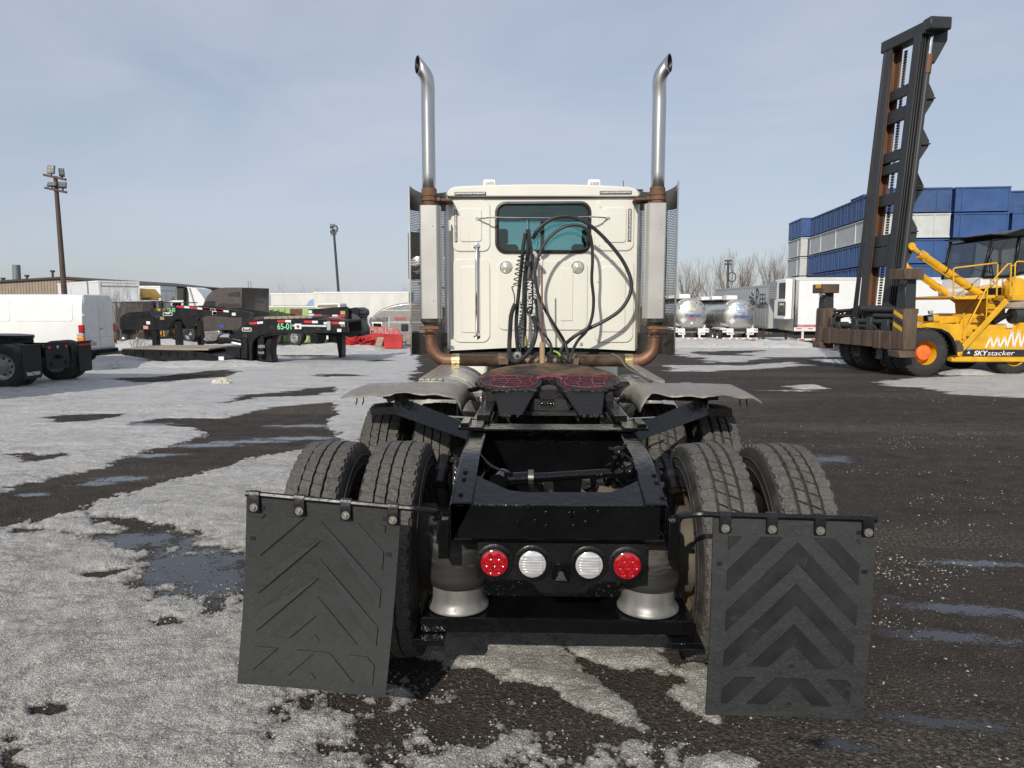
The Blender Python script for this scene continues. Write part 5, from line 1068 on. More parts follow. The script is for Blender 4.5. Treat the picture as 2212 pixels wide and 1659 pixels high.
for k, (ya, yb) in enumerate(((.10,.955),(.975,1.83))):
    dr = build(MB().prism([(ya,.55),(yb,.55),(yb,vz-.10),(ya+(.05 if k == 0 else 0),vz-.10)] if k == 0 else [(ya,.55),(yb,.55),(yb-.05,vz-.10),(ya,vz-.10)], 'x', -.02, .022), 'rear_door', 'van_white', van, .012)
    build(MB().prism(rrect(ya+.12,yb-.10,1.32,vz-.26,.06,4), 'x', .02, .027), 'door_panel', 'van_white', dr, .004)
    build(MB().box(.022,.026,ya+.02,yb-.02,.94,.95), 'door_crease', 'reflector', dr)
    build(MB().box(-.02,.035,ya-.04 if k == 0 else yb,ya+.03 if k == 0 else yb+.05,1.72,1.80), 'hinge', 'white_plain', dr, .008)
build(MB().box(.024,.040,1.00,1.16,1.22,1.29), 'door_handle', 'reflector', van, .01)
build(MB().box(-.012,.004,.955,.975,.55,vz-.10), 'door_gap', 'seal_black', van)
tl = [(655,1.0)]
for ya, yb in ((-.012,.10),(1.83,1.94)):
    for z0, z1_, mm, nm in ((1.12,1.42,'tail_red','tail_lamp'),(1.00,1.118,'reflector','reversing_lamp'),(.84,.998,'tail_orange','indicator_lamp'),(.70,.838,'tail_red','tail_lamp')):
        xf = -.22 if z1_ < 1.2 else -.15
        build(MB().box(xf,.03,ya,yb,z0,z1_), nm, mm, van, .02)
build(MB().box(-.10,.14,.05,1.88,.36,.52).box(-.3,.10,-.01,.08,.36,.50).box(-.3,.10,1.85,1.94,.36,.5), 'rear_bumper', 'satin_black', van, .02)
build(MB().box(-.0,.22,.15,1.8,.30,.335), 'step', 'satin_black', van, .008)
build(MB().box(.023,.027,.42,.72,.66,.80), 'number_plate', 'reflector', van, .003)
wv = rwheel(van, (-1.05,.13,.345), .345, .23, 'y', -1)
for x, y in ((-1.05,1.80),(-4.85,.13),(-4.85,1.80)): wheel_copy(wv, van, (x,y,.345))
build(MB().box(-5.0,-.4,.3,1.6,.25,.45), 'underbody', 'dark_under', van)
build(MB().prism([(-4.62,1.62),(-5.12,1.58),(-4.62,vz-.30)], 'y', .015, .03), 'side_window', 'glass_dark', van)
build(MB().loft([[(-4.53,y,vz-.12),(-5.18,y,1.60),(-5.17,y,1.57),(-4.50,y,vz-.16)] for y in (.18,1.75)]), 'windscreen', 'glass_dark', van)

# ------------------------------------------------------------------ flood light poles
def flood(root, c, w, h, tilt, yaw):
    w *= .56; h *= .56
    Mx = Matrix.Translation(c)@Matrix.Rotation(R_(yaw), 4, 'Z')@Matrix.Rotation(R_(tilt), 4, 'X')
    def T(mb): mb.v = [tuple(Mx@Vector(v)) for v in mb.v]; return mb
    hd_ = build(T(MB().box(-w/2,w/2,-.05,.06,-h/2,h/2)), 'flood_light', 'pole_grey', root, .01)
    build(T(MB().box(-w/2+.05,w/2-.05,-.058,-.05,-h/2+.22*h,-h/2+.52*h)), 'lamp_panel', 'lamp_panel', hd_); build(T(MB().box(-w/2+.05,w/2-.05,-.058,-.05,-h/2+.58*h,h/2-.04)), 'lamp_panel', 'lamp_panel', hd_)
    build(MB().bar(c+Vector((0,0,-h*.45)), c+Vector((0,.02,-h*.45-.22)), .10, .03), 'bracket', 'pole_grey', hd_)
pl1 = thing('light_pole', 'rusty brown floodlight pole with four lamps on two crossbars rising behind the van', 'light pole', at_ground(138,745,44.8), group='floodlight poles')
pb, pt = on(*zq(712,1580), pl1, 0), on(*zq(612,290), pl1, 0)
k_ = (pt[0]-pb[0])/(pt[1]-pb[1]); xb = pb[0]-k_*pb[1]
build(MB().tube([(xb,0,0),(pb[0],0,pb[1]),(pt[0],0,pt[1])], [.19,.17,.12], 12), 'pole', 'pole_brown', pl1)
for (x0, y0), (x1, y1) in (((485,275),(735,330)),((500,418),(742,470))):
    a, b = on(*zq(x0,y0), pl1, -.12), on(*zq(x1,y1), pl1, -.12); build(MB().bar((a[0],-.15,a[1]),(b[0],-.15,b[1]),.12,.14), 'crossbar', 'pole_brown', pl1, .01)
for x, y, w, h, t, ya in ((568,218,.78,.95,-12,6),(685,250,.55,.95,-20,38),(580,382,.95,.55,-30,8),(695,390,.8,.75,-25,25)):
    a = on(*zq(x,y), pl1, -.15); flood(pl1, Vector((a[0],-.18,a[1])), w, h, t, ya)
pl2 = copy_thing(pl1, 'floodlight pole at the far left edge, only one dark lamp showing in frame', Vector(INFO[pl1.name][0])+Vector((-5.0,-.3,.25)))
pl3 = thing('light_pole', 'slim grey floodlight pole with three lamps standing behind the white trailers', 'light pole', at_ground(733,740,66), group='floodlight poles')
pb, pt = on(*zk(682,1400), pl3, 0), on(*zk(597,300), pl3, 0); k_ = (pt[0]-pb[0])/(pt[1]-pb[1]); xb = pb[0]-k_*pb[1]
build(MB().tube([(xb,0,0),(pt[0],0,pt[1])], [.14,.10], 10), 'pole', 'pole_grey', pl3)
a, b = on(*zk(530,270), pl3, -.1), on(*zk(672,325), pl3, -.1); build(MB().bar((a[0],-.12,a[1]),(b[0],-.12,b[1]),.1,.1), 'crossbar', 'pole_grey', pl3)
for x, y, w, h, t, ya in ((580,235,.75,.6,-30,5),(655,262,.22,.7,-30,75),(565,340,.5,.55,15,10),(620,355,.5,.5,15,0)):
    a = on(*zk(x,y), pl3, -.12); flood(pl3, Vector((a[0],-.16,a[1])), w, h, t, ya)

# ------------------------------------------------------------------ building far left
bd = thing('warehouse', 'long beige corrugated warehouse with dark roof edge behind the box trucks', 'warehouse', at_ground(140,700,95))
rp = tr(bd, z3, [(-350,212),(0,188),(640,150),(1000,188),(1525,232)], 0); base = [(rp[-1][0],0),(rp[0][0],0)]
wall = build(MB().prism(rp+base, 'y', 0, 30), 'wall', 'building_tan', bd)
rbm = MB(); x = rp[0][0]
def rz_(x):
    for (a, p), (b, q) in zip(rp, rp[1:]):
        if x <= b: return p+(q-p)*(x-a)/(b-a)
    return rp[-1][1]
while x < rp[-1][0]-.1: rbm.box(x, x+.16, -.05, .01, 0, rz_(x+.08)-.05); x += .42
build(rbm, 'wall_ribs', 'building_tan', wall, smooth=0, kind='stuff')
for (a, b) in zip(rp, rp[1:]): build(MB().loft([[(p[0],y,p[1]+d) for y, d in ((-.35,-.12),(30,-.12),(30,.16),(-.35,.16))] for p in (a, b)]), 'roof_edge', 'roof_dark', bd)
a, b = on(*z3(162,160), bd, 6), on(*z3(160,24), bd, 6); build(MB().tube([(a[0],6,a[1]-1.5),(b[0],6,b[1])], [.55,.5], 18), 'chimney', 'shield_dull2', bd)
for x, y0, y1 in ((265,158,140),(517,152,95),(30,185,168)):
    a, b = on(*z3(x,y0), bd, 2), on(*z3(x,y1), bd, 2); build(MB().cyl((a[0],2,a[1]-.8),(b[0],2,b[1]),.14,8).cyl((b[0],2,b[1]),(b[0],2,b[1]+.25),.3,8), 'roof_vent', 'pole_grey', bd)

# ------------------------------------------------------------------ box trucks behind the van
def box_truck(label, px, Y, length, top_px, rearmark=False, rz=0, group='white box trucks behind the van'):
    loc = at_ground(px, 700, Y); b = thing('box_truck', label, 'truck', loc, rz, group=group)
    zt = atY(px, top_px, Y).z-loc[2]
    bx = build(MB().box(-length,0,0,2.45,1.05,zt), 'cargo_box', 'trailer_white', b, .03)
    build(MB().box(-length-.02,.03,-.02,2.47,zt-.10,zt+.02), 'top_rail', 'white_plain', bx); build(MB().box(.0,.04,-.01,.12,1.05,zt), 'corner_post', 'white_plain', bx); build(MB().box(.0,.04,2.33,2.46,1.05,zt), 'corner_post', 'white_plain', bx)
    build(MB().box(.0,.02,.14,2.31,1.1,zt-.35), 'rear_door', 'trailer_white', bx); build(MB().box(0,.05,.1,2.35,zt-.35,zt-.28), 'door_header', 'reflector', bx)
    if rearmark: build(MB().prism([(1.9,zt-1.3),(2.2,zt-1.0),(1.9,zt-.7),(1.6,zt-1.0)], 'x', .021, .03), 'placard', 'shield_dull', bx)
    build(MB().box(-length,0,.75,1.7,.75,1.05), 'chassis', 'dark_under', b)
    build(MB().loft([[(-length-.1,y,.7),(-length-2.0,y,.6),(-length-2.1,y,1.3),(-length-1.5,y,1.6),(-length-.9,y,2.5),(-length-.1,y,2.6)] for y in (.1,2.35)]), 'cab', 'white_plain', b, .06)
    w = rwheel(b, (-1.8,.2,.48), .48, .3)
    for x, y in ((-1.8,2.25),(-length-1.2,.2),(-length-1.2,2.25)): wheel_copy(w, b, (x,y,.48))
    return b
box_truck('white box truck directly behind the van roof, nearer of the two', 217.5, 45.0, 9.2, 606.5, rz=-42)
box_truck('white box truck with grey diamond placard, behind the yellow loader', 349.5, 53.0, 4.6, 618.0, True)
# white conventional tractor with tall fairing and stack
wt = thing('truck_tractor', 'white highway tractor with sloped roof fairing and upright stack behind grey sleeper truck', 'truck', at_ground(405,700,50))
slab(wt, z3, [(1700,372),(1660,380),(1650,440),(1650,640),(2050,640),(2050,430),(1990,330),(1930,258),(1850,240),(1838,300),(1835,372)], 0, 2.3, 'cab', 'trailer_white', .04)
build(MB().tube([(on(*z3(1822,420),wt,-.15)[0],-.15,on(*z3(1822,420),wt,-.15)[1]-1),(on(*z3(1822,420),wt,-.15)[0],-.15,on(*z3(1822,420),wt,-.15)[1]),(on(*z3(1822,262),wt,-.15)[0],-.15,on(*z3(1822,262),wt,-.15)[1]),(on(*z3(1840,250),wt,-.15)[0],-.15,on(*z3(1840,250),wt,-.15)[1])], .13, 10), 'exhaust_stack', 'satin_black', wt)
slab(wt, z3, [(1700,395),(1780,395),(1780,425),(1690,425)], -.02, .0, 'side_window', 'glass_dark')
a, b = on(*z3(1846,238),wt,-.2), on(*z3(1905,432),wt,-.2); build(MB().bar((a[0],-.2,a[1]),(b[0],-.2,b[1]),.08,.08), 'fairing_strut', 'white_plain', wt)
w = rwheel(wt, (-4.5,.15,.5), .5, .3)
for x, y in ((-4.5,2.2),(1.2,.15),(1.2,2.2),(2.5,.15),(2.5,2.2)): wheel_copy(w, wt, (x,y,.5))
build(MB().box(-4.0,4.0,.7,1.6,.6,.95), 'chassis', 'dark_under', wt)
# yellow loader
ld = thing('loader', 'yellow wheel loader with its bucket raised in front of the white box trucks', 'loader', at_ground(310,700,47))
slab(ld, zg, [(140,195),(430,198),(520,300),(600,400),(590,420),(440,415),(270,390),(240,345),(180,270)], .2, 2.4, 'bucket', 'yellow_far', .03)
slab(ld, zg, [(210,430),(330,410),(600,405),(760,415),(800,470),(760,480),(370,480),(215,465)], .9, 1.7, 'lift_arm', 'yellow_far', .03)
slab(ld, zg, [(500,680),(940,680),(960,830),(900,1100),(480,1100),(490,800)], .4, 2.0, 'body', 'yellow_far', .05)
slab(ld, zg, [(590,500),(850,490),(860,690),(580,690)], .55, 1.9, 'cab', 'glass_dark', .03)
w = rwheel(ld, (on(*zg(480,1000),ld,.3)[0],.3,.7), .7, .5, rim='yellow_far'); wheel_copy(w, ld, (on(*zg(950,1000),ld,.3)[0],.3,.7)); wheel_copy(w, ld, (on(*zg(950,1000),ld,.3)[0],2.1,.7)); wheel_copy(w, ld, (on(*zg(480,1000),ld,.3)[0],2.1,.7))
# dark parked van beside it
pc = thing('van', 'dark grey parked van with snow on its roof beside the yellow loader', 'van', at_ground(255,700,45.5))
slab(pc, zg, [(0,505),(420,510),(450,640),(470,800),(470,1180),(-120,1180),(-120,760),(-20,660)], 0, 1.8, 'body', 'taupe_dark', .06)
slab(pc, zg, [(20,540),(390,540),(420,640),(10,650)], -.02, .0, 'side_window', 'glass_dark')
slab(pc, zg, [(-10,495),(420,500),(425,512),(-15,512)], .05, 1.75, 'roof_snow', 'white_plain', .02)
w = rwheel(pc, (on(*zg(60,1180),pc,.1)[0],.1,.34), .34, .22); wheel_copy(w, pc, (on(*zg(400,1180),pc,.1)[0],.1,.34)); wheel_copy(w, pc, (on(*zg(60,1180),pc,.1)[0],1.7,.34)); wheel_copy(w, pc, (on(*zg(400,1180),pc,.1)[0],1.7,.34))
# chain link fence behind the black gooseneck
fn_ = thing('fence', 'chain link fence with dark posts behind the black goosenecks', 'fence', at_ground(330,700,40))
fx0, ftop = on(*zg(480,538), fn_, 0); fx1 = on(*zg(1420,538), fn_, 0)[0]; x = fx0-4
build(MB().cyl((fx0-4,0,ftop),(fx1+1,0,ftop),.03,6), 'top_rail', 'pole_grey', fn_)
while x < fx1+1: build(MB().cyl((x,0,0),(x,0,ftop+.05),.04,6), 'post', 'pole_grey', fn_); x += 2.6
wm = MB(); L_ = fx1+1-(fx0-4); n_ = int(L_/.16)
for k in range(n_):
    xx = fx0-4+.16*k; wm.bar((xx,0,.05),(min(xx+ftop,fx1+1),0,.05+min(ftop-.05,fx1+1-xx)),.006,.006); wm.bar((xx,0,.05),(max(xx-ftop,fx0-4),0,.05+min(ftop-.05,xx-fx0+4)),.006,.006) if k > 1 else None
build(wm, 'wire_mesh', 'pole_grey', fn_, smooth=0, kind='stuff')

# ------------------------------------------------------------------ lowbed trailer 65-01
lb1 = thing('lowbed_trailer', 'black lowbed trailer numbered 65-01 with a curved gooseneck and low plank deck', 'trailer', at_ground(550,785,25.8))
dz = G(25.8); root = lb1
def beam(y0, y1, nm='gooseneck'):
    return slab(root, zl, [(130,530),(200,480),(260,430),(330,365),(420,305),(520,265),(640,240),(760,228),(1500,232),(1800,245),(2070,262),(2090,455),(1900,462),(1500,465),(1100,468),(800,482),(700,497),(620,525),(570,565),(540,620),(530,700),(530,925),(470,925),(460,580),(330,560),(200,548)], y0, y1, nm, 'lowboy_black', .02, yl=0)
gn_ = beam(0, .30); gn2 = beam(2.2, 2.5)
slab(root, zl, [(640,236),(1500,228),(2050,258),(2050,290),(1500,262),(640,262)], .3, 2.2, 'gooseneck_deck', 'lowboy_black', yl=0)
for x, y, r in ((850,362,42),(405,498,45),(1610,378,40)):
    a = on(*zl(x,y), root, -.004); rr = abs(on(*zl(x+r,y), root, -.004)[0]-a[0]); build(MB().prism([(a[0]-rr,a[1]-rr*.7),(a[0]+rr,a[1]-rr*.8),(a[0]+rr*.7,a[1]+rr*.2),(a[0]+rr*.1,a[1]+rr*.8),(a[0]-rr*.7,a[1]+rr*.3)], 'y', -.006, -.001), 'opening', 'seal_black', gn_)
for x0, y0, x1, y1 in ((480,303,612,295),(942,267,1072,265),(1378,275,1512,278),(1818,293,1952,296)):
    a, b = on(*zl(x0,y0), root, -.002), on(*zl(x1,y1), root, -.002); c = on(*zl(x1+92,y1-(10 if x0 < 500 else -1)), root, -.002); h = .085
    for p, q, mm in ((a, b, 'strip_red'), (b, c, 'strip_white')): build(MB().add([(p[0],-.006,p[1]-h/2),(q[0],-.006,q[1]-h/2),(q[0],-.006,q[1]+h/2),(p[0],-.006,p[1]+h/2),(p[0],0,p[1]-h/2),(q[0],0,q[1]-h/2),(q[0],0,q[1]+h/2),(p[0],0,p[1]+h/2)], [(0,1,2,3),(0,4,5,1),(2,6,7,3),(0,3,7,4),(1,5,6,2)]), 'reflective_tape', mm, gn_, smooth=0)
a = on(*zl(940,400), root, -.003); b = on(*zl(940,300), root, -.003); c = on(*zl(1168,400), root, -.003)
hh = b[1]-a[1]; tx = text('65-01', hh*1.42, 'letter_green', gn_, (a[0],-.008,a[1]), bold=.004); tx.scale = ((c[0]-a[0])/max(tx.dimensions.x,.01), 1, 1)
a = on(*zl(362,433), root, 0); b = on(*zl(518,370), root, 0); pln = build(MB().prism(rrect(a[0],b[0],a[1],b[1],.06,4), 'y', -.010, 0), 'name_plate', 'letter_white', gn_)
build(MB().prism(rrect(a[0]+.02,b[0]-.02,a[1]+.02,b[1]-.02,.05,4), 'y', -.014, -.009), 'plate_field', 'letter_black', gn_)
tx = text('ASPEN', (b[1]-a[1])*.75, 'letter_white', gn_, ((a[0]+b[0])/2,-.018,a[1]+.07), align='CENTER', bold=.004); tx.scale = (.62,1,1)
a, b = on(*zl(1195,340), root, -.03), on(*zl(1750,348), root, -.03); build(MB().cyl((a[0],-.05,a[1]),(b[0],-.05,b[1]),.045,10), 'jack_handle', 'reflector', lb1); a = on(*zl(1785,340), root, -.03); build(MB().prism(rrect(a[0]-.07,a[0]+.07,a[1]-.17,a[1]+.17,.04,3), 'y', -.07, -.002), 'jack_bracket', 'reflector', lb1, .01)
a = on(*zl(1283,352), root, -.06); build(MB().box(a[0]-.13,a[0]+.13,-.09,-.06,a[1]-.10,a[1]+.10), 'jack_plate', 'strip_white', lb1, .01); build(MB().cyl((a[0],-.12,a[1]),(a[0],-.09,a[1]),.05,10), 'jack_knob', 'rust', lb1)
for x0, y0, x1, y1, mm in ((1700,280,1755,318,'strip_white'),(1922,392,1988,440,'strip_white'),(1982,322,2048,355,'brass')):
    a, b = on(*zl(x0,y1), root, -.003), on(*zl(x1,y0), root, -.003); build(MB().box(a[0],b[0],-.008,0,a[1],b[1]), 'decal', mm, gn_, smooth=0)
for k in range(8):      # timbers lying on the gooseneck
    a, b = on(*zl(705+k*100,236-2*k), root, 0), on(*zl(705+k*100+98,222-3*k), root, 0); build(MB().box(a[0],b[0]-.01,.1,2.4,a[1],a[1]+.09), 'plank', 'plate_wood', lb1, .01)
# stand under the neck, ramp and deck
slab(root, zl, [(545,600),(600,545),(720,525),(850,500),(860,640),(840,780),(880,940),(530,930)], .35, .9, 'neck_support', 'lowboy_black', .03)
slab(root, zl, [(740,620),(770,560),(850,545),(850,650),(835,780),(878,938),(745,925)], .02, .35, 'support_foot', 'lowboy_black', .03)
slab(root, zl, [(605,550),(720,530),(725,840),(605,845)], .05, .34, 'cylinder_cover', 'satin_black', .03)
a = on(*zl(615,705), root, .04); b = on(*zl(715,665), root, .04); tx = text('ASPEN', .16, 'reflector', gn_, (a[0]+.02,.035,a[1]), bold=.003); tx.scale = (.55,1,1)
a = on(*zl(615,800), root, .04); tx = text('TRAILERS', .11, 'reflector', gn_, (a[0]+.02,.035,a[1]), bold=.002); tx.scale = (.5,1,1)
slab(root, zl, [(335,560),(450,545),(450,880),(345,880)], -.05, .3, 'hydraulic_guard', 'satin_black', .02)
slab(root, zl, [(90,760),(110,680),(330,700),(340,880),(100,800)], .1, 2.4, 'ramp_step', 'lowboy_black', .02)
for y0, y1 in ((560,600),(640,675)):
    a, b = on(*zl(200,y0-20), root, .15), on(*zl(520,y1+10), root, .15); build(MB().cyl((a[0],.15,a[1]),(b[0],.15,b[1]),.05,8), 'hydraulic_ram', 'reflector', lb1)
dk = slab(root, D, [(262,754),(262,766),(330,777),(420,786),(470,788),(545,787),(545,779),(480,772),(445,763),(400,757)], 0, 2.5, 'deck_frame', 'lowboy_black', .02)
x0 = on(262,754,root,0)[0]; x1 = on(448,762,root,0)[0]; zd = on(330,756,root,0)[1]
for k in range(9): build(MB().box(x0,x1,.10+.262*k,.10+.262*k+.245,zd-.02,zd+.05), 'deck_plank', 'plate_wood', lb1, .01)
for k in range(10):
    xx = x0+(x1-x0)*(k+.5)/10; build(MB().box(xx-.025,xx+.025,-.03,.0,zd-.22,zd-.05), 'deck_bracket', 'lowboy_black', lb1, .01)
a, b = on(*z4(185,962), root, -.02), on(*z4(235,925), root, -.02); build(MB().box(a[0],b[0],-.03,-.006,a[1],b[1]), 'decal', 'strip_white', lb1)
# ---- black second gooseneck stacked behind the neck, with banner boards
gs = thing('gooseneck', 'black gooseneck end piece with yellow decals and pink banner, stacked behind trailer 65-01', 'trailer part', at_ground(680,775,28.6))
slab(gs, zl, [(1445,70),(2060,28),(2110,60),(2120,470),(1700,470),(1440,300)], 0, .3, 'side_beam', 'lowboy_black', .03)
slab(gs, zl, [(2100,60),(2212,40),(2290,80),(2300,160),(2260,200),(2265,300),(2310,420),(2300,520),(2110,500)], .3, 2.0, 'end_frame', 'lowboy_black', .04)
build(MB().lathe([(.5,.02),(.48,-.03),(.2,-.04),(.0001,-.04)], (on(*zl(2140,330),gs,.26)[0], .26, on(*zl(2140,330),gs,.26)[1]), 'y', 24), 'pivot_disc', 'mast_grey', gs)
slab(gs, zl, [(1550,190),(1670,195),(1670,232),(1560,228)], -.03, -.01, 'banner_board', 'pink_board'); slab(gs, zl, [(1715,200),(1975,205),(2000,262),(1725,250)], -.03, -.01, 'banner_board', 'pink_board')
a = on(*zl(1735,243), gs, -.03); text('D-CHARGE', .20, 'letter_red', gs, (a[0],-.035,a[1]), sx=.75)
for x0, y0, x1, y1, mm in ((1450,90,1508,135,'strip_white'),(1450,146,1540,175,'strip_white'),(1545,150,1672,180,'strip_red'),(1840,160,1930,190,'strip_white'),(1930,165,2055,195,'strip_red'),(1972,98,2050,155,'brass')):
    a, b = on(*zl(x0,y1), gs, -.003), on(*zl(x1,y0), gs, -.003); build(MB().box(a[0],b[0],-.010,0,a[1],b[1]), 'decal', mm, gs, smooth=0)
slab(gs, zl, [(1500,300),(2000,380),(2000,940),(1960,940),(1900,520),(1500,470)], .6, 1.2, 'support_leg', 'lowboy_black')
# ---- the other gooseneck behind the low deck
lb2 = thing('gooseneck_trailer', 'black gooseneck trailer on two prop legs behind the low plank deck', 'trailer', at_ground(330,770,30.5))
slabpts = [z3(1175,548), z3(1540,545), z3(1600,500), z3(1650,452), z3(1700,428), z3(1780,421), z3(2000,436), z4(0,440), z4(250,455), z4(480,488), z4(515,512), z4(480,538), z4(330,541), z4(150,528), z3(2000,520), z3(1850,520), z3(1760,545), z3(1690,600), z3(1640,668), z3(1180,660)]
for y0, y1 in ((0,.3),(2.1,2.4)): nb = build(MB().prism([on(*p, lb2, 0) for p in slabpts], 'y', y0, y1), 'neck_beam', 'lowboy_black', lb2, .02)
slab(lb2, z3, [(1180,560),(1540,555),(1540,600),(1180,600)], .3, 2.1, 'front_deck', 'lowboy_black', yl=0)
slab(lb2, z3, [(1195,520),(1270,490),(1460,478),(1485,520),(1540,545),(1180,548)], .5, 1.7, 'fifth_wheel', 'satin_black', .02)
for x0, x1 in ((1490,1540),(1718,1760)):
    a, b = on(*z3(x0,580), lb2, .1), on(*z3(x1,580), lb2, .1); 
    for yy_ in (.05, 2.1): build(MB().box(a[0],b[0],yy_,yy_+.3,.02,a[1]), 'prop_leg', 'lowboy_black', lb2, .01); build(MB().box(a[0]-.15,b[0]+.15,yy_-.1,yy_+.4,0,.03), 'leg_foot', 'lowboy_black', lb2)
a, b = on(*z3(1490,745), lb2, .2), on(*z3(1760,735), lb2, .2); build(MB().bar((a[0],.2,a[1]),(b[0],.2,b[1]),.08,.10), 'leg_brace', 'lowboy_black', lb2)
for (f0_, x0, y0), (f1_, x1, y1), mm in (((z3,1735,433),(z3,1810,438),'strip_red'),((z3,1812,438),(z3,1862,442),'strip_white'),((z3,1864,443),(z3,1938,449),'strip_red'),((z3,1940,450),(z3,1988,455),'strip_white'),((z3,1990,455),(z3,2065,461),'strip_red'),((z3,2067,462),(z3,2118,466),'strip_white'),((z3,2120,466),(z3,2190,473),'strip_red'),((z4,25,457),(z4,98,462),'strip_red'),((z4,103,464),(z4,155,470),'strip_white'),((z4,157,468),(z4,230,477),'strip_red'),((z4,232,477),(z4,283,482),'strip_white')):
    p, q = on(*f0_(x0,y0), lb2, -.003), on(*f1_(x1,y1), lb2, -.003); h = .085
    build(MB().add([(p[0],-.008,p[1]-h/2),(q[0],-.008,q[1]-h/2),(q[0],-.008,q[1]+h/2),(p[0],-.008,p[1]+h/2),(p[0],0,p[1]-h/2),(q[0],0,q[1]-h/2),(q[0],0,q[1]+h/2),(p[0],0,p[1]+h/2)], [(0,1,2,3),(0,4,5,1),(2,6,7,3),(0,3,7,4),(1,5,6,2)]), 'reflective_tape', mm, lb2, smooth=0)
a, b = on(*z3(1603,524), lb2, 0), on(*z3(1697,490), lb2, 0); build(MB().prism(rrect(a[0],b[0],a[1],b[1],.06,4), 'y', -.010, 0), 'name_plate', 'letter_white', lb2); build(MB().prism(rrect(a[0]+.02,b[0]-.02,a[1]+.02,b[1]-.02,.05,4), 'y', -.014, -.009), 'plate_field', 'letter_black', lb2)
tx = text('ASPEN', (b[1]-a[1])*.75, 'letter_white', lb2, ((a[0]+b[0])/2,-.018,a[1]+.07), align='CENTER', bold=.004); tx.scale = (.62,1,1)
a = on(*z3(1645,487), lb2, -.01); text('65-01', .26, 'letter_green', lb2, (a[0],-.012,a[1]), sx=.62, bold=.006)
for f_, x0, y0, x1, y1, mm in ((z3,1575,532,1615,563,'brass'),(z3,1440,578,1475,608,'strip_white'),(z3,1410,622,1455,655,'pink_board'),(z3,2093,485,2132,513,'strip_white'),(z4,122,480,165,514,'strip_white'),(z4,315,494,350,522,'strip_white')):
    a, b = on(*f_(x0,y1), lb2, -.003), on(*f_(x1,y0), lb2, -.003); build(MB().box(a[0],b[0],-.010,0,a[1],b[1]), 'decal', mm, lb2, smooth=0)

# ------------------------------------------------------------------ taupe sleeper truck
tg = gnd(640,748); tt = thing('truck_tractor', 'grey brown sleeper truck tractor parked side-on behind the black goosenecks', 'truck', (tg.x, tg.y, G(tg.y)), -22)
pts = [z3(1765,745), z3(1762,640), z3(1790,575), z3(1870,535), z3(1985,520), z3(1992,425), z3(2012,372), z3(2040,325), z3(2085,280), z3(2150,255), z4(240,246), z4(408,246), z4(408,665), z4(0,668), z3(1990,690), z3(1965,650), z3(1930,625), z3(1880,615), z3(1830,640), z3(1805,690), z3(1798,745)]
P2 = [on(*p, tt, 0) for p in pts]; build(MB().prism(P2, 'y', 0, 2.45), 'cab_body', 'taupe', tt, .10, seg=3)
slab(tt, z3, [(2005,440),(2015,395),(2040,380),(2112,380),(2112,440)], -.03, -.005, 'side_window', 'glass_smoke'); slab(tt, z3, [(2145,420),(2160,402),(2212,402),(2212,445),(2145,445)], -.03, -.005, 'side_window', 'glass_dark')
slab(tt, z4, [(270,330),(290,300),(385,288),(385,335)], -.03, -.005, 'sleeper_window', 'glass_dark')
slab(tt, z4, [(175,460),(190,410),(330,402),(408,408),(408,462)], -.12, -.0, 'side_fairing', 'taupe_dark', .03)
slab(tt, z4, [(40,672),(190,672),(160,770),(50,778)], -.1, .4, 'step_tank', 'aluminium', .02); a = on(*z4(232,735), tt, .1); build(MB().lathe([(.0001,-.5),(.36,-.48),(.36,.55),(.0001,.57)], (a[0],.35,a[1]), 'x', 20), 'fuel_tank', 'chrome', tt)
slab(tt, z4, [(195,610),(235,612),(235,645),(195,642)], -.02, -.004, 'door_decal', 'letter_blue')
for xx, fn2, yy2 in ((1870,z3,730),(740,z4,765),(940,z4,752)):
    a = on(*fn2(xx,yy2), tt, .1)
    if xx == 1870: wt_ = rwheel(tt, (a[0],.14,.52), .52, .3, rim='chrome')
    else: wheel_copy(wt_, tt, (a[0],.14,.52))
    wheel_copy(wt_, tt, (a[0],2.3,.52))
x0 = on(*z4(690,700), tt, .8)[0]; build(MB().box(P2[12][0]-1,x0+3.9,.8,1.65,.62,.95), 'chassis', 'dark_under', tt, .01)
slab(tt, zl, [(1470,480),(1590,485),(1600,600),(1600,690),(1480,680)], .0, .6, 'mud_flap', 'satin_black', .01); slab(tt, zl, [(1770,490),(1870,490),(1875,690),(1785,690)], 1.9, 2.4, 'mud_flap', 'satin_black', .01)
slab(tt, z3, [(1845,608),(1870,604),(1870,612),(1848,616)], -.02, 0, 'side_marker', 'strip_white')
for x in (240,295): 
    a, b = on(*z4(410,245), tt, .6), on(*z4(410,182), tt, .6); build(MB().cyl((a[0]-.4+x*.004,.6,a[1]-.1),(a[0]-.4+x*.004,.6,b[1]),.015,5), 'aerial', 'satin_black', tt)

# ------------------------------------------------------------------ lime container, white trailers, bushes
gc = thing('container', 'lime green corrugated container with rusty doors behind sleeper truck', 'container', at_ground(600,700,50))
a, b = on(*z4(690,445), gc, 0), on(*z4(1120,445), gc, 0); body = build(MB().box(a[0]-1.0,b[0]+1,.05,2.4,.02,a[1]), 'body', 'lime_box', gc)
x = a[0]-.9
while x < b[0]+.9:
    xr = on(*z4(885,500), gc, 0)[0]; xq = on(*z4(1000,500), gc, 0)[0]
    if not (xr-.12 < x < xq): build(MB().prism([(x,-.0),(x+.06,-.05),(x+.20,-.05),(x+.26,0)], 'z', .1, a[1]-.08).box(x-.02,x-.019,0,.01,.1,.11), 'corrugation', 'lime_box', body, smooth=0)
    x += .42
slab(gc, z4, [(885,455),(1000,455),(1000,640),(885,640)], -.03, .06, 'rusty_door', 'rust'); build(MB().box(a[0]-1.0,b[0]+1,0,2.45,a[1],a[1]+.12), 'roof_snow', 'white_plain', gc, .03)
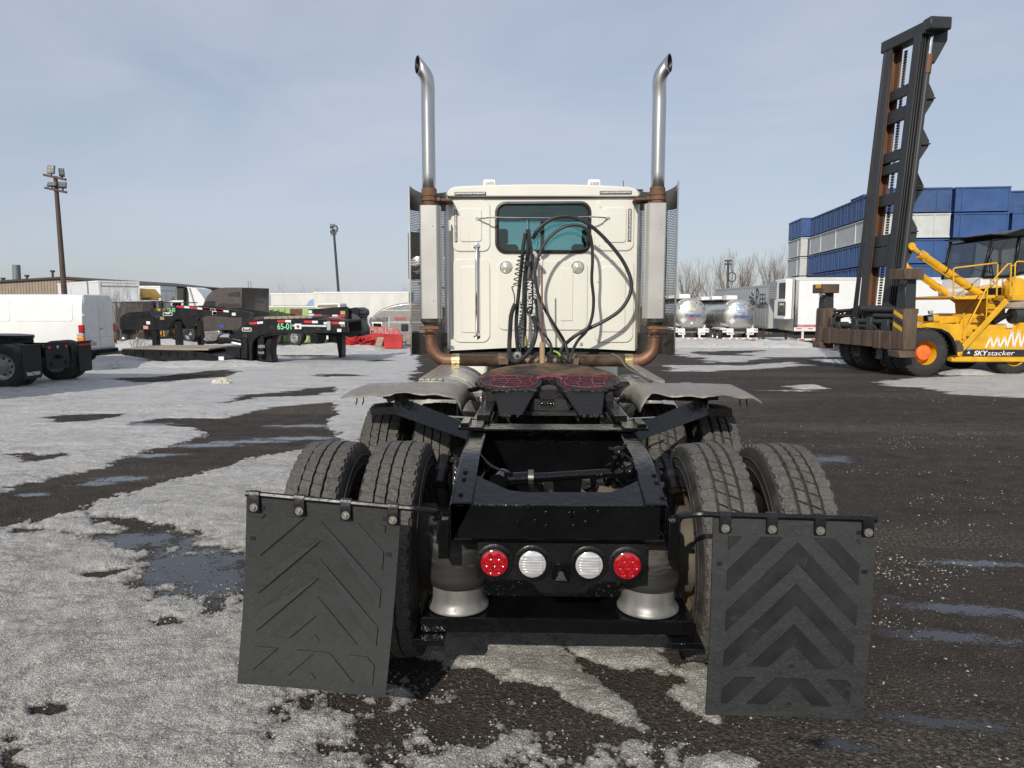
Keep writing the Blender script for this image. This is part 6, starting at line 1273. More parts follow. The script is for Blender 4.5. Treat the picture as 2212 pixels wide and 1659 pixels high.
for x0, x1 in ((715,890),(910,1060)):
    p, q = on(*z4(x0,438), gc, .3), on(*z4(x1,424), gc, .3); build(MB().box(p[0],q[0],.3,1.2,p[1],q[1]), 'tarp', 'satin_black', gc, .03)
def dry_trailer(label, fnx0, fnx1, ytop, Y, m='white_dirty', group='white trailers parked in the far row'):
    root = thing('box_trailer', label, 'trailer', at_ground(fnx0, 700, Y), group=group)
    x1 = on(fnx1, ytop, root, 0)[0]; zt = on(fnx0, ytop, root, 0)[1]
    b = build(MB().box(0,x1,0,2.55,1.0,zt), 'trailer_body', m, root, .03)
    n = max(2, int(x1/1.22))
    for k in range(1, n): build(MB().box(x1*k/n-.03,x1*k/n+.03,-.012,.002,1.15,zt-.2), 'panel_seam', m, b, smooth=0)
    build(MB().box(-.02,x1+.02,-.03,2.58,zt-.12,zt+.015), 'top_rail', 'white_plain', b); build(MB().box(0,x1,.8,1.75,.7,1.0), 'chassis', 'dark_under', root)
    w = rwheel(root, (x1-1.6,.2,.5), .5, .3)
    for x in (x1-1.6,x1-2.9):
        for y in (.2,2.3):
            if (x,y) != (x1-1.6,.2): wheel_copy(w, root, (x,y,.5))
    for y in (.4,2.1): build(MB().box(1.4,1.55,y-.06,y+.06,.0,1.0), 'landing_leg', 'satin_black', root)
    return root, x1, zt
t1_, *_ = dry_trailer('white trailer with pale blue arc at its edge, left of the longer white trailer', z4(705,0)[0], z4(1122,0)[0], z4(0,303)[1], 66)
a = on(*z4(1120,400), t1_, 0); build(MB().prism([(a[0]+.9*math.cos(R_(t)), a[1]-1.2+1.6*math.sin(R_(t))) for t in range(60,181,10)]+[(a[0],a[1]-1.8)], 'y', -.012, 0), 'blue_arc', 'letter_blue2', t1_)
dry_trailer('long dirty white trailer behind the stacked gooseneck and grey truck', z4(1126,0)[0], z4(2052,0)[0], z4(0,290)[1], 64)
sb_ = thing('box', 'small white framed box with beige front above the pink banner', 'box', at_ground(z4(1145,0)[0],700,48))
slab(sb_, z4, [(1140,445),(1148,405),(1362,400),(1375,408),(1378,445),(1378,760),(1140,760)], 0, 1.8, 'shell', 'white_plain', .04); slab(sb_, z4, [(1152,442),(1160,416),(1352,412),(1352,442)], -.03, .0, 'front_panel', 'plate_wood')

# ------------------------------------------------------------------ red snow pusher and silver truck
rd = thing('snow_pusher', 'battered red snow pusher box with faded lettering resting on the snow', 'snow pusher', at_ground(800,757,38.5))
slab(rd, zr, [(600,570),(1220,590),(1520,630),(1620,640),(1680,780),(1690,830),(1240,840),(605,760)], 1.2, 1.35, 'lettered_board', 'red_faded', .02, yl=1.2)
slab(rd, zr, [(600,745),(1260,770),(1730,800),(1750,1170),(1300,1170),(900,1130),(560,1080),(600,800)], 1.0, 1.15, 'back_plate', 'red_paint', .02, yl=1.0)
slab(rd, zr, [(1245,850),(1690,800),(1735,790),(1755,1165),(1300,1175),(1245,1130)], -.05, .12, 'side_plate', 'red_paint', .02, yl=0)
slab(rd, zr, [(130,780),(590,740),(605,1110),(500,1140),(180,1100),(150,1040)], .8, .95, 'side_plate', 'red_paint', .02, yl=.8)
for p, q in (((180,1090),(610,830)),((200,880),(900,850)),((560,1080),(900,860)),((200,1000),(560,1060)),((500,850),(610,800)),((180,890),(560,1080)),((300,940),(520,1100)),((430,960),(600,1000))):
    a, b = on(*zr(*p), rd, .3), on(*zr(*q), rd, .6); build(MB().bar((a[0],.3,a[1]),(b[0],.6,b[1]),.09,.09), 'brace', 'red_paint', rd)
slab(rd, zr, [(1070,870),(1245,865),(1180,1120),(1010,1110)], .5, .56, 'wear_plate', 'plate_wood', yl=.5); slab(rd, zr, [(560,1090),(900,1100),(1240,1130),(1400,1170),(1300,1210),(1000,1205),(560,1140)], .2, 1.0, 'cutting_edge', 'plate_wood', yl=.2)
a = on(*zr(620,740), rd, 1.19); b = on(*zr(1520,740), rd, 1.19); tx = text('SAMI PLUS', .46, 'letter_faded', rd, (a[0]+.1,1.185,a[1]-.02), rot=(90,2,0), bold=.01); tx.scale = ((b[0]-a[0]-.2)/max(.1,tx.dimensions.x),1,1)
sg = thing('truck_tractor', 'silver grey sleeper truck with black square window and red TRANSPORT lettering behind red pusher', 'truck', at_ground(850,750,42))
P3 = [on(*p, sg, 0) for p in (zr(850,700), zr(830,560), zr(890,470), zr(900,370), zr(960,280), zr(1060,190), zr(1200,100), zr(1380,30), zr(1560,-20), zr(1800,-60), zr(2400,-75), zr(2400,1010), zr(900,1010))]
build(MB().prism(P3, 'y', 0, 2.45), 'cab_body', 'silver_grey', sg, .10, seg=3)
slab(sg, zr, [(900,440),(1010,345),(1360,325),(1360,440),(1180,440)], -.03, .02, 'roof_fairing', 'shield_dull', .02); slab(sg, zr, [(890,460),(1190,460),(1215,580),(870,580)], -.03, .0, 'door_frame', 'white_plain', .02); slab(sg, zr, [(960,490),(1170,500),(1185,580),(960,580)], -.05, -.03, 'side_window', 'glass_dark')
slab(sg, zr, [(1705,515),(1895,515),(1895,705),(1705,705)], -.04, .0, 'sleeper_window', 'seal_black', .02); build(MB().prism([on(*zr(x,y), sg, -.01) for x, y in ((1375,320),(1392,320),(1392,600),(1375,600))], 'y', -.03, 0), 'panel_seam', 'white_plain', sg)
for y in (140, 455): slab(sg, zr, [(1180 if y < 200 else 1400,y),(2300,y),(2300,y+14),(1180 if y < 200 else 1400,y+14)], -.02, 0, 'panel_seam', 'white_plain')
a = on(*zr(1520,410), sg, 0); b = on(*zr(1865,410), sg, 0); tx = text('TRANSPORT', .26, 'letter_red', sg, (a[0],-.02,a[1]), bold=.006); tx.scale = ((b[0]-a[0])/max(.1,tx.dimensions.x),1,1)
w = rwheel(sg, (on(*zr(900,1000),sg,.1)[0],.14,.5), .5, .3)
for xx, y in ((900,2.3),(2100,.14),(2100,2.3)): wheel_copy(w, sg, (on(*zr(xx,1000),sg,.1)[0],y,.5))
hd2 = thing('plough_blade', 'bent silver sheet metal plough blade propped behind the red pusher', 'plough', at_ground(755,752,40.5))
for q in ([(550,560),(560,460),(610,420),(690,280),(760,380),(740,560)], [(740,560),(770,400),(850,330),(890,350),(850,440),(900,540),(880,600)]):
    slab(hd2, zr, q+[(q[-1][0],800),(q[0][0],800)], 0 if q[0][0] < 600 else .15, .12 if q[0][0] < 600 else .6, 'sheet', 'muffler_cover', .02)
build(MB().bar((on(*zr(560,790),hd2,.1)[0],.1,0.02),(on(*zr(880,790),hd2,.1)[0],.1,0.02),.5,.2), 'base_skid', 'satin_black', hd2)
bx2 = thing('timber_crib', 'weathered timber crib block in the snow between red pusher and main truck', 'timber', at_ground(*zr(1930,0)[:1],760,40))
slab(bx2, zr, [(1850,800),(1980,790),(2120,800),(2120,1070),(1960,1060),(1820,1075)], 0, .6, 'block', 'plate_wood', .03); slab(bx2, zr, [(1890,785),(1990,780),(1990,805),(1890,810)], .0, .5, 'top_plank', 'wood')

# ------------------------------------------------------------------ bare trees and bushes
def bare_tree(name, label, cat, px, Y, top_px, spread, seed, stems=1, levels=5, group=None, r0=None, lean=0.0, twigm='twig'):
    loc = at_ground(px, 700, Y); root = thing(name, label, cat, loc, group=group); rnd = random.Random(seed)
    Ht = atY(px, top_px, Y).z-loc[2]; tm = MB(); bmh = MB(); r0 = r0 or Ht*.016
    def grow(p, d, L, r, lv):
        n = 3; pts = [p]; q = p.copy(); dd = d.copy()
        for k in range(n):
            dd = (dd+Vector((rnd.uniform(-.16,.16), rnd.uniform(-.16,.16), rnd.uniform(-.02,.14)))).normalized(); q = q+dd*(L/n); pts.append(q.copy())
        r1 = r*.62; (tm if lv == 0 else bmh).tube(pts, [r+(r1-r)*i/n for i in range(n+1)], 7 if lv == 0 else 4 if lv < 3 else 3, caps=False)
        if lv >= levels: return
        for k in range((5,4,3,3,2)[min(lv,4)] if stems < 4 else (4,3,3,2,2)[min(lv,4)]):
            f = 1.0 if k == 0 else rnd.uniform(.35,1.0); i = min(n-1, int(f*n)); bp = pts[i].lerp(pts[i+1], f*n-i)
            ang = rnd.uniform(.15,.35) if k == 0 else rnd.uniform(.35,.85)*spread; az = rnd.uniform(0, 2*math.pi)
            side = dd.orthogonal().normalized(); side.rotate(Matrix.Rotation(az, 3, dd)); nd = (dd*math.cos(ang)+side*math.sin(ang)).normalized(); nd = (nd+Vector((0,0,.34))).normalized()
            grow(bp, nd, L*rnd.uniform(.58,.80), max(r1*rnd.uniform(.5,.75), Ht*.0006), lv+1)
    for s in range(stems):
        a = 2*math.pi*s/stems+rnd.random(); o = Vector((math.cos(a), math.sin(a), 0))*(.12*Ht if stems > 1 else 0)
        grow(o, Vector((math.cos(a)*.35 if stems > 1 else lean, math.sin(a)*.35 if stems > 1 else 0, 1)).normalized(), Ht*(.30 if stems == 1 else .27)*rnd.uniform(.9,1.1), r0*(1 if stems == 1 else .6), 0)
    zs_ = [v[2] for v in bmh.v]; k = Ht/max(zs_)
    for m_ in (tm, bmh): m_.v = [(x*k, y*k, z*k) for x, y, z in m_.v]
    build(tm, 'trunk', 'bark', root); build(bmh, 'crown', twigm, root, smooth=0)
    return root
bare_tree('bush', 'wide bare bush above the white trailers left of the slim light pole', 'bush', z4(1010,0)[0], 74, z4(0,118)[1], 1.25, 3, stems=7, levels=4)
bare_tree('bush', 'low bare bush just right of the slim light pole, above the long trailer', 'bush', z4(1575,0)[0], 80, z4(0,212)[1], 1.2, 7, stems=5, levels=4)
bare_tree('bush', 'low bare bush at the left shield of the main truck above the long trailer', 'bush', z4(2040,0)[0], 80, z4(0,190)[1], 1.3, 9, stems=5, levels=4)
bare_tree('sapling', 'thin bare sapling in front of the box truck, left of the yellow bucket', 'tree', z3(1195,0)[0], 38, z3(0,115)[1], .8, 12, stems=3, levels=4)
bare_tree('sapling', 'thin bare sapling rising behind the roof of the white van', 'tree', z3(925,0)[0], 40, z3(0,200)[1], .8, 14, stems=3, levels=3)
bare_tree('sapling', 'thin bare sapling beside the yellow loader in front of second box truck', 'tree', z3(1470,0)[0], 41, z3(0,175)[1], .8, 17, stems=3, levels=4)
bare_tree('bush', 'dry brown weeds in the snow between the legs of the black gooseneck', 'bush', z3(1340,0)[0], 36, z3(0,640)[1], 1.3, 19, stems=8, levels=3)
# ------------------------------------------------------------------ tank trailers
def tank_trailer(label, cxp, cyp, rp, Y, blue):
    c = atY(*zt(cxp, cyp), Y); r = abs(atY(*zt(cxp+rp, cyp), Y).x-c.x); root = thing('tank_trailer', label, 'tank trailer', (c.x, Y, G(Y)), group='polished tank trailers')
    cz = c.z-G(Y)
    tk = build(MB().lathe([(.0001,-.30),(.30,-.28),(.62*r,-.19),(.86*r,-.10),(.97*r,-.02),(r,.08),(r,11.0),(.8*r,11.3),(.0001,11.45)], (0,0,cz), 'y', 56), 'tank', 'tank_steel', root, smooth=50)
    build(MB().prism([(-r*.62,cz-r*.75),(r*.62,cz-r*.75),(r*.46,cz-r*1.15),(-r*.46,cz-r*1.15)], 'y', .02, 10.8), 'belly_skirt', 'tank_steel', root)
    for k, y in enumerate((2.5,6.0,9.2)): build(MB().lathe([(r*1.001,0),(r*1.02,.02),(r*1.02,.14),(r*1.001,.16)], (0,y,cz), 'y', 48), 'tank_band', 'tank_steel', tk)
    sp = MB().box(-r*.85,r*.85,1.2,10.5,cz+r*.98,cz+r*1.04); build(sp, 'catwalk', 'aluminium', root)
    for y in (1.4,5.5,9): build(MB().box(-r*.5,r*.2,y,y+1.0,cz+r*.95,cz+r*1.28), 'manhole_box', 'white_plain', root, .03)
    # hexagon emblem, placards, lettering on the domed end
    def dome(x, z): q = math.hypot(x, z)/r; return -.31*max(0, 1-q*q)**.6 if q < 1 else 0
    ex, ez = (0, r*.45); hexo = [(ex+.36*r*math.cos(R_(60*k)), ez+.30*r*math.sin(R_(60*k))) for k in range(6)]; hexi = [(ex+.30*r*math.cos(R_(60*k)), ez+.25*r*math.sin(R_(60*k))) for k in range(6)]
    yb = dome(0, .25*r)-.04
    build(MB().loft([[(x, dome(x, z)-.03, cz+z) for x, z in hexo], [(x, dome(x, z)-.03, cz+z) for x, z in hexi], [(x, dome(x, z)+.02, cz+z) for x, z in hexi], [(x, dome(x, z)+.02, cz+z) for x, z in hexo]], True, False), 'emblem_frame', 'letter_blue2' if blue else 'brass_pale', tk)
    for zz in (.52, .36): build(MB().add([(x, dome(x, z)-.03, cz+z) for x, z in ((-.14*r,zz*r),(.14*r,zz*r),(.05*r,zz*r+.12*r*(1 if zz > .45 else -1)),(-.05*r,zz*r+.12*r*(1 if zz > .45 else -1)))], [(0,1,2,3)]), 'emblem_bar', 'letter_blue2' if blue else 'brass_pale', tk)
    text('TREMCAR' if not blue else 'BROSSARD', .24*r, 'letter_blue', root, (-.48*r if not blue else -.45*r, dome(.3*r, 0)-.07, cz-.16*r), sx=.95, shear=.2, bold=.006)
    if not blue: build(MB().box(-.22*r,.25*r,-.43,-.41,cz-.30*r,cz-.24*r), 'red_line', 'letter_red', root); build(MB().box(-.10*r,.03*r,-.40,-.37,cz-.62*r,cz-.46*r), 'number_card', 'strip_white', root)
    x0, z0 = -.52*r, -.36*r; build(MB().add([(x0+a, dome(x0+a, z0+b)-.04, cz+z0+b) for a, b in ((-.20*r,0),(0,-.20*r),(.20*r,0),(0,.20*r))], [(0,1,2,3)]), 'placard', 'white_dirty', root)
    for a in (28, 48, 132, 152): x0, z0 = .86*r*math.cos(R_(a)), .86*r*math.sin(R_(a)); build(MB().bar((x0-.1*math.sin(R_(a)), dome(x0,z0)-.03, cz+z0+.1*math.cos(R_(a))), (x0+.1*math.sin(R_(a)), dome(x0,z0)-.03, cz+z0-.1*math.cos(R_(a))), .03, .04), 'reflector_bar', 'chain', root)
    for x in (-.28*r,.28*r): build(MB().ball((x, dome(x,.72*r)-.01, cz+.72*r), .035, 8, 5), 'clearance_lamp', 'satin_black', root)
    # chassis, lights, bumper
    build(MB().box(-.45,.45,-.2,10.5,.85,1.02), 'chassis', 'dark_under', root)
    for s in (-1, 1):
        lb_ = build(MB().box(s*.45,s*1.2,-.30,-.22,.78,1.05), 'light_box', 'white_plain', root, .01)
        for x in (.98,1.12): build(MB().lathe([(.055,0),(.05,-.02),(.0001,-.03)], (s*x,-.30,.94), 'y', 14), 'tail_lamp', 'tail_red', lb_)
        build(MB().box(s*.42,s*.92,-.34,-.305,.62,.76), 'reflective_board', 'strip_white', root, .01); build(MB().box(s*.52,s*.82,-.348,-.340,.70,.73), 'red_stripe', 'strip_red', root)
        build(MB().box(s*.50,s*.62,-.30,-.20,.35,.78), 'bumper_post', 'white_plain', root, .01)
        build(MB().box(s*.75,s*1.22,.05,.07,.18,.62), 'mud_flap', 'satin_black', root)
    build(MB().box(-1.2,1.2,-.32,-.2,.30,.42), 'bumper', 'strip_white', root, .01)
    for k in range(5): build(MB().box(-1.05+.46*k,-.78+.46*k,-.328,-.32,.335,.385), 'red_stripe', 'strip_red', root)
    w = rwheel(root, (-1.0,.8,.5), .5, .5, 'x', -1)
    for x, y in ((1.0,.8),(-1.0,2.1),(1.0,2.1)): wheel_copy(w, root, (x,y,.5))
    for s in (-1,1): build(MB().prism([(.1,.95),(.4,1.08),(2.4,1.08),(2.8,.9)], 'x', s*.78, s*1.22), 'fender', 'white_plain', root, .02)
    for y in (8.5,): 
        for x in (-.7,.7): build(MB().box(x-.06,x+.06,y,y+.12,0,.9), 'landing_leg', 'satin_black', root)
    build(MB().cyl((.95,.4,1.22),(.95,1.4,1.22),.16,14), 'hose_tube', 'white_plain', root)
    return root
mat('brass_pale', (.62,.55,.36), .35, .6, var=.1)
tank_trailer('polished tank trailer with pale hexagon emblem, next to the main truck', 725, 680, 405, 49.5, False)
tank_trailer('polished tank trailer with light blue hexagon emblem, beside the grey trailer', 1950, 705, 400, 49.5, True)

# ------------------------------------------------------------------ refrigerated trailer and grey trailer
rt = thing('refrigerated_trailer', 'long white refrigerated trailer with cooling unit on its left end', 'trailer', (atY(1715.6,700,45.4).x, 45.4, G(45.4)))
zt_ = on(*zp(1400,150), rt, 0)[1]; zb_ = on(*zp(1400,1190), rt, 0)[1]
bo = build(MB().box(0,16.0,0,2.6,zb_,zt_), 'trailer_body', 'trailer_white', rt, .03)
build(MB().box(-.03,16.03,-.03,2.63,zt_-.16,zt_+.012), 'top_rail', 'white_dirty', bo, .01)
for k in range(1, 26): build(MB().box(16*k/26-.02,16*k/26+.02,-.012,.002,zb_+.40,zt_-.18), 'panel_seam', 'trailer_white', bo, smooth=0)
build(MB().box(-.02,16.02,-.035,.0,zb_-.02,zb_+.22), 'bottom_rail', 'white_dirty', bo, .01); build(MB().box(.1,15.9,-.016,-.001,zb_+.24,zb_+.40), 'red_band', 'band_red', bo, smooth=0)
for k in range(22): build(MB().box(.15+.7*k,.45+.7*k,-.042,-.034,zb_+.12,zb_+.17), 'reflective_tape', 'strip_red', bo, smooth=0)
build(MB().box(-.08,.22,-.02,.02,zb_,zt_-.12), 'corner_post', 'chrome', bo, .02); build(MB().box(-.06,.0,-.02,2.62,zb_,zt_-.1), 'nose_panel', 'aluminium', bo)
un = build(MB().box(-.52,-.06,.35,2.35,zb_+.72,zt_-.06), 'cooling_unit', 'white_plain', rt, .06, seg=3)
def ux(x, y): return onx(*zp(x,y), rt, -.53)
def ub(x0, y0, x1, y1, d, name, m, bev=0.0):
    a, b = ux(x0,y0), ux(x1,y1); return build(MB().box(-.52-d,-.50,min(a[0],b[0]),max(a[0],b[0]),min(a[1],b[1]),max(a[1],b[1])), name, m, un, bev)
ub(1060,255,1170,560,.012,'upper_grille','satin_black',.02); ub(1035,620,1170,895,.012,'lower_grille','satin_black',.02); ub(880,240,1000,575,.010,'side_louvre','shield_dull',.01)
for k in range(9):
    y0 = 250+36*k; ub(882,y0,998,y0+14,.025,'louvre_blade','reflector')
ub(1070,650,1155,690,.02,'badge','brass_pale')
def under(root, L, zb):
    build(MB().box(.3,L-.2,.8,1.8,zb-.28,zb), 'chassis', 'dark_under', root)
    w = rwheel(root, (L-2,.25,.5), .5, .3)
    for x in (L-2,L-3.3):
        for y in (.25,2.35):
            if (x,y) != (L-2,.25): wheel_copy(w, root, (x,y,.5))
    for y in (.5,2.1): build(MB().box(2.4,2.55,y-.07,y+.07,0,zb-.2).box(2.25,2.7,y-.18,y+.18,0,.04), 'landing_leg', 'reflector', root)
under(rt, 16.0, zb_)
build(MB().box(.25,3.6,-.03,.03,.34,.46), 'side_guard', 'white_dirty', rt, .01); strip(rt, .3, 3.5, .36, .07, -.034, 8)
for x in (.5,3.3): build(MB().box(x,x+.12,0,.1,.4,zb_), 'guard_post', 'white_dirty', rt)
pe = thing('box_trailer', 'grey shaded trailer lettered PEEL with winged logo behind the tank trailers', 'trailer', (15.9, 49.2, G(49.2)))
zt2 = onx(*z5(945,588), pe, 0)[1]; bo = build(MB().box(0,2.6,0,14.6,1.05,4.0), 'trailer_body', 'trailer_grey', pe, .02)
build(MB().box(-.02,2.62,-.02,14.62,3.88,4.03), 'top_rail', 'reflector', bo, .01); build(MB().box(-.03,.0,0,14.6,1.03,1.2), 'bottom_rail', 'reflector', bo)
for k in range(1, 24): build(MB().box(-.012,.002,14.6*k/24-.02,14.6*k/24+.02,1.2,3.86), 'panel_seam', 'trailer_grey', bo, smooth=0)
build(MB().box(.8,1.8,.3,14.4,.75,1.05), 'chassis', 'dark_under', pe)
w = rwheel(pe, (.25,12.4,.5), .5, .3, 'x', -1)
for x, y in ((2.35,12.4),(.25,11.0),(2.35,11.0)): wheel_copy(w, pe, (x,y,.5))
for x in (.5,2.1): build(MB().box(x-.07,x+.07,2.4,2.55,0,.9), 'landing_leg', 'reflector', pe)
def px_(x, y): return onx(*zp(x, y), pe, -.02)
a = px_(600,835); b = px_(640,450); c = px_(805,660); d = px_(690,655)
L1 = text('P', (b[1]-a[1])*1.35, 'letter_black', pe, (-.018, px_(585,0)[0], a[1]+.45), rot=(90,0,-90)); L1.scale = (.75,1,1)
for o_ in [L1]: o_.location[1] = px_(590,600)[0]
e0 = px_(668,660); e1 = px_(805,660); tx = text('EEL', (px_(700,455)[1]-e0[1])*1.38, 'letter_black', pe, (-.018, e0[0], e0[1]), rot=(90,0,-90)); tx.scale = (abs(e1[0]-e0[0])/max(.1,tx.dimensions.x),1,1)
e0 = px_(622,745); e1 = px_(825,730); tx = text('TRANSPORT LTD', .42, 'letter_black', pe, (-.018, e0[0], e0[1]), rot=(90,0,-90)); tx.scale = (abs(e1[0]-e0[0])/max(.1,tx.dimensions.x),1,1)
for q in ([(510,425),(560,490),(550,515),(515,470)],[(465,500),(550,545),(575,580),(480,555)],[(488,585),(560,590),(580,605),(490,618)],[(490,640),(580,612),(585,630),(500,655)],[(520,670),(585,635),(590,655),(545,690)]):
    qq = [px_(x,y) for x, y in q]; build(MB().prism(qq, 'x', -.016, 0), 'logo_feather', 'letter_black', pe)

# ------------------------------------------------------------------ trees and utility pole on the right
for i, (x, top, sp, sd, st_, lb) in enumerate(((440,150,.85,31,4,'bare tree with several stems behind the first polished tank trailer'),(250,330,.7,33,1,'small thin bare tree left of the multi-stemmed tree by the main truck'),(860,130,.62,35,1,'slender bare tree just right of the utility pole'),(930,170,.62,37,1,'bare tree in the middle of the cluster above the grey trailer'),(1060,55,.62,39,2,'tallest bare tree of the cluster above the grey trailer'),(1280,120,.6,41,1,'leaning bare tree at the right of the cluster near blue containers'))):
    bare_tree('bare_tree', lb, 'tree', z5(x,0)[0], 78+i, z5(0,top)[1], sp, sd, stems=st_, levels=5 if i != 1 else 4, group='bare trees beyond the yard', lean=.12 if i in (4,5) else .03, r0=.20 if st_ == 1 else .26)
up = thing('utility_pole', 'thin utility pole with two short crossarms left of the bare tree cluster', 'utility pole', at_ground(z5(775,0)[0],700,85))
a = on(*z5(778,275), up, 0); build(MB().cyl((a[0],0,0),(a[0],0,a[1]),.14,8), 'pole', 'pole_grey', up)
for y in (275,315): p, q = on(*z5(735,y), up, -.15), on(*z5(822,y), up, -.15); build(MB().box(p[0],q[0],-.2,-.08,p[1]-.1,p[1]+.1), 'crossarm', 'pole_grey', up)
a = on(*z5(820,467), up, -.15); build(MB().tube([(a[0]+.45*math.cos(t),-.15,a[1]+.55*math.sin(t)) for t in np.linspace(0,2*math.pi,17)[:-1]], .07, 5, closed=True), 'wire_loop', 'pole_grey', up); build(MB().bar((0.1,-.05,a[1]),(a[0]-.45,-.15,a[1]),.05,.05), 'loop_bracket', 'pole_grey', up)

# ------------------------------------------------------------------ stacked steel bins
YB = 66.0; c0 = atY(1893,700,YB)
def bin_(label, X, Yb, zc, L, W, H, m, ribs, rot=-5.2, grp='stacked steel bins', diag=False):
    b = thing('steel_bin', label, 'container', (X, Yb, zc), rot, group=grp)
    H = H-.10; L = L-.10
    body = build(MB().box(0,L,0,W,.06,H-.06), 'body', m, b)
    for nm, (x0,x1,y0,y1,z0,z1_) in (('top_rim',(-.08,L+.08,-.08,W+.08,H-.14,H-.012)),('base_rim',(-.08,L+.08,-.08,W+.08,.012,.12))): build(MB().box(x0,x1,y0,y1,z0,z1_), nm, m, b)
    for x in (-.05, L-.07): 
        for y in (-.05, W-.07): build(MB().box(x,x+.12,y,y+.12,.05,H-.05), 'corner_post', m, b)
    for f in ribs:
        if diag: build(MB().bar((L*f-.25,-.05,H-.2),(L*f+.35,-.05,.15),.09,.10), 'rib', m, b)
        else: build(MB().box(L*f-.05,L*f+.05,-.08,.0,.1,H-.1), 'rib', m, b)
    for k in range(1, int(W/1.1), 5 if m == 'container_white' else 1): build(MB().box(-.08,.0,k*1.1-.04+.23*(k % 3),k*1.1+.04+.23*(k % 3),.1,H-.1), 'rib', m, b)
    return b
HB = (atY(2000,518,YB).z-atY(2000,576,YB).z); ztop = atY(2095,403.5,YB).z
cols = [('A', 1893, 2034, 22.0), ('B', 2039, 2150, 8.0), ('C', 2155, 2290, 9.0)]
uz = Vector((math.cos(R_(-5.2)), math.sin(R_(-5.2)), 0)); nrow = int((ztop-G(YB))/HB)
HB = (ztop-G(YB))/round((ztop-G(YB))/HB); nrow = round((ztop-G(YB))/HB)
rowname = {0: 'bottom', 1: 'second', 2: 'third', 3: 'fourth', 4: 'fifth', 5: 'sixth', 6: 'top'}
for nm, pa, pb, W in cols:
    XA = atY(pa,700,YB).x; XB = atY(pb,700,YB).x; Lc = (XB-XA)*.985; xo = XA
    yo = YB-(XA-c0.x)*math.tan(R_(5.2)) if False else YB+(XA-c0.x)*math.tan(R_(-5.2))
    for r in range(nrow):
        if nm == 'C' and r == nrow-1: continue
        m_ = 'container_blue'; ribs = (.12,.5,.9)
        if nm == 'A': m_ = 'container_rusty' if r == nrow-1 else 'container_white' if r == nrow-2 else 'container_blue'; ribs = (.22,.5,.78) if r == nrow-2 else (.8,)
        if nm == 'B': ribs = (.12,) if r != nrow-3 else (.2,.45,.7)
        if nm == 'C': ribs = (.2,)
        colr = {'container_blue': 'blue', 'container_rusty': 'rust streaked blue', 'container_white': 'off white'}[m_]
        where = {'A': 'left stack nearest the bare trees', 'B': 'middle stack behind the mast', 'C': 'right stack behind the yellow machine cab'}[nm]
        bin_('%s bin, %s from top of %s' % (colr, {0:'first',1:'second',2:'third',3:'fourth',4:'fifth',5:'sixth',6:'seventh'}[nrow-1-r], where), xo, yo, G(YB)+r*HB, Lc, W, HB, m_, ribs, diag=(nm == 'B' and r == nrow-3))
# farther stack peeping out on the left
XA = atY(1726,700,91).x
HF = (12.7-G(91.5))/nrow
for r in range(nrow):
    m_ = 'container_blue' if r == nrow-1 else 'container_white'
    bin_('%s steel bin, number %s down in the farthest stack at left end' % ('blue' if r == nrow-1 else 'pale grey', ('one','two','three','four','five','six','seven')[nrow-1-r]), XA, 91.5, G(91.5)+r*HF, 5.0, 6, HF, m_, (.4,))
# open bins lying on top, behind
q = atY(*z6(500,262), 84); bin_('small rusty topped blue bin resting on the left stack behind the mast cables', q.x, 82.0, G(YB)+nrow*HB, 4.2, 4, 1.9, 'container_rusty', (.5,))
q = atY(*z6(1512,372), 70); bin_('small blue bin with rusty lid resting on the right stack', q.x, 68.0, G(YB)+(nrow-1)*HB, 2.8, 4, 2.3, 'container_rusty', (.5,))
a = atY(*z6(452,350), 72); 

# ------------------------------------------------------------------ container handler
sk_ = thing('container_handler', 'yellow SKYstacker container handler with tall dark mast and rusty spreader', 'container handler', (10.85, 22.2, G(22.2)), 7.5)
S = sk_
def so(fn, x, y, yl): return on(*fn(x, y), S, yl)
# drive wheels: doubles each side
bigp = [(.34,-.28),(.42,-.30),(.55,-.30),(.66,-.26),(.685,-.22),(.69,-.02),(.675,0),(.69,.02),(.685,.22),(.66,.26),(.55,.30),(.42,.30),(.34,.28)]
def big_tyre_mb():
    mb = MB().lathe(bigp, (0,0,0), 'y', 40)
    for k in range(34):
        for s in (-1, 1):
            a = 2*math.pi*(k+(.5 if s > 0 else 0))/34; b = a+.09
            P = [(r*math.cos(t), y, r*math.sin(t)) for t, y, r in ((a,s*.04,.685),(a+.07,s*.04,.685),(b+.07,s*.29,.655),(b,s*.29,.655),(a,s*.04,.712),(a+.07,s*.04,.712),(b+.07,s*.27,.69),(b,s*.27,.69))]
            mb.add(P, [(4,5,6,7),(0,1,5,4),(1,2,6,5),(2,3,7,6),(3,0,4,7)])
    return mb
RW = .70
wb_ = build(MB().lathe([(.40,-.27),(.385,-.25),(.36,-.16),(.35,.1),(.30,.12),(.0001,.12)], (0,0,0), 'y', 36), 'wheel', 'yellow', S, at=(0,-1.38,RW))
tb = build(big_tyre_mb(), 'tyre', 'tyre_big', wb_, at=(0,0,0)); tb.location = (0,0,0)
hbm = MB().lathe([(.22,.1),(.22,-.16),(.215,-.18),(.19,-.195),(.17,-.20),(.0001,-.205)], (0,0,0), 'y', 28)
for k in range(24): a = 2*math.pi*k/24; hbm.ball((.20*math.cos(a),-.19,.20*math.sin(a)), .014, 6, 4)
hub = build(hbm, 'hub', 'orange_hub', wb_, at=(0,0,0)); hub.location = (0,0,0)
for y in (-.72,.72,1.38): wheel_copy(wb_, S, (0,y,RW))
for c in S.children:
    if c.name.startswith('wheel') and c.location[1] > 0: c.rotation_euler = (0,0,math.pi)
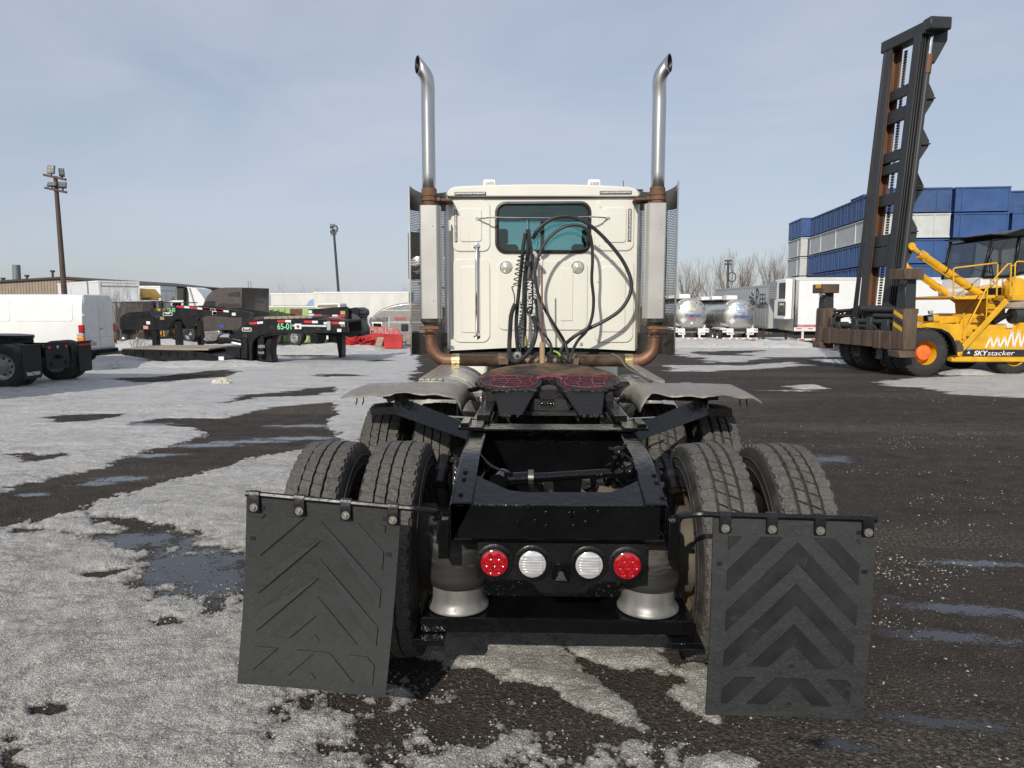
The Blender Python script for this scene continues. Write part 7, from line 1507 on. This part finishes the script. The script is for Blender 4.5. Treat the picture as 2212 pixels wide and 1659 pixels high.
build(MB().cyl((0,-1.2,RW),(0,1.2,RW),.22,14).box(-.3,.3,-.4,.4,.4,1.0), 'drive_axle', 'dark_under', S)
xr = so(s2,1000,1450,-1.1)[0]
wr = rwheel(S, (xr+.1,-1.0,.62), .62, .5, rim='yellow', tyre='tyre_big'); wheel_copy(wr, S, (xr+.1,1.0,.62)); build(MB().cyl((xr+.1,-.9,.62),(xr+.1,.9,.62),.14,12), 'steer_axle', 'dark_under', S)
YN = -1.28      # near side plane of the chassis
slab(S, s2, [(160,1045),(320,1030),(480,1040),(620,1050),(760,1090),(1300,1090),(1700,1095),(1700,1400),(490,1400),(478,1330),(465,1240),(440,1170),(400,1120),(330,1085),(250,1075),(165,1088)], YN, YN+.10, 'side_panel', 'yellow', .015)
slab(S, s2, [(160,1045),(1700,1060),(1700,1300),(490,1330),(440,1170),(330,1085),(165,1088)], YN+.10, 1.2, 'chassis', 'yellow', .02, yl=YN)
slab(S, s2, [(165,1088),(250,1075),(330,1085),(400,1120),(440,1170),(465,1240),(478,1330),(455,1330),(440,1250),(415,1185),(375,1135),(310,1105),(240,1098),(165,1105)], YN-.28, YN+.6, 'wheel_arch', 'satin_black', .01, yl=YN)
slab(S, s2, [(610,1280),(1700,1285),(1700,1352),(580,1345)], YN-.015, YN+.0, 'name_band', 'letter_black', .0)
slab(S, s2, [(490,1352),(1137,1356),(1137,1398),(485,1395)], YN-.12, YN+.1, 'step_beam', 'yellow', .02)
a = so(s2,690,1337,YN-.02); b = so(s2,820,1337,YN-.02); h = so(s2,690,1292,YN-.02)[1]-a[1]
tx = text('SKY', h*1.40, 'letter_white', S, (a[0],YN-.018,a[1]), shear=.2, bold=.005); tx.scale = ((b[0]-a[0])/max(.05,tx.dimensions.x),1,1)
b2 = so(s2,1068,1337,YN-.02); a2 = so(s2,815,1337,YN-.02); tx = text('stacker', h*1.45, 'letter_white', S, (a2[0],YN-.018,a2[1]), shear=.2); tx.scale = ((b2[0]-a2[0])/max(.05,tx.dimensions.x),1,1)
a = so(s2,645,1300,YN-.02); build(MB().prism([(a[0]-.05,a[1]-.06),(a[0]+.05,a[1]-.06),(a[0],a[1]+.02)], 'y', YN-.018, YN-.01), 'maker_mark', 'letter_white', S); build(MB().box(a[0]-.07,a[0]+.07,YN-.018,YN-.01,a[1]+.05,a[1]+.12), 'maker_mark', 'reflector', S)
pts = []; xs_ = np.linspace(800,1260,15)
for k, x in enumerate(xs_): pts.append(so(s2, x+(18 if k % 2 else 0), (1265 if k % 2 == 0 else 1165-60*min(1,max(0,(x-980)/40))), YN-.006))
zz = MB()
for p, q in zip(pts, pts[1:]): zz.bar((p[0],YN-.008,p[1]),(q[0],YN-.008,q[1]),.055,.010,up=(0,1,0))
build(zz, 'zigzag_stripe', 'letter_white', S, smooth=0)
# deck, lights, platform, cab
slab(S, s2, [(370,970),(560,970),(575,1030),(370,1035)], -.9, .9, 'grated_deck', 'yellow', .01, yl=-.9)
slab(S, s2, [(600,955),(700,945),(760,960),(770,1050),(520,1050)], -.9, .6, 'engine_cover', 'yellow', .03, yl=-.9)
slab(S, s2, [(318,955),(372,955),(372,1022),(318,1022)], -1.2, -.9, 'lamp_box', 'yellow', .02); slab(S, s2, [(258,962),(318,958),(318,1018),(258,1022)], -1.2, -1.0, 'head_lamp', 'satin_black', .02); slab(S, s2, [(268,975),(310,972),(310,1010),(268,1012)], -1.22, -1.2, 'lamp_glass', 'lamp_panel'); slab(S, s2, [(278,918),(312,916),(316,945),(284,950)], -1.15, -1.05, 'work_lamp', 'reflector', .01)
slab(S, s2, [(500,790),(740,775),(900,770),(900,800),(740,812),(520,812)], -1.2, 1.1, 'platform', 'yellow', .01, yl=-1.2)
slab(S, s2, [(1030,780),(1300,770),(1500,770),(1500,830),(1030,820)], -1.3, 1.1, 'platform', 'yellow', .01, yl=-1.2)
slab(S, s2, [(750,800),(860,800),(990,850),(990,970),(880,1050),(760,960)], -.5, .6, 'mast_bracket', 'yellow', .02, yl=-.5)
slab(S, s2, [(1030,690),(1060,640),(1110,605),(1160,620),(1300,640),(1300,775),(1030,780)], -1.1, .9, 'rear_housing', 'yellow', .02, yl=-1.1)
cb_pts = [(722,735),(750,705),(850,265),(1000,222),(1300,215),(1500,222),(1500,770),(722,790)]
slab(S, s2, [(722,735),(752,705),(768,605),(1000,600),(1160,560),(1500,560),(1500,770),(722,790)], -.75, .95, 'cab_base', 'trailer_white', .02, yl=-.75)
slab(S, s2, [(725,700),(900,690),(1030,680),(1030,770),(725,780)], -.78, -.75, 'cab_skirt', 'satin_black'); slab(S, s2, [(740,700),(1030,680),(1030,695),(738,716)], -.80, -.78, 'cab_stripe', 'yellow')
slab(S, s2, [(770,603),(850,262),(1100,222),(1110,235),(1075,480),(1060,575),(1000,600)], -.75, .95, 'cab_glass', 'glass_smoke', yl=-.75); slab(S, s2, [(1090,575),(1128,235),(1500,225),(1500,560)], -.75, .95, 'cab_glass', 'glass_smoke', yl=-.75)
for p, q in (((768,605),(852,262)),((1062,560),(1118,228)),((852,262),(1118,222)),((1118,222),(1500,218)),((768,605),(1000,600)),((1000,600),(1160,560))):
    for yy_ in (-.77, .95): a, b = so(s2,*p,-.75), so(s2,*q,-.75); build(MB().bar((a[0],yy_,a[1]),(b[0],yy_,b[1]),.07,.07), 'cab_pillar', 'satin_black', S, .01)
slab(S, s2, [(828,203),(960,205),(1110,155),(1500,150),(1500,215),(1118,222),(990,225),(840,215)], -.95, 1.1, 'cab_roof', 'satin_black', .02, yl=-.8)
a = so(s2,1020,340,-.2); build(MB().lathe([(.17,0),(.19,.02),(.17,.04),(.15,.02)], (a[0],-.2,a[1]), 'y', 20), 'steering_wheel', 'seat', S); slab(S, s2, [(1120,380),(1180,360),(1210,560),(1130,570)], -.3, .3, 'operator_seat', 'seat', .03)
for p, q in (((815,480),(870,330)),((855,490),(875,650)),((835,560),(852,430))): a, b = so(s2,*p,-.79), so(s2,*q,-.79); build(MB().bar((a[0],-.80,a[1]),(b[0],-.80,b[1]),.02,.02), 'wiper', 'satin_black', S)
# handrails and ladder
def rail(pts, yl, r=.022, name='handrail', m='yellow'): P = [Vector((so(s2,x,y,yl)[0], yl, so(s2,x,y,yl)[1])) for x, y in pts]; return build(MB().tube(P, r, 7), name, m, S)
rail([(503,785),(500,530),(520,518),(900,472),(915,485),(905,780)], -1.25); rail([(515,705),(740,692),(908,670)], -1.25, .016); rail([(600,778),(602,705)], -1.25, .016)
rail([(510,530),(780,530)], .9); rail([(1075,650),(1078,480),(1095,458),(1300,462)], -1.3); rail([(1040,495),(1090,495)], -1.3, .016)
rail([(590,1180),(600,1130),(820,690),(1010,482),(1035,478),(1040,500),(1030,780)], -1.35); rail([(820,690),(806,1010)], -1.35, .018); rail([(605,930),(740,780)], -1.3, .014, m='satin_black'); rail([(598,1180),(600,940)], -1.3, .018)
for yl in (-1.42,-.95):
    a, b = so(s2,530,1330,yl), so(s2,1000,820,yl); build(MB().bar((a[0],yl,a[1]),(b[0],yl,b[1]),.04,.16), 'ladder_stringer', 'yellow', S, .006)
for k in range(8):
    f = (k+.6)/8; a, b = so(s2,530,1330,-1.42), so(s2,1000,820,-1.42); x, z = a[0]+(b[0]-a[0])*f, a[1]+(b[1]-a[1])*f; build(MB().box(x-.10,x+.12,-1.40,-.97,z-.02,z+.015), 'ladder_step', 'spreader_rust', S)
slab(S, s2, [(475,1230),(560,1195),(600,1260),(600,1300),(500,1310)], -1.45, -1.2, 'foot_step', 'spreader_rust', .01)
# air cleaner, exhaust, tank
a = so(s2,1065,868,-1.0); build(MB().lathe([(.30,-.10),(.33,-.06),(.33,.04),(.28,.10),(.0001,.13)], (a[0],-1.0,a[1]), 'z', 28), 'air_cleaner', 'building_tan', S)
a, b = so(s2,1045,965,-1.1), so(s2,1300,960,-1.1); build(MB().cyl((a[0],-1.1,a[1]),(b[0],-1.1,b[1]),.24,22), 'muffler', 'mast_grey', S, .01)
P = [Vector((so(s2,x,y,-1.1)[0],-1.1,so(s2,x,y,-1.1)[1])) for x, y in ((1035,960),(980,968),(930,995),(870,1030))]; build(MB().tube(arc_path(P,6), .085, 12), 'exhaust_elbow', 'satin_black', S)
slab(S, s2, [(1003,1042),(1062,1040),(1062,1082),(1003,1085)], -1.25, -1.1, 'filter', 'white_dirty', .02); slab(S, s2, [(1130,1030),(1165,1030),(1125,1095),(1085,1095)], -1.27, -1.1, 'brace', 'yellow')
# tilt cylinders
for yl, (p0_, p1_, p2_, p3_), rr in ((-.75, ((98,318),(195,392),(370,520),(830,820)), .115), (.55, ((40,500),(150,560),(330,690),(710,940)), .105)):
    Q = [Vector((so(s2,x,y,yl)[0],yl,so(s2,x,y,yl)[1])) for x, y in (p0_, p1_, p2_, p3_)]
    cy = build(MB().cyl(Q[1], Q[3], rr, 18), 'tilt_cylinder', 'yellow', S); 
    build(MB().tube([Q[1]-(Q[1]-Q[0])*.05, Q[1]+(Q[3]-Q[1])*.06], rr*1.18, 18).tube([Q[2]-(Q[2]-Q[1])*.12, Q[2]+(Q[2]-Q[1])*.12], rr*1.16, 18), 'cylinder_collar', 'yellow', cy, kind='stuff')
    build(MB().cyl(Q[0], Q[1], rr*.45, 12), 'piston_rod', 'chrome', cy); build(MB().tube([Q[0]+Vector((0,-.09,0)), Q[0]+Vector((0,.09,0))], rr*.95, 14).tube([Q[0], Q[0].lerp(Q[1],.75)], [rr*.9, rr*.55], 12), 'rod_eye', 'yellow', cy)
    for f in (.35,.7,.93): c_ = Q[1].lerp(Q[3], f); d_ = (Q[3]-Q[1]).normalized(); build(MB().cyl(c_-d_*.02, c_+d_*.02, rr*1.04, 18), 'hose_clip', 'satin_black', cy)
    hp = [Q[1].lerp(Q[3], f)+Vector((-.02,-rr*.6,-rr*1.25)) for f in (.02,.2,.3,.4)]; build(MB().tube(arc_path(hp,4), .02, 6), 'oil_line', 'yellow', cy)
# ---- mast: two leaning uprights
def mast_pt(fn, x, y, yl): q = so(fn, x, y, yl); return Vector((q[0], yl, q[1]))
def upright(yl, bot, top, name, m, w, d):
    A, B = mast_pt(*bot, yl), mast_pt(*top, yl); return A, B
yn_, yf_ = -.62, .62
An, Bn = mast_pt(z6,742,1060,yn_), mast_pt(zm,640,190,yn_); Af, Bf = mast_pt(z6,585,1060,yf_), mast_pt(zm,400,300,yf_)
low = lambda A, B, z: A+(B-A)*((z-A.z)/(B.z-A.z))
for A, B, yl, m in ((An,Bn,yn_,'mast_grey'),(Af,Bf,yf_,'mast_grey')):
    A0 = low(A, B, .45); t = (B-A0).normalized(); ux_ = Vector((t.z,0,-t.x))
    wd = .30
    def col(x0, x1, y0, y1, nm, mm, za=None, zb=None):
        a = A0 if za is None else low(A,B,za); b = B if zb is None else low(A,B,zb)
        return build(MB().loft([[c+ux_*x+Vector((0,y,0)) for x, y in ((x0,y0),(x1,y0),(x1,y1),(x0,y1))] for c in (a, b)]), nm, mm, S, .008)
    if yl < 0:
        col(-.14,-.10,-.16,.16,'outer_flange','mast_grey'); col(-.10,.14,.10,.16,'upright_web','mast_grey'); col(.10,.14,-.16,.10,'outer_flange','mast_grey')
        col(-.05,-.02,-.13,.09,'inner_upright','mast_grey'); col(.03,.06,-.13,.09,'inner_upright','mast_grey')
    else:
        col(-.20,-.14,-.16,.16,'outer_flange','mast_grey'); col(-.14,.16,.06,.14,'upright_web','mast_rust'); col(-.10,-.075,-.12,.06,'inner_upright','mast_rust'); col(.12,.18,-.14,.06,'inner_upright','mast_rust')
    if yl < 0: a, b = low(A,B,.8), low(A,B,B.z-.6); o1 = ux_*.215+Vector((0,-.10,0)); build(MB().cyl(a+o1, b+o1, .085, 18), 'lift_cylinder', 'mast_grey', S); build(MB().cyl(b+o1, B+o1+t*.25, .06, 14), 'lift_rod', 'chrome', S); build(MB().cyl(b+o1-t*.5, b+o1+t*.02, .105, 18), 'cylinder_head', 'mast_rust', S)
    if yl > 0:
        a, b = low(A,B,.9), low(A,B,B.z-.15); o1 = ux_*.24+Vector((0,-.20,0)); ch = MB(); n = 110
        for k in range(n): c = a.lerp(b, k/n)+o1; ch.bar(c, c+t*((b-a).length/n*.7), .10, .05)
        build(ch, 'lift_chain', 'chain', S, smooth=0, kind='stuff')
    # rear strengthening blade on the near upright with triangular stops
    if yl < 0:
        a, b = low(A,B,1.0), low(A,B,B.z-1.0); col(.14,.34,.0,.06,'rear_plate','mast_grey',1.0,B.z-1.0)
        for (x, y) in ((735,765),(690,1168),(640,1560)):
            tip = mast_pt(zm, x, y, yl); c = low(A,B,tip.z)+ux_*.33; build(MB().loft([[c+t*.50+Vector((0,dy,0)), tip+t*.10+Vector((0,dy,0)), tip-t*.06+Vector((0,dy,0)), c-t*.48+Vector((0,dy,0))] for dy in (-.05,.12)]), 'mast_stop', 'mast_grey', S, .01); build(MB().bar(c-ux_*.1+Vector((0,.03,0)), tip+Vector((0,.03,0)), .30, .04), 'stop_shelf', 'mast_grey', S)
        for (x, y) in ((975,175),(938,505)):
            tip = mast_pt(z6, x, y, yl); c = low(A,B,tip.z)+ux_*.33; build(MB().loft([[c+t*.45+Vector((0,dy,0)), tip+t*.10+Vector((0,dy,0)), tip-t*.06+Vector((0,dy,0)), c-t*.55+Vector((0,dy,0))] for dy in (-.05,.12)]), 'mast_stop', 'mast_grey', S, .01); build(MB().bar(c-ux_*.1+Vector((0,.03,0)), tip+Vector((0,.03,0)), .30, .04), 'stop_shelf', 'mast_grey', S)
        gp_ = [mast_pt(z6,x,y,yl) for x, y in ((860,520),(940,515),(905,650),(885,700),(830,770),(810,900),(780,900))]; build(MB().loft([[q+Vector((0,dy,0)) for q in gp_] for dy in (-.06,.10)]), 'tilt_plate', 'mast_grey', S, .01)
# cross members between the uprights
for x0, y0, x1, y1, h in ((445,720,520,690,.30),(430,930,480,880,.38),(385,1290,440,1250,.30),(360,1390,425,1370,.28)):
    zc = (mast_pt(zm,x0,y0,0).z+mast_pt(zm,x1,y1,0).z)/2; a, b = low(Af,Bf,zc), low(An,Bn,zc); build(MB().bar(a, b, .12, h), 'cross_member', 'mast_grey', S, .01)
for y in (270,570,660,720): zc = mast_pt(z6,740,y,0).z; build(MB().bar(low(Af,Bf,zc), low(An,Bn,zc), .14, .34), 'cross_member', 'mast_grey', S, .01)
# head beam, bracket and cables
hp_ = [mast_pt(zm,x,y,0.0) for x, y in ((330,320),(345,275),(610,85),(730,75),(725,150),(640,165),(405,290))]
HBn = low(An,Bn,Bn.z)+Vector((.1,-.25,.10)); HBf = low(Af,Bf,Bf.z)+Vector((-.05,.35,.05))
build(MB().bar(HBf, HBn, .42, .34), 'head_beam', 'mast_grey', S, .03); build(MB().bar(HBn+Vector((-.2,-.05,.05)), HBn+Vector((.45,-.05,.05)), .35, .34), 'head_end', 'mast_grey', S, .03)
hb2 = [mast_pt(zm,x,y,-.55) for x, y in ((690,160),(838,168),(832,262),(760,395),(715,470),(690,440),(690,270))]; build(MB().loft([[q+Vector((0,dy,0)) for q in hb2] for dy in (-.16,.16)]), 'head_bracket', 'mast_grey', S, .02)
for k, (dx, xb) in enumerate(((0,485),(14,497),(26,508))):
    a, b = mast_pt(zm,308+dx*.5,350,.15), mast_pt(z6,xb-8,1130,.15); build(MB().cyl(a, b, .026, 6), 'cable', 'seal_black', S)
# ---- spreader
ys0, ys1 = -2.0, 2.75; xsn = so(s3,640,1000,0)[0]
def sp(x, y, yl): return so(s3, x, y, yl)
zbt = sp(640,880,0)[1]; zbb = sp(640,1085,0)[1]; xf = xsn
bm_ = build(MB().box(xf,xf+.42,ys0+.25,ys1-.2,zbb,zbt), 'spreader_beam', 'spreader_rust', S, .015)
for y in (-1.45,-.95,1.75,2.25): build(MB().box(xf-.05,xf+.47,y,y+.30,zbb-.02,zbt+.02), 'beam_collar', 'spreader_rust', S, .01)
def post(yc, ztop, zbot, m2):
    w = .52
    build(MB().box(xf-.02,xf+.40,yc-w/2,yc+w/2,zbot,zbt+.62), 'end_post', 'spreader_rust', S, .03)
    build(MB().prism([(yc-w/2+.06,zbt+.55),(yc+w/2-.06,zbt+.55),(yc+w/2-.10,ztop-.28),(yc-w/2+.10,ztop-.28)], 'x', xf+.02, xf+.36), 'upper_post', 'mast_grey', S, .02)
    build(MB().box(xf-.0,xf+.42,yc-w/2+.02,yc+w/2-.02,zbt+.52,zbt+.66), 'post_collar', 'spreader_rust', S, .01)
    hd = build(MB().box(xf-.16,xf+.42,yc-w/2-.12,yc+w/2+.05,ztop-.30,ztop), 'post_head', 'spreader_rust', S, .02)
    build(MB().box(xf-.14,xf-.02,yc-w/2-.05,yc-w/2+.12,ztop-.40,ztop-.30).ball((xf-.08,yc-w/2+.03,ztop-.42),.06,8,6), 'twist_lock', 'mast_grey', S)
    build(MB().prism([(yc-w/2,zbot),(yc+w/2,zbot),(yc+w/2-.06,zbot-.20),(yc-w/2-.08,zbot-.20)], 'x', xf-.12, xf+.35), 'post_foot', 'spreader_rust', S, .02)
    if m2:
        for k in range(3): z0 = zbt+.02+.17*k; build(MB().loft([[(xf-.026,yc-.2,z0),(xf-.026,yc+.2,z0+.16),(xf-.026,yc+.2,z0+.27),(xf-.026,yc-.2,z0+.11)],[(xf-.018,yc-.2,z0),(xf-.018,yc+.2,z0+.16),(xf-.018,yc+.2,z0+.27),(xf-.018,yc-.2,z0+.11)]]), 'warning_stripe', 'yellow' if k != 1 else 'letter_black', S)
pn = so(s3,1300,1210,-2.35); ptn = so(s3,1300,118,-2.35); pf = so(s3,90,1080,2.1); ptf = so(s3,140,272,2.1)
post(-1.72, ptn[1]+.10, zbb-.02, True); post(2.45, ptf[1]-.02, zbb-.0, False)
a = so(s3,215,398,1.95); build(MB().lathe([(.0001,-.06),(.11,-.06),(.12,-.04),(.12,.04),(.0001,.05)], (xf-.08,2.25,a[1]), 'x', 20), 'hose_reel', 'strip_white', S)
build(MB().box(xf-.19,xf-.10,2.2,2.5,ptf[1]-.16,ptf[1]-.02), 'head_plate', 'yellow', S, .01)
# pipework and hoses on the spreader
random.seed(21)
for (x0,y0,ya),(x1,y1,yb),r in (((150,830,1.9),(740,832,-.4),.075),((460,765,.8),(1180,765,-1.5),.085),((650,610,.3),(1220,610,-1.5),.09),((820,690,-.3),(1220,690,-1.5),.075),((150,640,1.9),(440,620,.9),.05),((180,705,1.8),(470,700,.8),.05),((150,860,1.9),(1150,875,-1.5),.02)):
    a, b = so(s3,x0,y0,0), so(s3,x1,y1,0); build(MB().cyl((xf+.18,ya,a[1]),(xf+.20,yb,b[1]), r, 12), 'spreader_pipe', 'mast_grey', S)
for k in range(16):
    y0, y1 = random.uniform(-1.2,2.1), random.uniform(-1.2,2.1); z0, z1_ = zbt+random.uniform(.05,.25), zbt+random.uniform(.1,.55)
    build(MB().tube(arc_path([(xf+.25,y0,z0),(xf+.2,y0*.6+y1*.4,max(z0,z1_)+.22),(xf+.22,y1,z1_)], 6), random.choice((.016,.022,.028)), 6), 'hydraulic_hose', 'seal_black', S)
for y, w, h in ((1.5,.25,.22),(.55,.3,.30),(-.2,.25,.4),(-1.0,.3,.35),(1.95,.2,.35)): build(MB().box(xf+.05,xf+.40,y-w/2,y+w/2,zbt,zbt+h), 'valve_block', 'mast_grey', S, .02)
build(MB().box(xf+.30,xf+.75,-.95,.95,zbt-.3,zbt+.75), 'carriage', 'mast_grey', S, .02)
build(MB().box(xf+.7,.3,-.5,.5,.5,1.15), 'mast_foot', 'dark_under', S, .03)

# ------------------------------------------------------------------ snow banks and clumps
g = gnd(1560,757); snow_bank(g.x, 43.0, 5.6, 1.8, .48, 5); snow_bank(atY(1680,750,42.5).x, 42.3, 3.2, 1.3, .40, 9); snow_bank(atY(1500,750,45).x, 45.0, 3.5, 1.5, .3, 12)
snow_bank(atY(640,760,33).x, 33.0, 3.6, .9, .42, 15); snow_bank(atY(560,772,24.6).x-3.0, 23.9, 6.0, .9, .22, 18); snow_bank(atY(700,760,36).x, 37.0, 3.0, .8, .4, 21); snow_bank(atY(330,760,37).x, 38, 6, 1.2, .5, 25)
g = gnd(2060,808); snow_bank(g.x+.3, g.y-.1, .9, .4, .16, 31)
cl = thing('snow_clump', 'small dirty snow clump alone on the icy ground at left', 'snow', tuple(gnd(477,831)))
def clump(r, h, seed):
    mb = MB(); n, m_ = 28, 10; secs = []
    rn = random.Random(seed); ph = [rn.uniform(0,6) for _ in range(6)]
    for j in range(m_+1):
        f = j/m_; sec = []
        for i in range(n):
            a = 2*math.pi*i/n; k = 1+.22*math.sin(3*a+ph[0])+.12*math.sin(7*a+ph[1]+4*f)+.08*math.sin(13*a+9*f); rr = r*k*math.cos(f*math.pi/2)**.8; sec.append((rr*math.cos(a), rr*math.sin(a)*.7, h*math.sin(f*math.pi/2)*(1+.15*math.sin(5*a+ph[2]+f*6))-.01))
        secs.append(sec)
    return mb.loft(secs, True, True)
build(clump(.24,.16,3), 'clump', 'snow_dirty', cl)

# ------------------------------------------------------------------ far wood that reads as one low band beyond the yard
rt_ = random.Random(5); tm_ = MB()
for k in range(1500):
    x = rt_.uniform(-170, 190); y = rt_.uniform(128, 150); h = rt_.uniform(1.8, 4.6)*(.8+.3*math.sin(x*.07)); w = rt_.uniform(.06, .14); g0 = G(y)-.1
    for j in range(5):
        dx = rt_.uniform(-.28, .28)*h; tm_.add([(x-w, y, g0), (x+w, y, g0), (x+dx, y+rt_.uniform(-1, 1), g0+h*rt_.uniform(.6, 1.0))], [(0,1,2)])
build(tm_, 'treeline', 'twig', None, smooth=0, kind='stuff')
